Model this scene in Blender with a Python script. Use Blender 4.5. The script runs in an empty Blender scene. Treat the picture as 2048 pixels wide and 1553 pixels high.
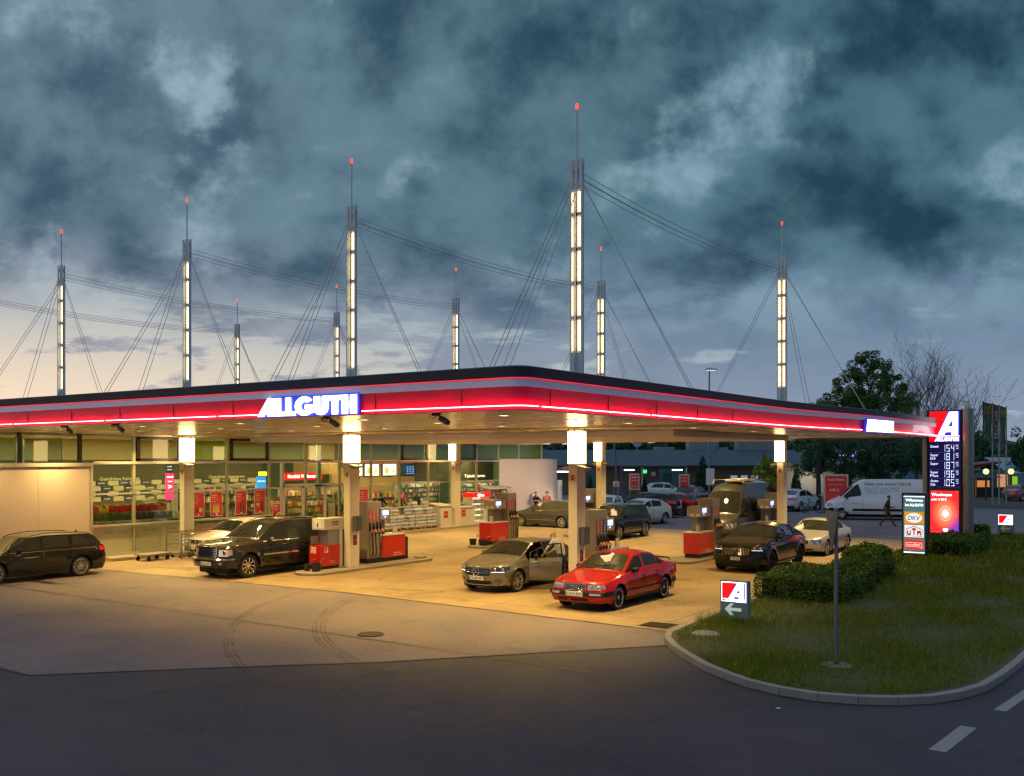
import bpy, bmesh, math, random
from mathutils import Vector, Matrix, Euler
R = math.radians
rnd = random.Random(7)
sc = bpy.context.scene
col = sc.collection

# ---------------------------------------------------------------- camera, sky, sun, exposure
cam_d = bpy.data.cameras.new("camera"); cam = bpy.data.objects.new("camera", cam_d); col.objects.link(cam)
cam.location = (14.811, -24.445, 3.9); cam.rotation_euler = (R(90), 0, R(35.04))
cam_d.sensor_width = 36; cam_d.lens = 34.11; cam_d.shift_y = 0.0676; cam_d.clip_start = 0.2; cam_d.clip_end = 3000
sc.camera = cam
sc.view_settings.view_transform = 'Standard'; sc.view_settings.look = 'None'
sc.view_settings.exposure = 0.0; sc.view_settings.gamma = 1.0; sc.view_settings.use_curve_mapping = False
sc.render.engine = 'CYCLES'
sc.cycles.use_denoising = True; sc.cycles.pixel_filter_type = 'BLACKMAN_HARRIS'; sc.cycles.filter_width = 1.35
try: sc.cycles.denoiser = 'OPENIMAGEDENOISE'
except Exception: pass
sc.cycles.max_bounces = 7; sc.cycles.diffuse_bounces = 3; sc.cycles.glossy_bounces = 4; sc.cycles.transparent_max_bounces = 12
sc.cycles.sample_clamp_indirect = 6.0; sc.cycles.caustics_reflective = False; sc.cycles.caustics_refractive = False

def srgb(r, g, b):
    f = lambda c: ((c/255+0.055)/1.055)**2.4 if c/255 > 0.04045 else c/255/12.92
    return (f(r), f(g), f(b), 1)

class NT:
    """small helper for node trees"""
    def __init__(s, tree): s.t = tree; s.n = tree.nodes; s.l = tree.links
    def node(s, typ, **kw):
        n = s.n.new(typ)
        for k, v in kw.items(): setattr(n, k, v)
        return n
    def link(s, a, b): s.l.new(a, b)
    def _in(s, sock, v):
        if isinstance(v, (int, float)): sock.default_value = v
        elif isinstance(v, tuple): sock.default_value = v
        else: s.l.new(v, sock)
    def math(s, op, a, b=None, c=None, clamp=False):
        n = s.n.new('ShaderNodeMath'); n.operation = op; n.use_clamp = clamp
        s._in(n.inputs[0], a)
        if b is not None: s._in(n.inputs[1], b)
        if c is not None: s._in(n.inputs[2], c)
        return n.outputs[0]
    def ss(s, x, a, b):
        n = s.n.new('ShaderNodeMapRange'); n.interpolation_type = 'SMOOTHSTEP'
        s._in(n.inputs[0], x); n.inputs[1].default_value = a; n.inputs[2].default_value = b
        return n.outputs[0]
    def mix(s, f, a, b, blend='MIX'):
        n = s.n.new('ShaderNodeMix'); n.data_type = 'RGBA'; n.blend_type = blend
        s._in(n.inputs[0], f); s._in(n.inputs[6], a); s._in(n.inputs[7], b)
        return n.outputs[2]
    def noise(s, vec, scale, detail=4, rough=0.55, dist=0.0):
        n = s.n.new('ShaderNodeTexNoise'); n.inputs['Scale'].default_value = scale
        n.inputs['Detail'].default_value = detail; n.inputs['Roughness'].default_value = rough
        n.inputs['Distortion'].default_value = dist
        if vec is not None: s.l.new(vec, n.inputs['Vector'])
        return n.outputs['Fac']
    def vec(s, x, y, z):
        n = s.n.new('ShaderNodeCombineXYZ')
        for i, v in enumerate((x, y, z)): s._in(n.inputs[i], v)
        return n.outputs[0]

world = bpy.data.worlds.new("World"); sc.world = world; world.use_nodes = True
W = NT(world.node_tree); W.n.clear()
tc = W.node('ShaderNodeTexCoord'); sep = W.node('ShaderNodeSeparateXYZ'); W.link(tc.outputs['Generated'], sep.inputs[0])
dx, dy, dz = sep.outputs
ca, sa = math.cos(R(35.04)), math.sin(R(35.04))
side = W.math('ADD', W.math('MULTIPLY', dx, ca), W.math('MULTIPLY', dy, sa))       # toward the east
fwd = W.math('ADD', W.math('MULTIPLY', dx, -sa), W.math('MULTIPLY', dy, ca))
el = W.math('MAXIMUM', dz, 0.0)
hyp = W.math('MAXIMUM', W.math('ABSOLUTE', fwd), 0.15)
az = W.math('DIVIDE', side, hyp)
# clear sky: nishita just after sunset plus the banded glow over the horizon
sky = W.node('ShaderNodeTexSky'); sky.sky_type = 'NISHITA'; sky.sun_disc = False
sky.sun_elevation = R(0.6); sky.sun_rotation = R(-35.04-40); sky.air_density = 1.2; sky.dust_density = 2.0; sky.ozone_density = 3.0
glow_l = W.mix(W.ss(el, 0.0, 0.20), srgb(255, 230, 196), srgb(150, 172, 186))
glow_r = W.mix(W.ss(el, 0.0, 0.14), srgb(196, 196, 212), srgb(128, 158, 174))
band = W.mix(W.ss(az, -0.60, 0.45), glow_l, glow_r)
clear = W.mix(1.0, band, W.mix(0.04, (0, 0, 0, 1), sky.outputs[0]), 'ADD')
px_ = W.math('MULTIPLY', az, 1.45); py_ = W.math('LOGARITHM', W.math('ADD', W.math('DIVIDE', el, hyp), 0.30), math.e)
P = W.vec(px_, py_, 1.7)
def billow(vec, sc_, det, rough):
    n = W.noise(vec, sc_, det, rough, 0.0); return W.math('SUBTRACT', 1.0, W.math('ABSOLUTE', W.math('MULTIPLY', W.math('SUBTRACT', n, 0.5), 3.4)))
nA = W.noise(P, 4.6, 9, 0.54, 0.0)
nB = W.noise(W.vec(W.math('ADD', px_, 7.3), py_, 3.1), 2.1, 3, 0.5)
bl = W.noise(W.vec(W.math('ADD', px_, 3.1), W.math('ADD', py_, 0.06), 1.2), 6.6, 8, 0.55)
wisp = W.noise(P, 15.0, 8, 0.64, 0.1)
hor = W.noise(W.vec(W.math('MULTIPLY', az, 3.6), W.math('MULTIPLY', el, 15.0), 2.7), 2.3, 9, 0.62, 0.0)
cover = W.math('ADD', W.math('ADD', nA, W.math('MULTIPLY', W.math('SUBTRACT', nB, 0.5), 0.25)), W.math('MULTIPLY', W.math('SUBTRACT', wisp, 0.5), 0.22))
bias = W.math('ADD', W.math('MULTIPLY', W.ss(el, 0.11, 0.22), 0.15), W.math('MULTIPLY', az, 0.05))
high = W.ss(W.math('ADD', cover, bias), 0.425, 0.60)
lowm = W.ss(W.math('ADD', hor, W.math('ADD', W.math('MULTIPLY', az, 0.28), W.math('MULTIPLY', W.ss(el, 0.0, 0.1), 0.10))), 0.495, 0.60)
tl = W.ss(el, 0.095, 0.20)
mask = W.math('ADD', W.math('MULTIPLY', high, tl), W.math('MULTIPLY', W.math('MULTIPLY', lowm, 0.75), W.math('SUBTRACT', 1.0, tl)))
shade = W.ss(W.math('ADD', W.math('ADD', W.math('MULTIPLY', bl, 0.6), W.math('MULTIPLY', nA, 0.5)), W.math('MULTIPLY', W.math('SUBTRACT', wisp, 0.5), 0.20)), 0.43, 0.72)
mid = W.mix(W.ss(az, -0.5, 0.5), srgb(110, 138, 154), srgb(82, 120, 136))
midlow = W.mix(W.ss(az, -0.5, 0.3), srgb(166, 162, 178), srgb(116, 138, 166))
mid = W.mix(W.ss(el, 0.10, 0.24), midlow, mid)
dark = W.mix(W.ss(W.math('ADD', az, W.math('MULTIPLY', el, 0.9)), -0.3, 0.85), srgb(56, 84, 102), srgb(28, 60, 78))
dark = W.mix(W.ss(el, 0.08, 0.2), srgb(96, 116, 144), dark)
cloud = W.mix(shade, mid, dark)
mod = W.math('ADD', 0.62, W.math('ADD', W.math('MULTIPLY', wisp, 0.36), W.math('MULTIPLY', bl, 0.40)))
cs = W.node('ShaderNodeVectorMath', operation='SCALE'); W.link(cloud, cs.inputs[0]); W.link(mod, cs.inputs['Scale']); cloud = cs.outputs[0]
skyc = W.mix(mask, clear, cloud)
# unseen sky overhead brightened as added blue fill for road, grass and car tops
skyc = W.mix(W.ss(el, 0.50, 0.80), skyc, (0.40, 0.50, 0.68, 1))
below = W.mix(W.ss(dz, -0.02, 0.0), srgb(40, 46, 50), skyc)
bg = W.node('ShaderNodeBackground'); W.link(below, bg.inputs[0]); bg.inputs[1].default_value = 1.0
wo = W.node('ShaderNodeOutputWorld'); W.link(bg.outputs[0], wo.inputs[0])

sd = bpy.data.lights.new("sun", 'SUN'); sd.energy = 0.10; sd.angle = R(25); sd.color = (1, .8, .62)
so = bpy.data.objects.new("sun", sd); col.objects.link(so)
so.rotation_euler = Vector((-(-sa*0.6-ca*0.8), -(ca*0.6-sa*0.8), -0.12)).to_track_quat('-Z', 'Y').to_euler()

# ---------------------------------------------------------------- materials
MATS = {}
def mat(name, c, rough=0.6, metal=0.0, emit=0.0, ecol=None, var=0.12, scale=8.0, bump=0.0, bscale=60.0, coat=0.0, alpha=1.0, spec=None, trans=0.0, ior=1.45):
    if name in MATS: return MATS[name]
    m = bpy.data.materials.new(name); m.use_nodes = True; MATS[name] = m
    t = NT(m.node_tree); b = m.node_tree.nodes['Principled BSDF']
    if len(c) == 3: c = srgb(*c) if max(c) > 1.0 else (*c, 1)
    g = t.node('ShaderNodeNewGeometry')
    if var > 0:
        n = t.noise(g.outputs['Position'], scale, 5, 0.6)
        f = t.math('ADD', t.math('MULTIPLY', t.math('SUBTRACT', n, 0.5), var*2.2), 1.0)
        cc = t.mix(1.0, c, (1, 1, 1, 1), 'MULTIPLY')
        sc_ = t.node('ShaderNodeVectorMath', operation='SCALE'); t.link(cc, sc_.inputs[0]); t.link(f, sc_.inputs['Scale'])
        t.link(sc_.outputs[0], b.inputs['Base Color'])
        r = t.math('ADD', t.math('MULTIPLY', t.math('SUBTRACT', n, 0.5), 0.10*min(1, var*6)), rough, clamp=True)
        t.link(r, b.inputs['Roughness'])
    else:
        b.inputs['Base Color'].default_value = c; b.inputs['Roughness'].default_value = rough
    b.inputs['Metallic'].default_value = metal
    if spec is not None: b.inputs['Specular IOR Level'].default_value = spec
    if coat: b.inputs['Coat Weight'].default_value = coat; b.inputs['Coat Roughness'].default_value = 0.03
    if emit:
        b.inputs['Emission Strength'].default_value = emit
        b.inputs['Emission Color'].default_value = (srgb(*ecol) if ecol else c)
    if alpha < 1: b.inputs['Alpha'].default_value = alpha
    if trans: b.inputs['Transmission Weight'].default_value = trans; b.inputs['IOR'].default_value = ior
    if bump:
        bn = t.node('ShaderNodeBump'); bn.inputs['Strength'].default_value = bump; bn.inputs['Distance'].default_value = 0.01
        t.link(t.noise(g.outputs['Position'], bscale, 4, 0.6), bn.inputs['Height']); t.link(bn.outputs[0], b.inputs['Normal'])
    return m

def paint(name, c, rough=0.28, metal=0.55):
    return mat(name, c, rough, metal, var=0.03, scale=3, coat=.8, spec=.12)

glass_car = mat('car_glass', (0.018, 0.024, 0.026), 0.03, 0.0, var=0, spec=0.6)
rubber = mat('tyre_rubber', (0.012, 0.012, 0.013), 0.75, var=0.1)
blackp = mat('black_plastic', (0.010, 0.010, 0.011), 0.55, var=0.08, spec=.3)
chrome = mat('chrome', (0.75, 0.75, 0.76), 0.12, 1.0, var=0)
alloy = mat('alloy', (0.62, 0.61, 0.6), 0.25, 0.9, var=0.03)
steel = mat('brushed_steel', (0.5, 0.5, 0.52), 0.35, 0.9, var=0.08)
white_p = mat('white_paint', (0.78, 0.78, 0.76), 0.4, var=0.03)
plate_m = mat('number_plate_white', (0.75, 0.76, 0.78), 0.35, var=0)
plate_blue = mat('plate_blue', (0.02, 0.06, 0.4), 0.4, var=0)
ink = mat('ink_black', (0.02, 0.02, 0.025), 0.5, var=0)
lamp_glass = mat('headlamp_glass', (0.6, 0.62, 0.66), 0.08, 0.7, var=0.1, scale=25, coat=1)
lamp_dark = mat('headlamp_dark', (0.08, 0.085, 0.1), 0.08, 0.6, var=0.1, scale=25, coat=1)
tail_red = mat('tail_lamp_red', (0.55, 0.01, 0.01), 0.15, var=0.05, coat=1, emit=0.12, ecol=(255, 20, 20))
amber = mat('indicator_amber', (0.8, 0.25, 0.02), 0.2, var=0, coat=1)

# ---------------------------------------------------------------- mesh building
class MB:
    def __init__(s): s.v = []; s.f = []; s.m = []
    def add(s, vs, fs, mi=0, M=None):
        o = len(s.v)
        for p in vs:
            p = Vector(p)
            s.v.append(M @ p if M else p)
        for f in fs: s.f.append([i+o for i in f]); s.m.append(mi)
        return s
    def box(s, a, b, mi=0, M=None):
        x0, y0, z0 = a; x1, y1, z1 = b
        x0, x1 = min(x0, x1), max(x0, x1); y0, y1 = min(y0, y1), max(y0, y1); z0, z1 = min(z0, z1), max(z0, z1)
        vs = [(x0,y0,z0),(x1,y0,z0),(x1,y1,z0),(x0,y1,z0),(x0,y0,z1),(x1,y0,z1),(x1,y1,z1),(x0,y1,z1)]
        return s.add(vs, [(0,3,2,1),(4,5,6,7),(0,1,5,4),(1,2,6,5),(2,3,7,6),(3,0,4,7)], mi, M)
    def cbox(s, c, d, mi=0, M=None):
        return s.box([c[i]-d[i]/2 for i in range(3)], [c[i]+d[i]/2 for i in range(3)], mi, M)
    def tube(s, pts, r, n=8, mi=0, M=None, cap=True):
        pts = [Vector(p) for p in pts]; rs = r if isinstance(r, (list, tuple)) else [r]*len(pts)
        vs = []; fs = []; prev = None
        for i, p in enumerate(pts):
            d = (pts[min(i+1, len(pts)-1)] - pts[max(i-1, 0)])
            if d.length < 1e-9: d = Vector((0, 0, 1))
            d.normalize()
            if prev is None:
                up = Vector((0, 0, 1)) if abs(d.z) < 0.9 else Vector((1, 0, 0)); a = d.cross(up).normalized()
            else:
                a = (prev - d*prev.dot(d)); a = a.normalized() if a.length > 1e-6 else d.orthogonal().normalized()
            prev = a; b = d.cross(a)
            for k in range(n):
                t = 2*math.pi*k/n; vs.append(p + (a*math.cos(t) + b*math.sin(t))*rs[i])
        for i in range(len(pts)-1):
            for k in range(n):
                k2 = (k+1) % n; fs.append((i*n+k, i*n+k2, (i+1)*n+k2, (i+1)*n+k))
        if cap:
            fs.append(tuple(range(n-1, -1, -1))); fs.append(tuple((len(pts)-1)*n+k for k in range(n)))
        return s.add(vs, fs, mi, M)
    def lathe(s, prof, n=24, axis='z', mi=0, M=None):
        """prof: list of (radius, height) closed or open"""
        vs = []; fs = []
        for r, h in prof:
            for k in range(n):
                t = 2*math.pi*k/n; c, q = r*math.cos(t), r*math.sin(t)
                vs.append((c, q, h) if axis == 'z' else ((c, h, q) if axis == 'y' else (h, c, q)))
        for i in range(len(prof)-1):
            for k in range(n):
                k2 = (k+1) % n; fs.append((i*n+k, i*n+k2, (i+1)*n+k2, (i+1)*n+k))
        return s.add(vs, fs, mi, M)
    def prism(s, poly, h0, h1, mi=0, M=None):
        """poly in xy, extruded in z"""
        n = len(poly)
        vs = [(x, y, h0) for x, y in poly] + [(x, y, h1) for x, y in poly]
        fs = [tuple(range(n-1, -1, -1)), tuple(range(n, 2*n))] + [(i, (i+1) % n, n+(i+1) % n, n+i) for i in range(n)]
        return s.add(vs, fs, mi, M)
    def grid(s, P, mi=0, M=None, flip=False):
        """P: rows of points"""
        n = len(P[0]); vs = [p for row in P for p in row]; fs = []
        for i in range(len(P)-1):
            for k in range(n-1):
                q = (i*n+k, i*n+k+1, (i+1)*n+k+1, (i+1)*n+k)
                fs.append(q[::-1] if flip else q)
        return s.add(vs, fs, mi, M)
    def sphere(s, c, r, n=12, m=8, mi=0, M=None):
        if not isinstance(r, (tuple, list)): r = (r, r, r)
        P = [[(c[0]+r[0]*math.sin(math.pi*i/m)*math.cos(2*math.pi*k/n), c[1]+r[1]*math.sin(math.pi*i/m)*math.sin(2*math.pi*k/n), c[2]-r[2]*math.cos(math.pi*i/m)) for k in range(n+1)] for i in range(m+1)]
        return s.grid(P, mi, M)

def tag(o, label=None, cat=None, group=None, kind=None):
    if label: o['label'] = label
    if cat: o['category'] = cat
    if group: o['group'] = group
    if kind: o['kind'] = kind
    return o

def obj(name, mb, mats, parent=None, smooth=False, bev=0.0, loc=None, rotz=0.0, M=None, merge=False):
    me = bpy.data.meshes.new(name)
    me.from_pydata([tuple(v) for v in mb.v], [], mb.f)
    if not isinstance(mats, (list, tuple)): mats = [mats]
    for m in mats: me.materials.append(m)
    if len(mats) > 1: me.polygons.foreach_set('material_index', mb.m)
    if merge:
        bm = bmesh.new(); bm.from_mesh(me); bmesh.ops.remove_doubles(bm, verts=bm.verts, dist=1e-5)
        bmesh.ops.recalc_face_normals(bm, faces=bm.faces); bm.to_mesh(me); bm.free()
    if smooth:
        me.polygons.foreach_set('use_smooth', [True]*len(me.polygons))
        try: me.set_sharp_from_angle(angle=R(smooth if not isinstance(smooth, bool) else 40))
        except Exception: pass
    me.update()
    o = bpy.data.objects.new(name, me); col.objects.link(o)
    if bev:
        b = o.modifiers.new('bevel', 'BEVEL'); b.width = bev; b.segments = 2; b.limit_method = 'ANGLE'; b.angle_limit = R(40)
    if parent: o.parent = parent
    if loc is not None: o.location = loc
    if rotz: o.rotation_euler = (0, 0, rotz)
    if M is not None: o.matrix_local = M
    return o

def thing(name, label, cat, loc=(0, 0, 0), rotz=0.0, group=None, kind=None):
    o = bpy.data.objects.new(name, None); col.objects.link(o); o.empty_display_size = 0.2
    o.location = loc; o.rotation_euler = (0, 0, rotz)
    return tag(o, label, cat, group, kind)

def dup(root, loc=None, rotz=None, label=None, group=None):
    r = root.copy(); col.objects.link(r)
    if loc is not None: r.location = loc
    if rotz is not None: r.rotation_euler = (0, 0, rotz)
    if label: r['label'] = label
    if group: r['group'] = group
    for ch in list(root.children):
        c = ch.copy(); col.objects.link(c); c.parent = r
        for g in list(ch.children):
            d = g.copy(); col.objects.link(d); d.parent = c
    return r

def frame(o, ex, ey, n=None):
    """matrix mapping local x,y,z(normal) to a plane in the world"""
    ex = Vector(ex).normalized(); ey = Vector(ey).normalized(); n = ex.cross(ey) if n is None else Vector(n)
    M = Matrix.Identity(4)
    for i, a in enumerate((ex, ey, n)):
        for k in range(3): M[k][i] = a[k]
    for k in range(3): M[k][3] = o[k]
    return M

_txt = {}
def text_mb(s, size=1.0, width=None, bold=0.0, depth=0.004, M=None, center=True, shear=0.0, mb=None, mi=0, sx=1.0):
    """lettering as thin raised shapes in the local xy plane"""
    key = (s, bold)
    if key not in _txt:
        c = bpy.data.curves.new('t', 'FONT'); c.body = s; c.size = 1.0; c.offset = bold; c.resolution_u = 3; c.fill_mode = 'FRONT'
        o = bpy.data.objects.new('t', c); col.objects.link(o)
        bpy.context.view_layer.update()
        me = bpy.data.meshes.new_from_object(o.evaluated_get(bpy.context.evaluated_depsgraph_get()))
        _txt[key] = ([tuple(v.co) for v in me.vertices], [tuple(p.vertices) for p in me.polygons])
        bpy.data.objects.remove(o); bpy.data.curves.remove(c); bpy.data.meshes.remove(me)
    vs, fs = _txt[key]
    mb = mb or MB()
    if not vs: return mb
    x0 = min(v[0] for v in vs); x1 = max(v[0] for v in vs)
    k = size; kx = (width/(x1-x0) if width else size*sx)
    cx = (x0+x1)/2 if center else x0
    mb.add([((v[0]-cx)*kx + shear*v[1]*k, v[1]*k, depth) for v in vs], fs, mi, M)
    return mb
# ================================================================ ground
def ground_mat(name, c, patch, scale, bump=0.25, joints=None, rough=0.75, speck=0.25, stain=0.35):
    m = bpy.data.materials.new(name); m.use_nodes = True; t = NT(m.node_tree); b = m.node_tree.nodes['Principled BSDF']
    g = t.node('ShaderNodeNewGeometry'); pos = g.outputs['Position']
    big = t.noise(pos, scale, 6, 0.62); fine = t.noise(pos, 55, 3, 0.7); midn = t.noise(pos, 1.7, 6, 0.6, 1.2)
    base = t.mix(t.ss(big, 0.36, 0.66), c, patch)
    f2 = t.noise(pos, 19, 3, 0.7); sp = t.math('ADD', t.math('MULTIPLY', t.math('ADD', t.math('SUBTRACT', fine, 0.5), t.math('MULTIPLY', t.math('SUBTRACT', f2, 0.5), 0.7)), speck*4.2), 1.0); st = t.math('SUBTRACT', 1.0, t.math('MULTIPLY', t.ss(t.noise(pos, 0.8, 7, 0.62, 0.8), 0.56, 0.74), stain))
    sp = t.math('MULTIPLY', sp, st)
    md = t.math('ADD', t.math('MULTIPLY', t.math('SUBTRACT', midn, 0.5), 0.35), 1.0)
    v = t.node('ShaderNodeVectorMath', operation='SCALE'); t.link(base, v.inputs[0]); t.link(t.math('MULTIPLY', sp, md), v.inputs['Scale'])
    out = v.outputs[0]
    if joints:
        s = t.node('ShaderNodeSeparateXYZ'); t.link(pos, s.inputs[0]); js = []
        for ax, per in ((0, joints[0]), (1, joints[1])):
            fr = t.math('FRACT', t.math('DIVIDE', t.math('ADD', s.outputs[ax], 500.3), per))
            js.append(t.math('GREATER_THAN', t.math('ABSOLUTE', t.math('SUBTRACT', fr, 0.5)), 0.5-0.013/per*1.4))
        out = t.mix(t.math('MULTIPLY', t.math('MAXIMUM', js[0], js[1]), 0.75), out, (0.05, 0.04, 0.03, 1))
    t.link(out, b.inputs['Base Color'])
    t.link(t.math('ADD', t.math('MULTIPLY', midn, 0.35), rough-0.2), b.inputs['Roughness'])
    bn = t.node('ShaderNodeBump'); bn.inputs['Strength'].default_value = bump; bn.inputs['Distance'].default_value = 0.01
    t.link(fine, bn.inputs['Height']); t.link(bn.outputs[0], b.inputs['Normal'])
    return m

m_road = ground_mat('asphalt_dark', (0.048, 0.042, 0.054, 1), (0.032, 0.029, 0.039, 1), 0.28, speck=0.42)
m_apron = ground_mat('asphalt_light', (0.175, 0.132, 0.130, 1), (0.125, 0.098, 0.112, 1), 0.3, speck=0.36)
m_conc = ground_mat('concrete_slab', (0.33, 0.232, 0.125, 1), (0.23, 0.158, 0.085, 1), 0.42, 0.15, (5.0, 5.4), 0.62, 0.20, 0.6)
m_grassg = ground_mat('grass_soil', (0.040, 0.062, 0.006, 1), (0.060, 0.060, 0.010, 1), 1.5, 0.6)
m_kerb = mat('kerb_stone', (0.27, 0.245, 0.23), 0.8, var=0.25, scale=3, bump=0.3)
m_mark = mat('road_paint', (0.26, 0.26, 0.27), 0.7, var=0.3, scale=14, bump=0.2)
m_seal = mat('bitumen_seal', (0.022, 0.02, 0.02), 0.5, var=0.3, scale=20)
m_skid = mat('tyre_mark', (0.10, 0.085, 0.08), 0.7, var=0.5, scale=9)
_t = NT(m_skid.node_tree); _g = _t.node('ShaderNodeNewGeometry'); _t.link(_t.math('MULTIPLY', _t.math('MULTIPLY', _t.ss(_t.noise(_g.outputs['Position'], 1.1, 4, .6), .34, .62), _t.ss(_t.noise(_g.outputs['Position'], 30, 3, .7), .35, .6)), .55), m_skid.node_tree.nodes['Principled BSDF'].inputs['Alpha'])

def struct(name, mb, m, **k):
    o = obj(name, mb, m, **k); o['kind'] = 'structure'; return o

g0 = MB(); N = 24
P = [[(-600+1200*i/N, -300+1300*k/N, 0.0) for i in range(N+1)] for k in range(N+1)]
g0.grid(P); struct('ground', g0, m_road)
ap = MB(); ap.prism([(-75, -15.2), (-2.2, -15.2), (0.0, -12.9), (2.2, -10.75), (5.95, -6.1), (5.6, -5.3), (5.45, -2.6), (5.3, 2), (4.9, 30), (4.5, 40), (-75, 40)][::1], -0.02, 0.004)
struct('forecourt_apron', ap, m_apron)
cc = MB(); cc.prism([(-75, -5.4), (-16.2, -5.1), (-5.0, -4.35), (5.3, -4.7), (5.2, 2), (4.7, 23.5), (-75, 23.5)], 0.0, 0.008)
struct('forecourt_concrete', cc, m_conc)
# drainage gutter with broken edges, seams between slabs, skid arcs
def ribbon(pts, w, z, h=0.004):
    mb = MB(); L = []; Rr = []
    for i, p in enumerate(pts):
        a = Vector(pts[max(i-1, 0)]); b = Vector(pts[min(i+1, len(pts)-1)]); d = (b-a).normalized(); n = Vector((-d.y, d.x))
        ww = w[i] if isinstance(w, list) else w
        L.append((p[0]+n.x*ww/2, p[1]+n.y*ww/2, z)); Rr.append((p[0]-n.x*ww/2, p[1]-n.y*ww/2, z))
    mb.grid([L, Rr]); return mb
sj = MB()
def addrib(dst, pts, w, z):
    r = ribbon(pts, w, z); dst.add(r.v, r.f)
ju = [(-40+0.35*i, -9.22+rnd.uniform(-.03, .03)) for i in range(132)]
addrib(sj, ju, [0.03+rnd.random()*0.09 for _ in ju], 0.0085)
addrib(sj, [(-40, -5.25), (-16.2, -5.05), (-5, -4.35), (5.3, -4.7)], 0.05, 0.0125)
for k in range(9):
    x = -33+k*4.6; addrib(sj, [(x+rnd.uniform(-.04, .04), -9.2+0.7*j) for j in range(7)], 0.02, 0.0088)
addrib(sj, [(-75, -15.2), (-2.2, -15.2), (0.0, -12.9), (2.2, -10.75), (5.95, -6.1)], 0.07, 0.0095)
addrib(sj, [(-24+i*.5, -10.6-0.03*i+rnd.uniform(-.04, .04)) for i in range(18)], [0.03+rnd.random()*.12 for _ in range(18)], 0.0088)
# repaired trenches and crack sealing
for (x0, y0, x1, y1) in ((-19, -8.3, -13.5, -7.9), (-30, -12.6, -20, -12.35)): sj.prism([(x0, y0), (x1, y0+.1), (x1, y1), (x0, y1-.05)], .006, .0087)
rr0 = random.Random(21)
for k in range(16):
    x, y = rr0.uniform(-10, 13), rr0.uniform(-20, -11.5); a = rr0.uniform(0, 6.28); pp = [(x, y)]
    if y > -15.2 and x < 3: z_c = .0055
    else: z_c = .0045
    for q in range(rr0.randint(8, 22)): a += rr0.gauss(0, .35); x += .22*math.cos(a); y += .22*math.sin(a); pp.append((x, y))
    addrib(sj, pp, [0.008+.012*rr0.random() for _ in pp], z_c)
struct('pavement_seams', sj, m_seal)
def offs(path, d):
    out = []
    for i, p in enumerate(path):
        a = Vector(path[max(i-1, 0)]); b_ = Vector(path[min(i+1, len(path)-1)]); dd = (b_-a).normalized(); out.append((p[0]+dd.y*d, p[1]-dd.x*d))
    return out
sk = MB(); sk2 = MB()
def arc(cx_, cy_, r, a0, a1, n=26): return [(cx_+r*math.cos(R(a0+(a1-a0)*i/n)), cy_+r*math.sin(R(a0+(a1-a0)*i/n))) for i in range(n+1)]
def curve(pts, n=6):
    out = []
    for i in range(len(pts)-1):
        p0, p1, p2, p3 = [Vector(pts[max(0, min(len(pts)-1, j))]) for j in (i-1, i, i+1, i+2)]
        for k in range(n):
            t_ = k/n; out.append(tuple(0.5*((2*p1)+(p2-p0)*t_+(2*p0-5*p1+4*p2-p3)*t_*t_+(3*p1-p0-3*p2+p3)*t_**3)))
    return out+[pts[-1]]
s1 = curve([(-4.05, -4.4), (-3.89, -5.13), (-3.33, -6.36), (-2.41, -7.64), (-1.48, -8.69), (-0.53, -9.53), (0.68, -10.35), (2.2, -11.1), (3.4, -11.6)])
s2 = curve([(-6.29, -4.63), (-5.63, -6.35), (-4.68, -8.01), (-3.61, -9.36), (-2.45, -10.52), (-1.08, -11.59), (0.2, -12.42), (1.6, -13.1)])
s3 = curve([(3.4, -11.2), (2.76, -11.5), (3.12, -12.55), (3.78, -13.51), (4.82, -14.49), (6.0, -15.4)])
for e in (0, .085, .19, .27): addrib(sk, offs(s1, e), 0.042, 0.0145)
for e in (0, .10, .17): addrib(sk, offs(s2, e), 0.05, 0.014)
for e in (0, .12): addrib(sk2, offs(s3, e), 0.045, 0.005)
struct('skid_marks', sk, m_skid); struct('road_skid_marks', sk2, mat('tyre_mark_dark', (.02, .02, .024), .6, var=.4, scale=9))
mh = MB()
for (x, y, w) in ((0.03, -8.78, .3),): mh.lathe([(0.001, 0.02), (w*.82, 0.02), (w*.84, 0.012), (w*.9, 0.012), (w*.92, 0.02), (w, 0.018), (w, 0)], 28, M=Matrix.Translation((x, y, 0)))
tag(obj('manhole_cover', mh, mat('cast_iron', (0.05, 0.045, 0.045), 0.5, 0.6, bump=0.5, bscale=30)), 'round iron manhole cover in the asphalt in front of the forecourt', 'manhole cover')
dc = MB()
for i in range(7): dc.box((4.35, -4.35+i*.085, 0.004), (5.0, -4.30+i*.085, 0.024))
dc.box((4.3, -4.42, 0.003), (5.05, -3.75, 0.012))
tag(obj('drain_grate', dc, MATS['cast_iron']), 'rectangular iron drain grate in the concrete near the lit arrow sign', 'drain grate')

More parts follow.
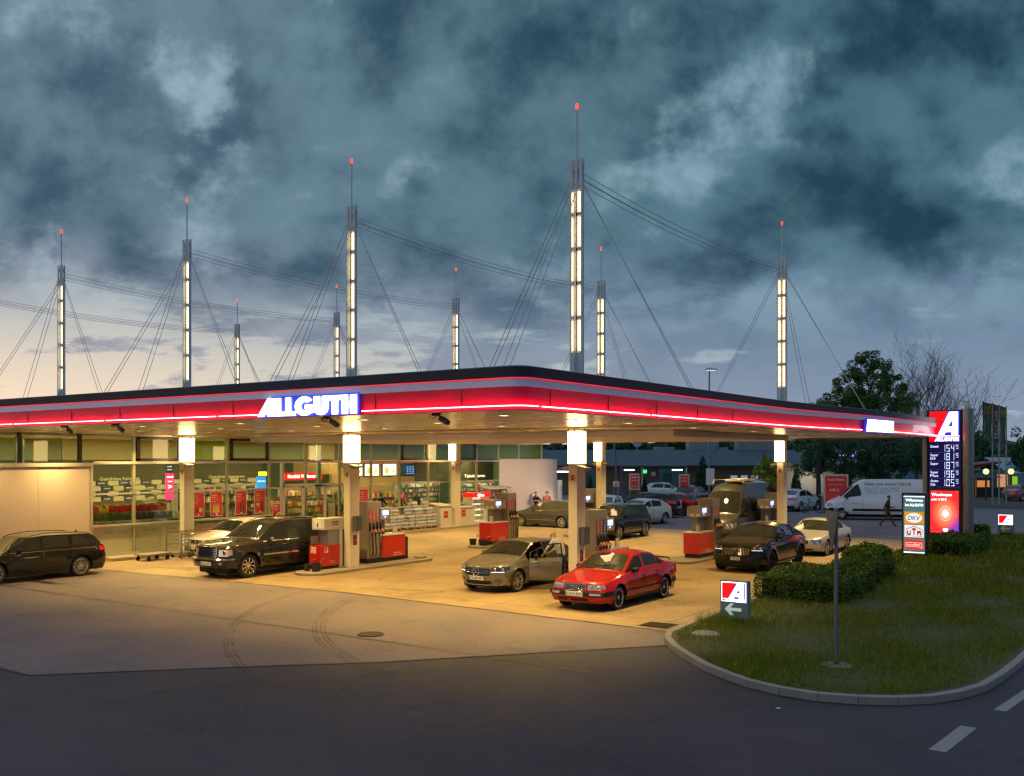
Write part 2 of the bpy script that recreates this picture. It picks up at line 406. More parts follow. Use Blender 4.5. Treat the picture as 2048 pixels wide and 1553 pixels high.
# grass island with kerb
isl = [(5.35, -1.0), (5.45, -2.9), (5.55, -4.6), (5.62, -5.3), (5.85, -5.85), (6.35, -6.55), (6.95, -7.2), (7.55, -7.8), (8.15, -8.25), (8.7, -8.6), (9.3, -8.8), (9.9, -8.84), (10.45, -8.68), (10.95, -8.4), (11.35, -8.0), (11.65, -7.45), (11.88, -6.7), (12.0, -5.6), (12.08, -4.2), (12.12, -2.5), (12.3, 2), (12.9, 12), (13.3, 20), (12.9, 24), (11.9, 26.6), (10.2, 28.2), (8.2, 28.8), (6.3, 28.4), (5.3, 27.2), (5.0, 24.5), (5.0, 12), (5.2, 2)]
gi = MB(); gi.prism(isl, 0.0, 0.12); struct('grass_island', gi, m_grassg)
kb = MB(); nI = len(isl)
ctr = Vector((9, 6))
pts = []
for i in range(nI):
    a, b = Vector(isl[i]), Vector(isl[(i+1) % nI]); L = (b-a).length; k = max(1, int(L/1.0))
    for j in range(k): pts.append(a + (b-a)*j/k)
NP = len(pts)
for i in range(NP):
    a, b = pts[i], pts[(i+1) % NP]; d = (b-a).normalized(); n = Vector((d.y, -d.x))
    na = (pts[i]-pts[i-1]).normalized(); na = (Vector((na.y, -na.x))+n).normalized()
    nb = (pts[(i+2) % NP]-b).normalized(); nb = (Vector((nb.y, -nb.x))+n).normalized()
    a2 = a + d*0.006
    v = [a2, b, b+nb*0.14, a2+na*0.14]
    kb.prism([(p.x, p.y) for p in v][::-1], 0, 0.135)
struct('kerb', kb, m_kerb, bev=0.012)
# kerb strip along the shop
ks = MB()
y = -3.4
while y < 22.6:
    ks.box((-18.25, y+.005, 0), (-18.1, min(y+1.0, 22.6)-.005, 0.13)); y += 1.0
ks.box((-19.3, -3.4, 0), (-18.25, 22.6, 0.125))
struct('shop_pavement', ks, mat('paving', (0.33, 0.28, 0.22), 0.8, var=0.2, scale=4, bump=0.2), bev=0.01)
ml = MB()
def dash(pp): ml.prism(pp, 0.001, 0.0045)
dash([(11.93, -10.66), (12.15, -10.66), (12.27, -9.17), (12.05, -9.17)])
dash([(12.3, -7.92), (12.48, -7.92), (12.66, -6.2), (12.5, -6.2)])
dash([(11.6, -13.6), (11.85, -13.6), (11.98, -12.1), (11.74, -12.1)])
for k in range(6): dash([(12.75+.1*k, -4.6+3.2*k), (12.9+.1*k, -4.6+3.2*k), (12.98+.1*k, -3.1+3.2*k), (12.83+.1*k, -3.1+3.2*k)])
struct('road_markings', ml, m_mark)
# far road crossing behind the island
fr = MB(); fr.prism([(4.9, 30), (40, 30), (60, 44), (60, 52), (18, 46), (6, 56), (-60, 62), (-60, 40), (4.0, 40)], 0.0, 0.006)
struct('rear_road', fr, ground_mat('asphalt_rear', (0.15, 0.145, 0.155, 1), (0.12, 0.12, 0.13, 1), 0.2))

# ================================================================ canopy
m_dark = mat('anthracite_metal', (0.04, 0.062, 0.085), 0.45, 0.3, var=0.15, scale=2)
m_red = mat('fascia_red', (0.52, 0.004, 0.075), 0.32, var=0.05, scale=1.2, coat=0.3)
m_pale = mat('fascia_pale', (0.84, 0.78, 0.97), 0.4, 0.1, var=0.06, scale=2)
m_neon = mat('neon_red', (1, .3, .25), emit=36, ecol=(255, 84, 84), var=0)
m_neon2 = mat('neon_pink', (1, .3, .35), emit=.75, ecol=(255, 40, 70), var=0)
# soffit boards with fine joints
m_sof = bpy.data.materials.new('soffit_boards'); m_sof.use_nodes = True
t = NT(m_sof.node_tree); b = m_sof.node_tree.nodes['Principled BSDF']; g = t.node('ShaderNodeNewGeometry')
s = t.node('ShaderNodeSeparateXYZ'); t.link(g.outputs['Position'], s.inputs[0])
fy = t.math('FRACT', t.math('MULTIPLY', t.math('ADD', s.outputs[1], 100), 1/0.3))
fx = t.math('FRACT', t.math('MULTIPLY', t.math('ADD', s.outputs[0], 100.7), 1/4.4))
ln = t.math('MAXIMUM', t.math('GREATER_THAN', t.math('ABSOLUTE', t.math('SUBTRACT', fy, 0.5)), 0.465), t.math('GREATER_THAN', t.math('ABSOLUTE', t.math('SUBTRACT', fx, 0.5)), 0.497))
tone = t.noise(t.vec(t.math('MULTIPLY', s.outputs[0], .25), t.math('FLOOR', t.math('MULTIPLY', t.math('ADD', s.outputs[1], 100), 1/0.3)), 0.5), 1.7, 3)
cb = t.mix(tone, (0.62, 0.53, 0.38, 1), (0.74, 0.64, 0.47, 1))
t.link(t.mix(ln, cb, (0.30, 0.24, 0.15, 1)), b.inputs['Base Color'])
t.link(t.math('ADD', t.math('MULTIPLY', tone, 0.12), 0.20), b.inputs['Roughness']); b.inputs['Metallic'].default_value = 0.2

ZB, ZT = 4.75, 5.56
def arcpts(cx_, cy_, r, a0, a1, n):
    return [(cx_+r*math.cos(R(a0+(a1-a0)*i/n)), cy_+r*math.sin(R(a0+(a1-a0)*i/n))) for i in range(n+1)]
rim = [(-62, -10.15)] + [(-62+i*4.2, -10.15) for i in range(1, 16)] + [(4.3, -10.15)] + arcpts(4.68, -9.83, 0.32, -90, 0, 6) + [(5.0, -9.4)] + [(5.0, -4.5), (5.0, 0), (5.03, 3.5)]
rim += [(5.2, 6.0), (5.5, 8.5), (5.75, 11), (5.85, 14)] + arcpts(4.2, 19.4, 1.7, 0, 90, 8) + [(2.0, 21.1), (-19.2, 21.1)]
def offset(path, d):
    out = []
    for i, p in enumerate(path):
        a = Vector(path[max(i-1, 0)]); b = Vector(path[min(i+1, len(path)-1)]); dd = (b-a).normalized()
        out.append((p[0]+dd.y*d, p[1]-dd.x*d))
    return out
def band(path, prof, mb=None):
    """prof: list of (outward offset, z)"""
    mb = mb or MB(); rows = []
    for d, z in prof: rows.append([(x, y, z) for x, y in offset(path, d)])
    mb.grid(rows, flip=True); return mb
canopy = thing('filling_station_canopy', 'long flat canopy roof with a glowing red fascia over the pump islands', 'canopy roof', (0, 0, 0))
obj('roof_edge', band(rim, [(-0.55, 5.30), (-0.50, ZT+.02), (-0.02, ZT), (0.10, ZT-.03), (0.06, 5.345), (-.1, 5.345)]), m_dark, canopy, smooth=30)
obj('pale_band', band(rim, [(-.1, 5.325), (0.015, 5.325), (0.03, 5.18), (-.05, 5.18)]), m_pale, canopy, smooth=30)
obj('red_panel', band(rim, [(-.05, 5.176), (0.0, 5.176), (-0.02, 4.90), (-0.03, 4.76), (-.10, 4.755)]), m_red, canopy, smooth=30)
lip = band(rim, [(-.16, 4.78), (0.115, 4.748), (0.115, 4.764), (-.02, 4.768)]); obj('fascia_lip', lip, m_red, canopy)
# neon tube in segments
full = []
for i in range(len(rim)-1):
    a, b = Vector(rim[i]), Vector(rim[i+1]); k = max(1, int((b-a).length/0.12)); full += [tuple(a+(b-a)*j/k) for j in range(k)]
full.append(rim[-1]); off = offset(full, 0.042)
segL = 0; cur = []; acc = 0; breaks = 4.35
def out_of_sign(p): return not ((-2.05 < p[0] < 1.05 and p[1] < -10) or (p[0] > 5 and 9.3 < p[1] < 12.4))
for i, p in enumerate(off[:-1]):
    if p[0] < -30 or p[1] > 20.5: continue
    q = off[i+1]; d = (Vector(q)-Vector(p)).length; acc += d
    if not out_of_sign(p) or acc > breaks:
        if len(cur) > 1:
            mb = MB(); mb.tube([(x, y, 4.83) for x, y in cur], 0.0105, 6); obj('neon_tube', mb, m_neon, canopy, smooth=True)
        cur = []
        if acc > breaks: acc = 0; 
        continue
    if not cur: cur.append(p)
    cur.append(q if acc < breaks else ((p[0]+q[0])/2, (p[1]+q[1])/2))
if len(cur) > 1:
    mb = MB(); mb.tube([(x, y, 4.83) for x, y in cur], 0.0105, 6); obj('neon_tube', mb, m_neon, canopy, smooth=True)
mb = MB(); cc_ = offset(full, 0.034); mb.tube([(x, y, 5.335) for x, y in cc_ if x > -30 and y < 20.6], 0.009, 5); obj('upper_neon_line', mb, m_neon2, canopy)
# panel joints in the fascia
for x in [-29+4.35*k*.5 for k in range(0, 16)]: mb = MB(); mb.box((x-.005, -10.153, 4.77), (x+.005, -10.13, 5.17)); obj('panel_joint', mb, m_dark, canopy)
for yv in [-9.2+2.2*k for k in range(5)]: mb = MB(); mb.box((4.98, yv-.005, 4.77), (5.003, yv+.005, 5.17)); obj('panel_joint', mb, m_dark, canopy)
# soffit and roof deck
inner = offset(rim, -0.09)
poly = [p for p in inner] + [(-19.2, 27.9), (-62, 27.9)]
mb = MB(); mb.prism(poly, 4.78, 4.86); obj('soffit', mb, m_sof, canopy)
mb = MB(); mb.prism([p for p in offset(rim, -0.56)] + [(-19.2, 27.9), (-62, 27.9)], 5.0, 5.3); obj('roof_deck', mb, mat('roof_membrane', (0.12, 0.13, 0.14), 0.8, var=0.2), canopy)
m_lav = mat('suspended_panel', (0.60, 0.56, 0.72), 0.45, var=0.06, scale=1)
mb = MB(); mb.box((-18.8, 3.6, 4.56), (1.4, 14.2, 4.775)); obj('suspended_ceiling_panel', mb, m_lav, canopy, bev=0.02)
for yv in (0.0, 17.4):
    for e in (-.32, .24): mb = MB(); mb.box((-18.8, yv+e, 4.735), (4.6, yv+e+.08, 4.779)); obj('ceiling_rail', mb, mat('rail_cream', (0.75, 0.66, 0.5), 0.3, 0.2), canopy)

# lettering helpers ------------------------------------------------------------
LET = {
 'L': [[(0,0),(.54,0),(.54,.22),(.26,.22),(.26,1),(0,1)]],
 'T': [[(.22,0),(.50,0),(.50,.76),(.72,.76),(.72,1),(0,1),(0,.76),(.22,.76)]],
 'H': [[(0,0),(.29,0),(.29,.36),(.47,.36),(.47,0),(.76,0),(.76,1),(.47,1),(.47,.63),(.29,.63),(.29,1),(0,1)]],
 'U': [[(0,1),(0,.34),(.06,.15),(.19,.03),(.38,-.02),(.57,.03),(.70,.15),(.76,.34),(.76,1),(.47,1),(.47,.36),(.43,.27),(.38,.25),(.33,.27),(.29,.36),(.29,1)]],
}
def gpoly():
    o = [(.5+.52*math.cos(R(a)), .5+.52*math.sin(R(a))) for a in range(38, 326, 16)]
    i = [(.5+.24*math.cos(R(a)), .5+.24*math.sin(R(a))) for a in range(316, 50, -20)]
    return o + [(1.0, .13), (1.0, .56), (.56, .56), (.56, .36), (.70, .36)] + i
LET['G'] = [gpoly()]
def allguth(mb, x0, y0, w, h, mi=0, M=None, z=0.0, d=0.01):
    """the word in heavy joined capitals, first letter slanted"""
    xs = w/5.62
    def put(poly, ox):
        mb.prism([(x0+(ox+px)*xs, y0+py*h) for px, py in poly], z, z+d, mi, M)
    put([(0, 0), (.33, 0), (.42, .14), (.62, .14), (.62, 0), (1.0, 0), (1.0, 1), (.62, 1)], -.02)
    put(LET['L'][0], 1.08); put(LET['L'][0], 1.68)
    put(gpoly(), 2.26); put(LET['U'][0], 3.33); put(LET['T'][0], 4.12); put(LET['H'][0], 4.87)
def big_a(mb, x0, y0, w, h, M, mi_red, mi_white, mi_blue, z=0.0):
    """red field, white slanted A with blue triangle on a blue ground; unit square layout"""
    P = lambda pts: [(x0+px*w, y0+py*h) for px, py in pts]
    mb.prism(P([(0, 0), (1, 0), (1, 1), (0, 1)]), z, z+.004, mi_blue, M)
    mb.prism(P([(0, 0), (.25, 0), (.62, 1), (0, 1)]), z+.004, z+.008, mi_red, M)
    mb.prism(P([(.29, .02), (.49, .02), (.545, .13), (.735, .13), (.735, .02), (.95, .02), (.95, .97), (.66, .97)]), z+.004, z+.009, mi_white, M)
    mb.prism(P([(.62, .36), (.76, .36), (.76, .64)]), z+.009, z+.012, mi_blue, M)
e_white = mat('sign_white', (1, 1, 1), emit=2.4, ecol=(244, 246, 255), var=0)
e_white2 = mat('sign_white_strong', (1, 1, 1), emit=4.0, ecol=(236, 244, 255), var=0)
e_red = mat('sign_red', (.8, .01, .01), emit=1.0, ecol=(255, 4, 6), var=0)
e_blue = mat('sign_blue', (.05, .08, .6), emit=0.75, ecol=(24, 44, 205), var=0)
e_blue2 = mat('sign_blue_light', (.1, .16, .8), emit=0.8, ecol=(84, 104, 240), var=0)

# name sign on the front fascia
ns = thing('name_sign', 'lit white letters ALLGUTH on a blue board on the long front fascia', 'sign', (-2.0, -10.16, 4.755))
M0 = frame((0, 0, 0), (1, 0, 0), (0, 0, 1), (0, -1, 0))
mb = MB(); mb.prism([(0.0, 0), (3.05, 0), (3.05, .455), (.44, .455)], 0.0, 0.04, 0, M0); obj('board', mb, e_blue, ns)
mb = MB(); allguth(mb, 0.05, 0.03, 2.94, .385, 0, M0, .042, .04); obj('letters', mb, e_white2, ns)
mb = MB(); mb.box((3.0, .02, .041), (3.04, .44, .046), 0, M0); obj('end_strip', mb, e_blue2, ns)
# second name sign on the side fascia (washed out by its own light)
a, b_ = Vector((5.62, 9.45)), Vector((5.86, 12.25)); dv = (b_-a).normalized()
ns2 = thing('name_sign', 'small overexposed white lit sign on the side fascia near the price pylon', 'sign', (a.x, a.y, 4.755))
M1 = frame((0, 0, 0), (dv.x, dv.y, 0), (0, 0, 1), (dv.y, -dv.x, 0))
mb = MB(); mb.prism([(0.0, 0), (2.8, 0), (2.8, .47), (.16, .47)], 0.02, 0.10, 0, M1); obj('board', mb, e_blue, ns2)
mb = MB(); mb.prism([(0.07, .03), (2.74, .03), (2.74, .44), (.2, .44)], 0.103, 0.125, 0, M1); obj('lit_face', mb, e_white2, ns2)
mb = MB(); allguth(mb, .16, .06, 2.5, .34, 0, M1, .126, .01); obj('letters', mb, e_white2, ns2)

# ================================================================ downlights
m_spot = mat('downlight_glow', (1, .9, .7), emit=9, ecol=(255, 226, 180), var=0)
m_trim = mat('downlight_trim', (0.6, 0.58, 0.52), 0.3, 0.7, var=0)
spots = []
for v_ in (-7.9, -5.2, -2.4): spots += [(u_, v_) for u_ in (-27.6, -23.0, -18.4, -13.8, -9.6, -5.4, -1.0, 3.0)]
for v_ in (2.2, 7.0, 11.8, 15.4, 19.4): spots += [(u_, v_) for u_ in (-16.6, -12.3, -7.4, -3.1, 2.7)]
proto = thing('downlight', 'round recessed lamp in the canopy soffit', 'downlight', (0, 0, 0))
mb = MB(); mb.lathe([(0.10, 0.0), (0.12, -.014), (0.145, -.014), (0.15, 0.004)], 20); obj('trim_ring', mb, m_trim, proto, smooth=True)
mb = MB(); mb.lathe([(0.001, -.010), (0.10, -.010)], 20); obj('lens', mb, m_spot, proto)
LIGHTS = []
def area(name, loc, w, color, size, parent=None, shape='DISK', sy=None, rot=(0, 0, 0), spread=None):
    l = bpy.data.lights.new(name, 'AREA'); l.energy = w; l.color = color; l.shape = shape; l.size = size
    if sy: l.size_y = sy
    if spread: l.spread = spread
    o = bpy.data.objects.new(name, l); col.objects.link(o); o.location = loc; o.rotation_euler = rot
    if parent: o.parent = parent
    return o
WARM = (1, .69, .23)
DL_W = 104
ORD = ['first', 'second', 'third', 'fourth', 'fifth', 'sixth', 'seventh', 'eighth', 'ninth', 'tenth']
for i, (u_, v_) in enumerate(spots):
    inpan = (-18.8 < u_ < 1.4 and 3.6 < v_ < 14.2); z_ = 4.56 if inpan else 4.78
    where = 'in the front soffit' if v_ < 0 else ('in the suspended panel' if inpan else 'in the rear soffit')
    o = proto if i == 0 else dup(proto)
    o.location = (u_, v_, z_)
    rowi = sorted(set(q[1] for q in spots)).index(v_); cid = sorted(set(q[0] for q in spots if q[1] == v_)).index(u_)
    o['label'] = f'canopy lamp {where}, {ORD[cid]} from the shop, {ORD[rowi]} row from the road'
    o['group'] = 'canopy lamps ' + where
    area('downlight_lamp', (u_, v_, z_-.03), DL_W*(.75 if v_ < -7 else 1.1), WARM, 0.2, spread=R(116))
# open louvre lamps seen on the suspended panel
# ================================================================ columns and masts
m_col = mat('column_cream', (0.78, 0.70, 0.56), 0.42, var=0.06, scale=2)
m_lan = mat('lantern_glass', (1, .95, .85), emit=11, ecol=(255, 214, 146), var=0)
m_mast = mat('mast_metal', (0.60, 0.64, 0.68), 0.5, 0.0, var=0.1, scale=3)
m_mtube = mat('mast_lamp', (1, .8, .4), emit=4.5, ecol=(255, 226, 165), var=0)
m_mtube_w = mat('mast_lamp_edge', (.8, .45, .16), .4, emit=.2, ecol=(255, 150, 60), var=0)
m_beacon = mat('beacon_red', (1, .05, .03), emit=2.6, ecol=(255, 60, 40), var=0)
m_orange = mat('orange_notice', (0.6, 0.13, 0.03), 0.5, var=0.02)
def column(u, v, full, label):
    c = thing('canopy_column', label, 'column', (u, v, 0), group='columns carrying the canopy')
    mb = MB(); mb.box((-.15, -.235, 0), (.15, .235, 4.775)); mb.box((-.17, -.255, 0), (.17, .255, .06)); obj('shaft', mb, m_col, c, bev=0.012)
    mb = MB()
    if full:
        mb.box((-.165, -.25, 3.71), (.165, .25, 4.66))
    else:
        mb.box((-.19, -.40, 3.71), (.19, -.245, 4.66)); mb.box((-.20, -.2, 3.71), (-.16, .2, 4.66))
    obj('lantern', mb, m_lan, c, bev=0.01)
    mb = MB()
    mb.box((-.18, -.265, 3.672), (.18, .265, 3.706)); mb.cbox((-.1, -.3, 4.70), (.03, .03, .1)); mb.cbox((.1, -.3, 4.70), (.03, .03, .1))
    mb.cbox((.25, 0, 4.70), (.03, .03, .1))
    obj('lantern_frame', mb, mat('lantern_frame', (0.25, 0.2, 0.13), 0.4, 0.5), c)
    for sgn in (-1, 1):
        mb = MB()
        Mx = Matrix.Translation((sgn*.36, -.2*sgn, 3.60)) @ Euler((0, R(10*sgn), 0)).to_matrix().to_4x4()
        mb.box((-.19, -.16, -.03), (.19, .16, .03), 0, Mx); mb.box((-.15, -.12, -.09), (.1, .12, -.03), 0, Mx)
        mb.tube([(sgn*.16, 0, 3.55), (sgn*.3, -.1*sgn, 3.56)], .02, 6)
        if (u, v) == (-9.15, 17.4) and sgn < 0:
            dq = Vector((-18.3, 25.3, 1.9))-Vector((u-.5, v+.3, 3.45)); area('floodlight_lamp', (u-.5, v+.3, 3.45), 150, (1, .76, .50), .3, rot=dq.to_track_quat('-Z', 'Y').to_euler(), spread=R(70))
        obj('floodlight', mb, mat('floodlight_metal', (0.42, 0.34, 0.22), 0.35, 0.6), c, bev=.006)
    mb = MB(); mb.box((-.06, -.241, 3.22), (.06, -.236, 3.38)); obj('notice', mb, m_orange, c)
    return c
cols = [((0, 0), 'nearest canopy column, beside the red saloon, with a square lit lantern at its top'),
 ((-9.15, 0), 'canopy column between the dark sport utility vehicle and the four-nozzle pump, with a square lantern'),
 ((-18.3, 0), 'canopy column at the shop window beside the trolley bay, with a square lantern'),
 ((0, 17.4), 'canopy column behind the campervan, with a half lantern on its front face'),
 ((-9.15, 17.4), 'canopy column behind the black sport utility vehicle, with a half lantern and tilted floodlight'),
 ((-18.3, 17.4), 'canopy column at the shop window above the white freezer chests, with a half lantern')]
for (u, v), lb in cols: column(u, v, v == 0, lb)

SEG = [(11.70, 11.1), (10.95, 10.08), (9.93, 9.08), (8.93, 8.06), (7.92, 7.02)]
def mast():
    c = thing('light_mast', 'mast', 'mast', (0, 0, 5.0), group='illuminated masts standing on the canopy roof')
    mb = MB(); z = lambda h: h-5.0
    for sx in (-1, 1):
        mb.box((sx*.19-.025*1, -.05, 0), (sx*.19+.025, .05, z(11.86)))
        for sy in (-1, 1): mb.box((sx*.165-.05, sy*.05-.01, z(11.86)), (sx*.165+.05, sy*.05+.01, z(12.65)))
    mb.box((-.042, -.06, 0), (.042, .06, z(12.65)))
    mb.box((-.17, -.035, z(12.35)), (.17, .035, z(12.5))); mb.box((-.17, -.035, z(11.76)), (.17, .035, z(12.05)))
    mb.box((-.17, -.05, z(5.0)), (.17, .05, z(6.97)))
    mb.box((-.008, -.2, z(5)), (.008, .2, z(11.8)))
    for (a1, a0), (b1, b0) in zip(SEG[:-1], SEG[1:]): mb.box((-.165, -.06, z(b1)+.03), (.165, .06, z(a0)-.03))
    obj('mast_body', mb, m_mast, c)
    for (t1, t0) in SEG:
        mb = MB()
        for sx in (-1, 1):
            for sy in (-1, 1): mb.cbox((sx*.102, sy*.03, z((t0+t1)/2)), (.05, .03, t1-t0-.02))
        obj('lamp_tube', mb, m_mtube, c)
    mb = MB()
    for sx in (-1, 1):
        for (t1, t0) in SEG: mb.cbox((sx*.10, 0, z((t0+t1)/2)), (.10, .02, t1-t0))
    obj('lamp_reflector', mb, m_mtube_w, c)
    mb = MB(); mb.tube([(0, 0, z(12.6)), (0, 0, z(14.12))], .026, 8); obj('rod', mb, m_mast, c, smooth=True)
    mb = MB(); mb.sphere((0, 0, z(14.21)), (.042, .042, .10)); obj('beacon', mb, m_beacon, c, smooth=True)
    return c
mproto = mast()
def mlabel(k, row):
    o = ['nearest, on the corner side', 'second', 'third', 'fourth', 'fifth, farthest left'][k]
    return f'tall lit mast with red beacon, {o} mast of the {"front" if row == 0 else "rear"} row'
masts = [(k, 0) for k in range(5)] + [(k, 1) for k in range(5)]
for i, (k, row) in enumerate(masts):
    o = mproto if i == 0 else dup(mproto)
    o.location = (-9.15*k, 17.4*row, 5.0)
    o['label'] = (mlabel(k, row) if k < 5 else 'lit mast beyond the left edge, sixth of the rear row')
# stay cables: guys to the roof and a bundle across between paired masts
m_cable = mat('steel_cable', (0.45, 0.45, 0.50), 0.5, 0.0, var=0)
for i, (k, row) in enumerate(masts):
    u, v = -9.15*k, 17.4*row; sg = -1 if row == 0 else 1
    mb = MB()
    for (a, b) in ((3.9, 0), (-3.9, 0), (0, 4.2*sg)):
        for e in (-.11, .11):
            zt = 11.86 if e > 0 else 12.02
            ox, oy = (0, e) if a else (e, 0)
            mb.tube([(u+ox*.5+(0.19 if a > 0 else -.19 if a < 0 else 0), v+oy*.5, zt), (u+a+ox, v+b+oy, 5.3)], .011, 5)
    nm = ['nearest', 'second', 'third', 'fourth', 'fifth', 'sixth'][k]
    tag(obj('guy_cables', mb, m_cable), f'paired steel guy cables from the {nm} {"front" if row == 0 else "rear"} row mast down to the canopy roof', 'cable', 'guy cables of the masts')
for k in range(5):
    mb = MB(); u = -9.15*k
    for zz, e in ((12.28, .1), (12.21, -.1), (12.10, .1), (12.04, -.1)):
        mb.tube([(u+e, 17.4*j/12, zz-.32*4*(j/12)*(1-j/12)) for j in range(13)], .010, 5)
    tag(obj('span_cables', mb, m_cable), f'sagging bundle of four steel cables joining the {["nearest","second","third","fourth","fifth"][k]} pair of masts', 'cable', 'cable bundles between paired masts')
# street lamps, cameras on the soffit
m_cam = mat('camera_housing', (0.05, 0.06, 0.1), 0.35, var=0.05)
cams = [(-10.6, -9.6, 'under the fascia left of the name sign'), (-8.2, -9.6, 'under the fascia, second from the left'), (-.4, -9.6, 'hanging below the name sign'), (2.55, -9.5, 'under the fascia right of the name sign')]
for i, (u, v, w) in enumerate(cams):
    c = thing('security_camera', 'dark surveillance camera with looped cable ' + w, 'camera', (u, v, 4.78), rotz=R(20), group='surveillance cameras under the fascia')
    mb = MB(); mb.cbox((-.05, 0, -.03), (.16, .1, .05)); mb.tube([(0, 0, -.04), (.06, 0, -.12)], .02, 6); obj('bracket', mb, m_cam, c)
    mb = MB(); mb.box((-.13, -.045, -.045), (.13, .045, .045), 0, Matrix.Translation((.13, -.03, -.15)) @ Euler((0, R(25), R(-25))).to_matrix().to_4x4()); obj('housing', mb, m_cam, c, bev=.01)
    mb = MB(); mb.tube([(-.05, .02, -.05), (-.12, .03, -.11), (-.2, .03, -.08), (-.19, .02, -.02)], .009, 5); obj('cable', mb, blackp, c, smooth=True)
# ================================================================ people
def seg_dist(p, a, b):
    ab = b-a; t = max(0, min(1, (p-a).dot(ab)/max(ab.length_squared, 1e-9))); return (p-(a+ab*t)).length
def person(label, loc, rotz, cols, pose=None, sleeves='long', h=1.76, hair=(0.05, 0.03, 0.02), group=None, hat=None, female=False, legs=True):
    """figure facing local +x; joints in metres for a 1.76 m body"""
    J = dict(pel=(0,0,.95), belly=(0.01,0,1.12), chest=(0,0,1.32), neck=(0,0,1.5), skull=(0.015,0,1.62), crown=(0.01,0,1.70),
             shl=(0,.17,1.42), ell=(-.02,.24,1.13), wrl=(.08,.24,.88), shr=(0,-.17,1.42), elr=(-.02,-.24,1.13), wrr=(.08,-.24,.88),
             hil=(0,.09,.9), knl=(.02,.10,.5), anl=(0,.10,.09), tol=(.17,.11,.035), hir=(0,-.09,.9), knr=(.02,-.10,.5), anr=(0,-.10,.09), tor=(.17,-.11,.035))
    if pose: J.update(pose)
    k = h/1.76; J = {a: Vector(b)*k for a, b in J.items()}
    rad = dict(pel=.135, belly=.135, chest=.145, neck=.055, skull=.088, crown=.075, shl=.07, ell=.046, wrl=.032, shr=.07, elr=.046, wrr=.032,
               hil=.09, knl=.062, anl=.045, tol=.032, hir=.09, knr=.062, anr=.045, tor=.032)
    bones = [('pel','belly'),('belly','chest'),('chest','neck'),('neck','skull'),('skull','crown'),('chest','shl'),('shl','ell'),('ell','wrl'),('chest','shr'),('shr','elr'),('elr','wrr'),
             ('pel','hil'),('hil','knl'),('knl','anl'),('anl','tol'),('pel','hir'),('hir','knr'),('knr','anr'),('anr','tor')]
    names = list(J.keys()); idx = {n: i for i, n in enumerate(names)}
    me = bpy.data.meshes.new('body'); me.from_pydata([tuple(J[n]) for n in names], [(idx[a], idx[b]) for a, b in bones], []); me.update()
    o = bpy.data.objects.new('body', me); col.objects.link(o)
    md = o.modifiers.new('skin', 'SKIN'); md.use_smooth_shade = True
    sv = me.skin_vertices[0].data
    for n in names:
        r = rad[n]*k; 
        sv[idx[n]].radius = (r*.8, r) if n in ('pel', 'belly', 'chest') else (r, r)
        sv[idx[n]].use_root = (n == 'pel')
    o.modifiers.new('sub', 'SUBSURF').levels = 2; o.modifiers['sub'].render_levels = 2
    bpy.context.view_layer.update()
    m2 = bpy.data.meshes.new_from_object(o.evaluated_get(bpy.context.evaluated_depsgraph_get()))
    vs = [v.co.copy() for v in m2.vertices]; fs = [tuple(p.vertices) for p in m2.polygons]
    bpy.data.objects.remove(o); bpy.data.meshes.remove(m2)
    mb = MB(); mi = []
    kind = {('pel','belly'):2,('belly','chest'):1,('chest','neck'):1,('neck','skull'):0,('skull','crown'):0,('chest','shl'):1,('shl','ell'):1,('ell','wrl'):1 if sleeves=='long' else 0,
            ('chest','shr'):1,('shr','elr'):1,('elr','wrr'):1 if sleeves=='long' else 0,('pel','hil'):2,('hil','knl'):2,('knl','anl'):2,('anl','tol'):3,('pel','hir'):2,('hir','knr'):2,('knr','anr'):2,('anr','tor'):3}
    kind[('pel','belly')] = 1
    mb.v = vs
    for f in fs:
        c = sum((vs[i] for i in f), Vector())/len(f)
        best = min(bones, key=lambda bb: seg_dist(c, J[bb[0]], J[bb[1]])/(rad[bb[0]]+rad[bb[1]]))
        q = kind[best]
        if best == ('pel','belly') and (c-J['pel']).dot(J['belly']-J['pel']) < 0: q = 2
        if best == ('chest','neck') and (c-J['neck']).length < .07*k: q = 0
        mb.f.append(list(f)); mb.m.append(q)
    # hands: palm, four fingers and thumb
    for sfx, sg in (('l', 1), ('r', -1)):
        w = J['wr'+sfx]; d = (w-J['el'+sfx]).normalized(); n = d.cross(Vector((1, 0, 0.1))); n = n.normalized() if n.length > .1 else Vector((0, 1, 0)); q = d.cross(n)
        mb.tube([w-d*.02, w+d*.04, w+d*.085], [.028*k, .036*k, .030*k], 7, 0)
        for fi in range(4):
            b0 = w+d*.075*k+q*(fi-1.5)*.019*k; ln = (.062, .075, .07, .052)[fi]*k
            mb.tube([b0, b0+d*ln*.55+n*.008*sg, b0+d*ln*.95+n*.028*sg], [.0095*k, .0085*k, .006*k], 5, 0)
        b0 = w+d*.03*k-q*.03*k; mb.tube([b0, b0+d*.03*k-q*.025*k, b0+d*.06*k-q*.03*k], [.011*k, .01*k, .007*k], 5, 0)
    hd = J['skull']; up = (J['crown']-J['skull']).normalized(); fx = Vector((1, 0, 0)); fx = (fx-up*fx.dot(up)).normalized(); sy = up.cross(fx)
    mb.tube([hd+fx*.085*k+up*.02*k, hd+fx*.112*k-up*.012*k, hd+fx*.09*k-up*.02*k], [.008*k, .014*k, .01*k], 6, 0)
    for s_ in (1, -1): mb.tube([hd+sy*s_*.085*k, hd+sy*s_*.1*k+up*.01*k], [.022*k, .018*k], 6, 0)
    for s_ in (1, -1): mb.sphere(hd+fx*.083*k+sy*s_*.033*k+up*.022*k, .011*k, 6, 4, 4)
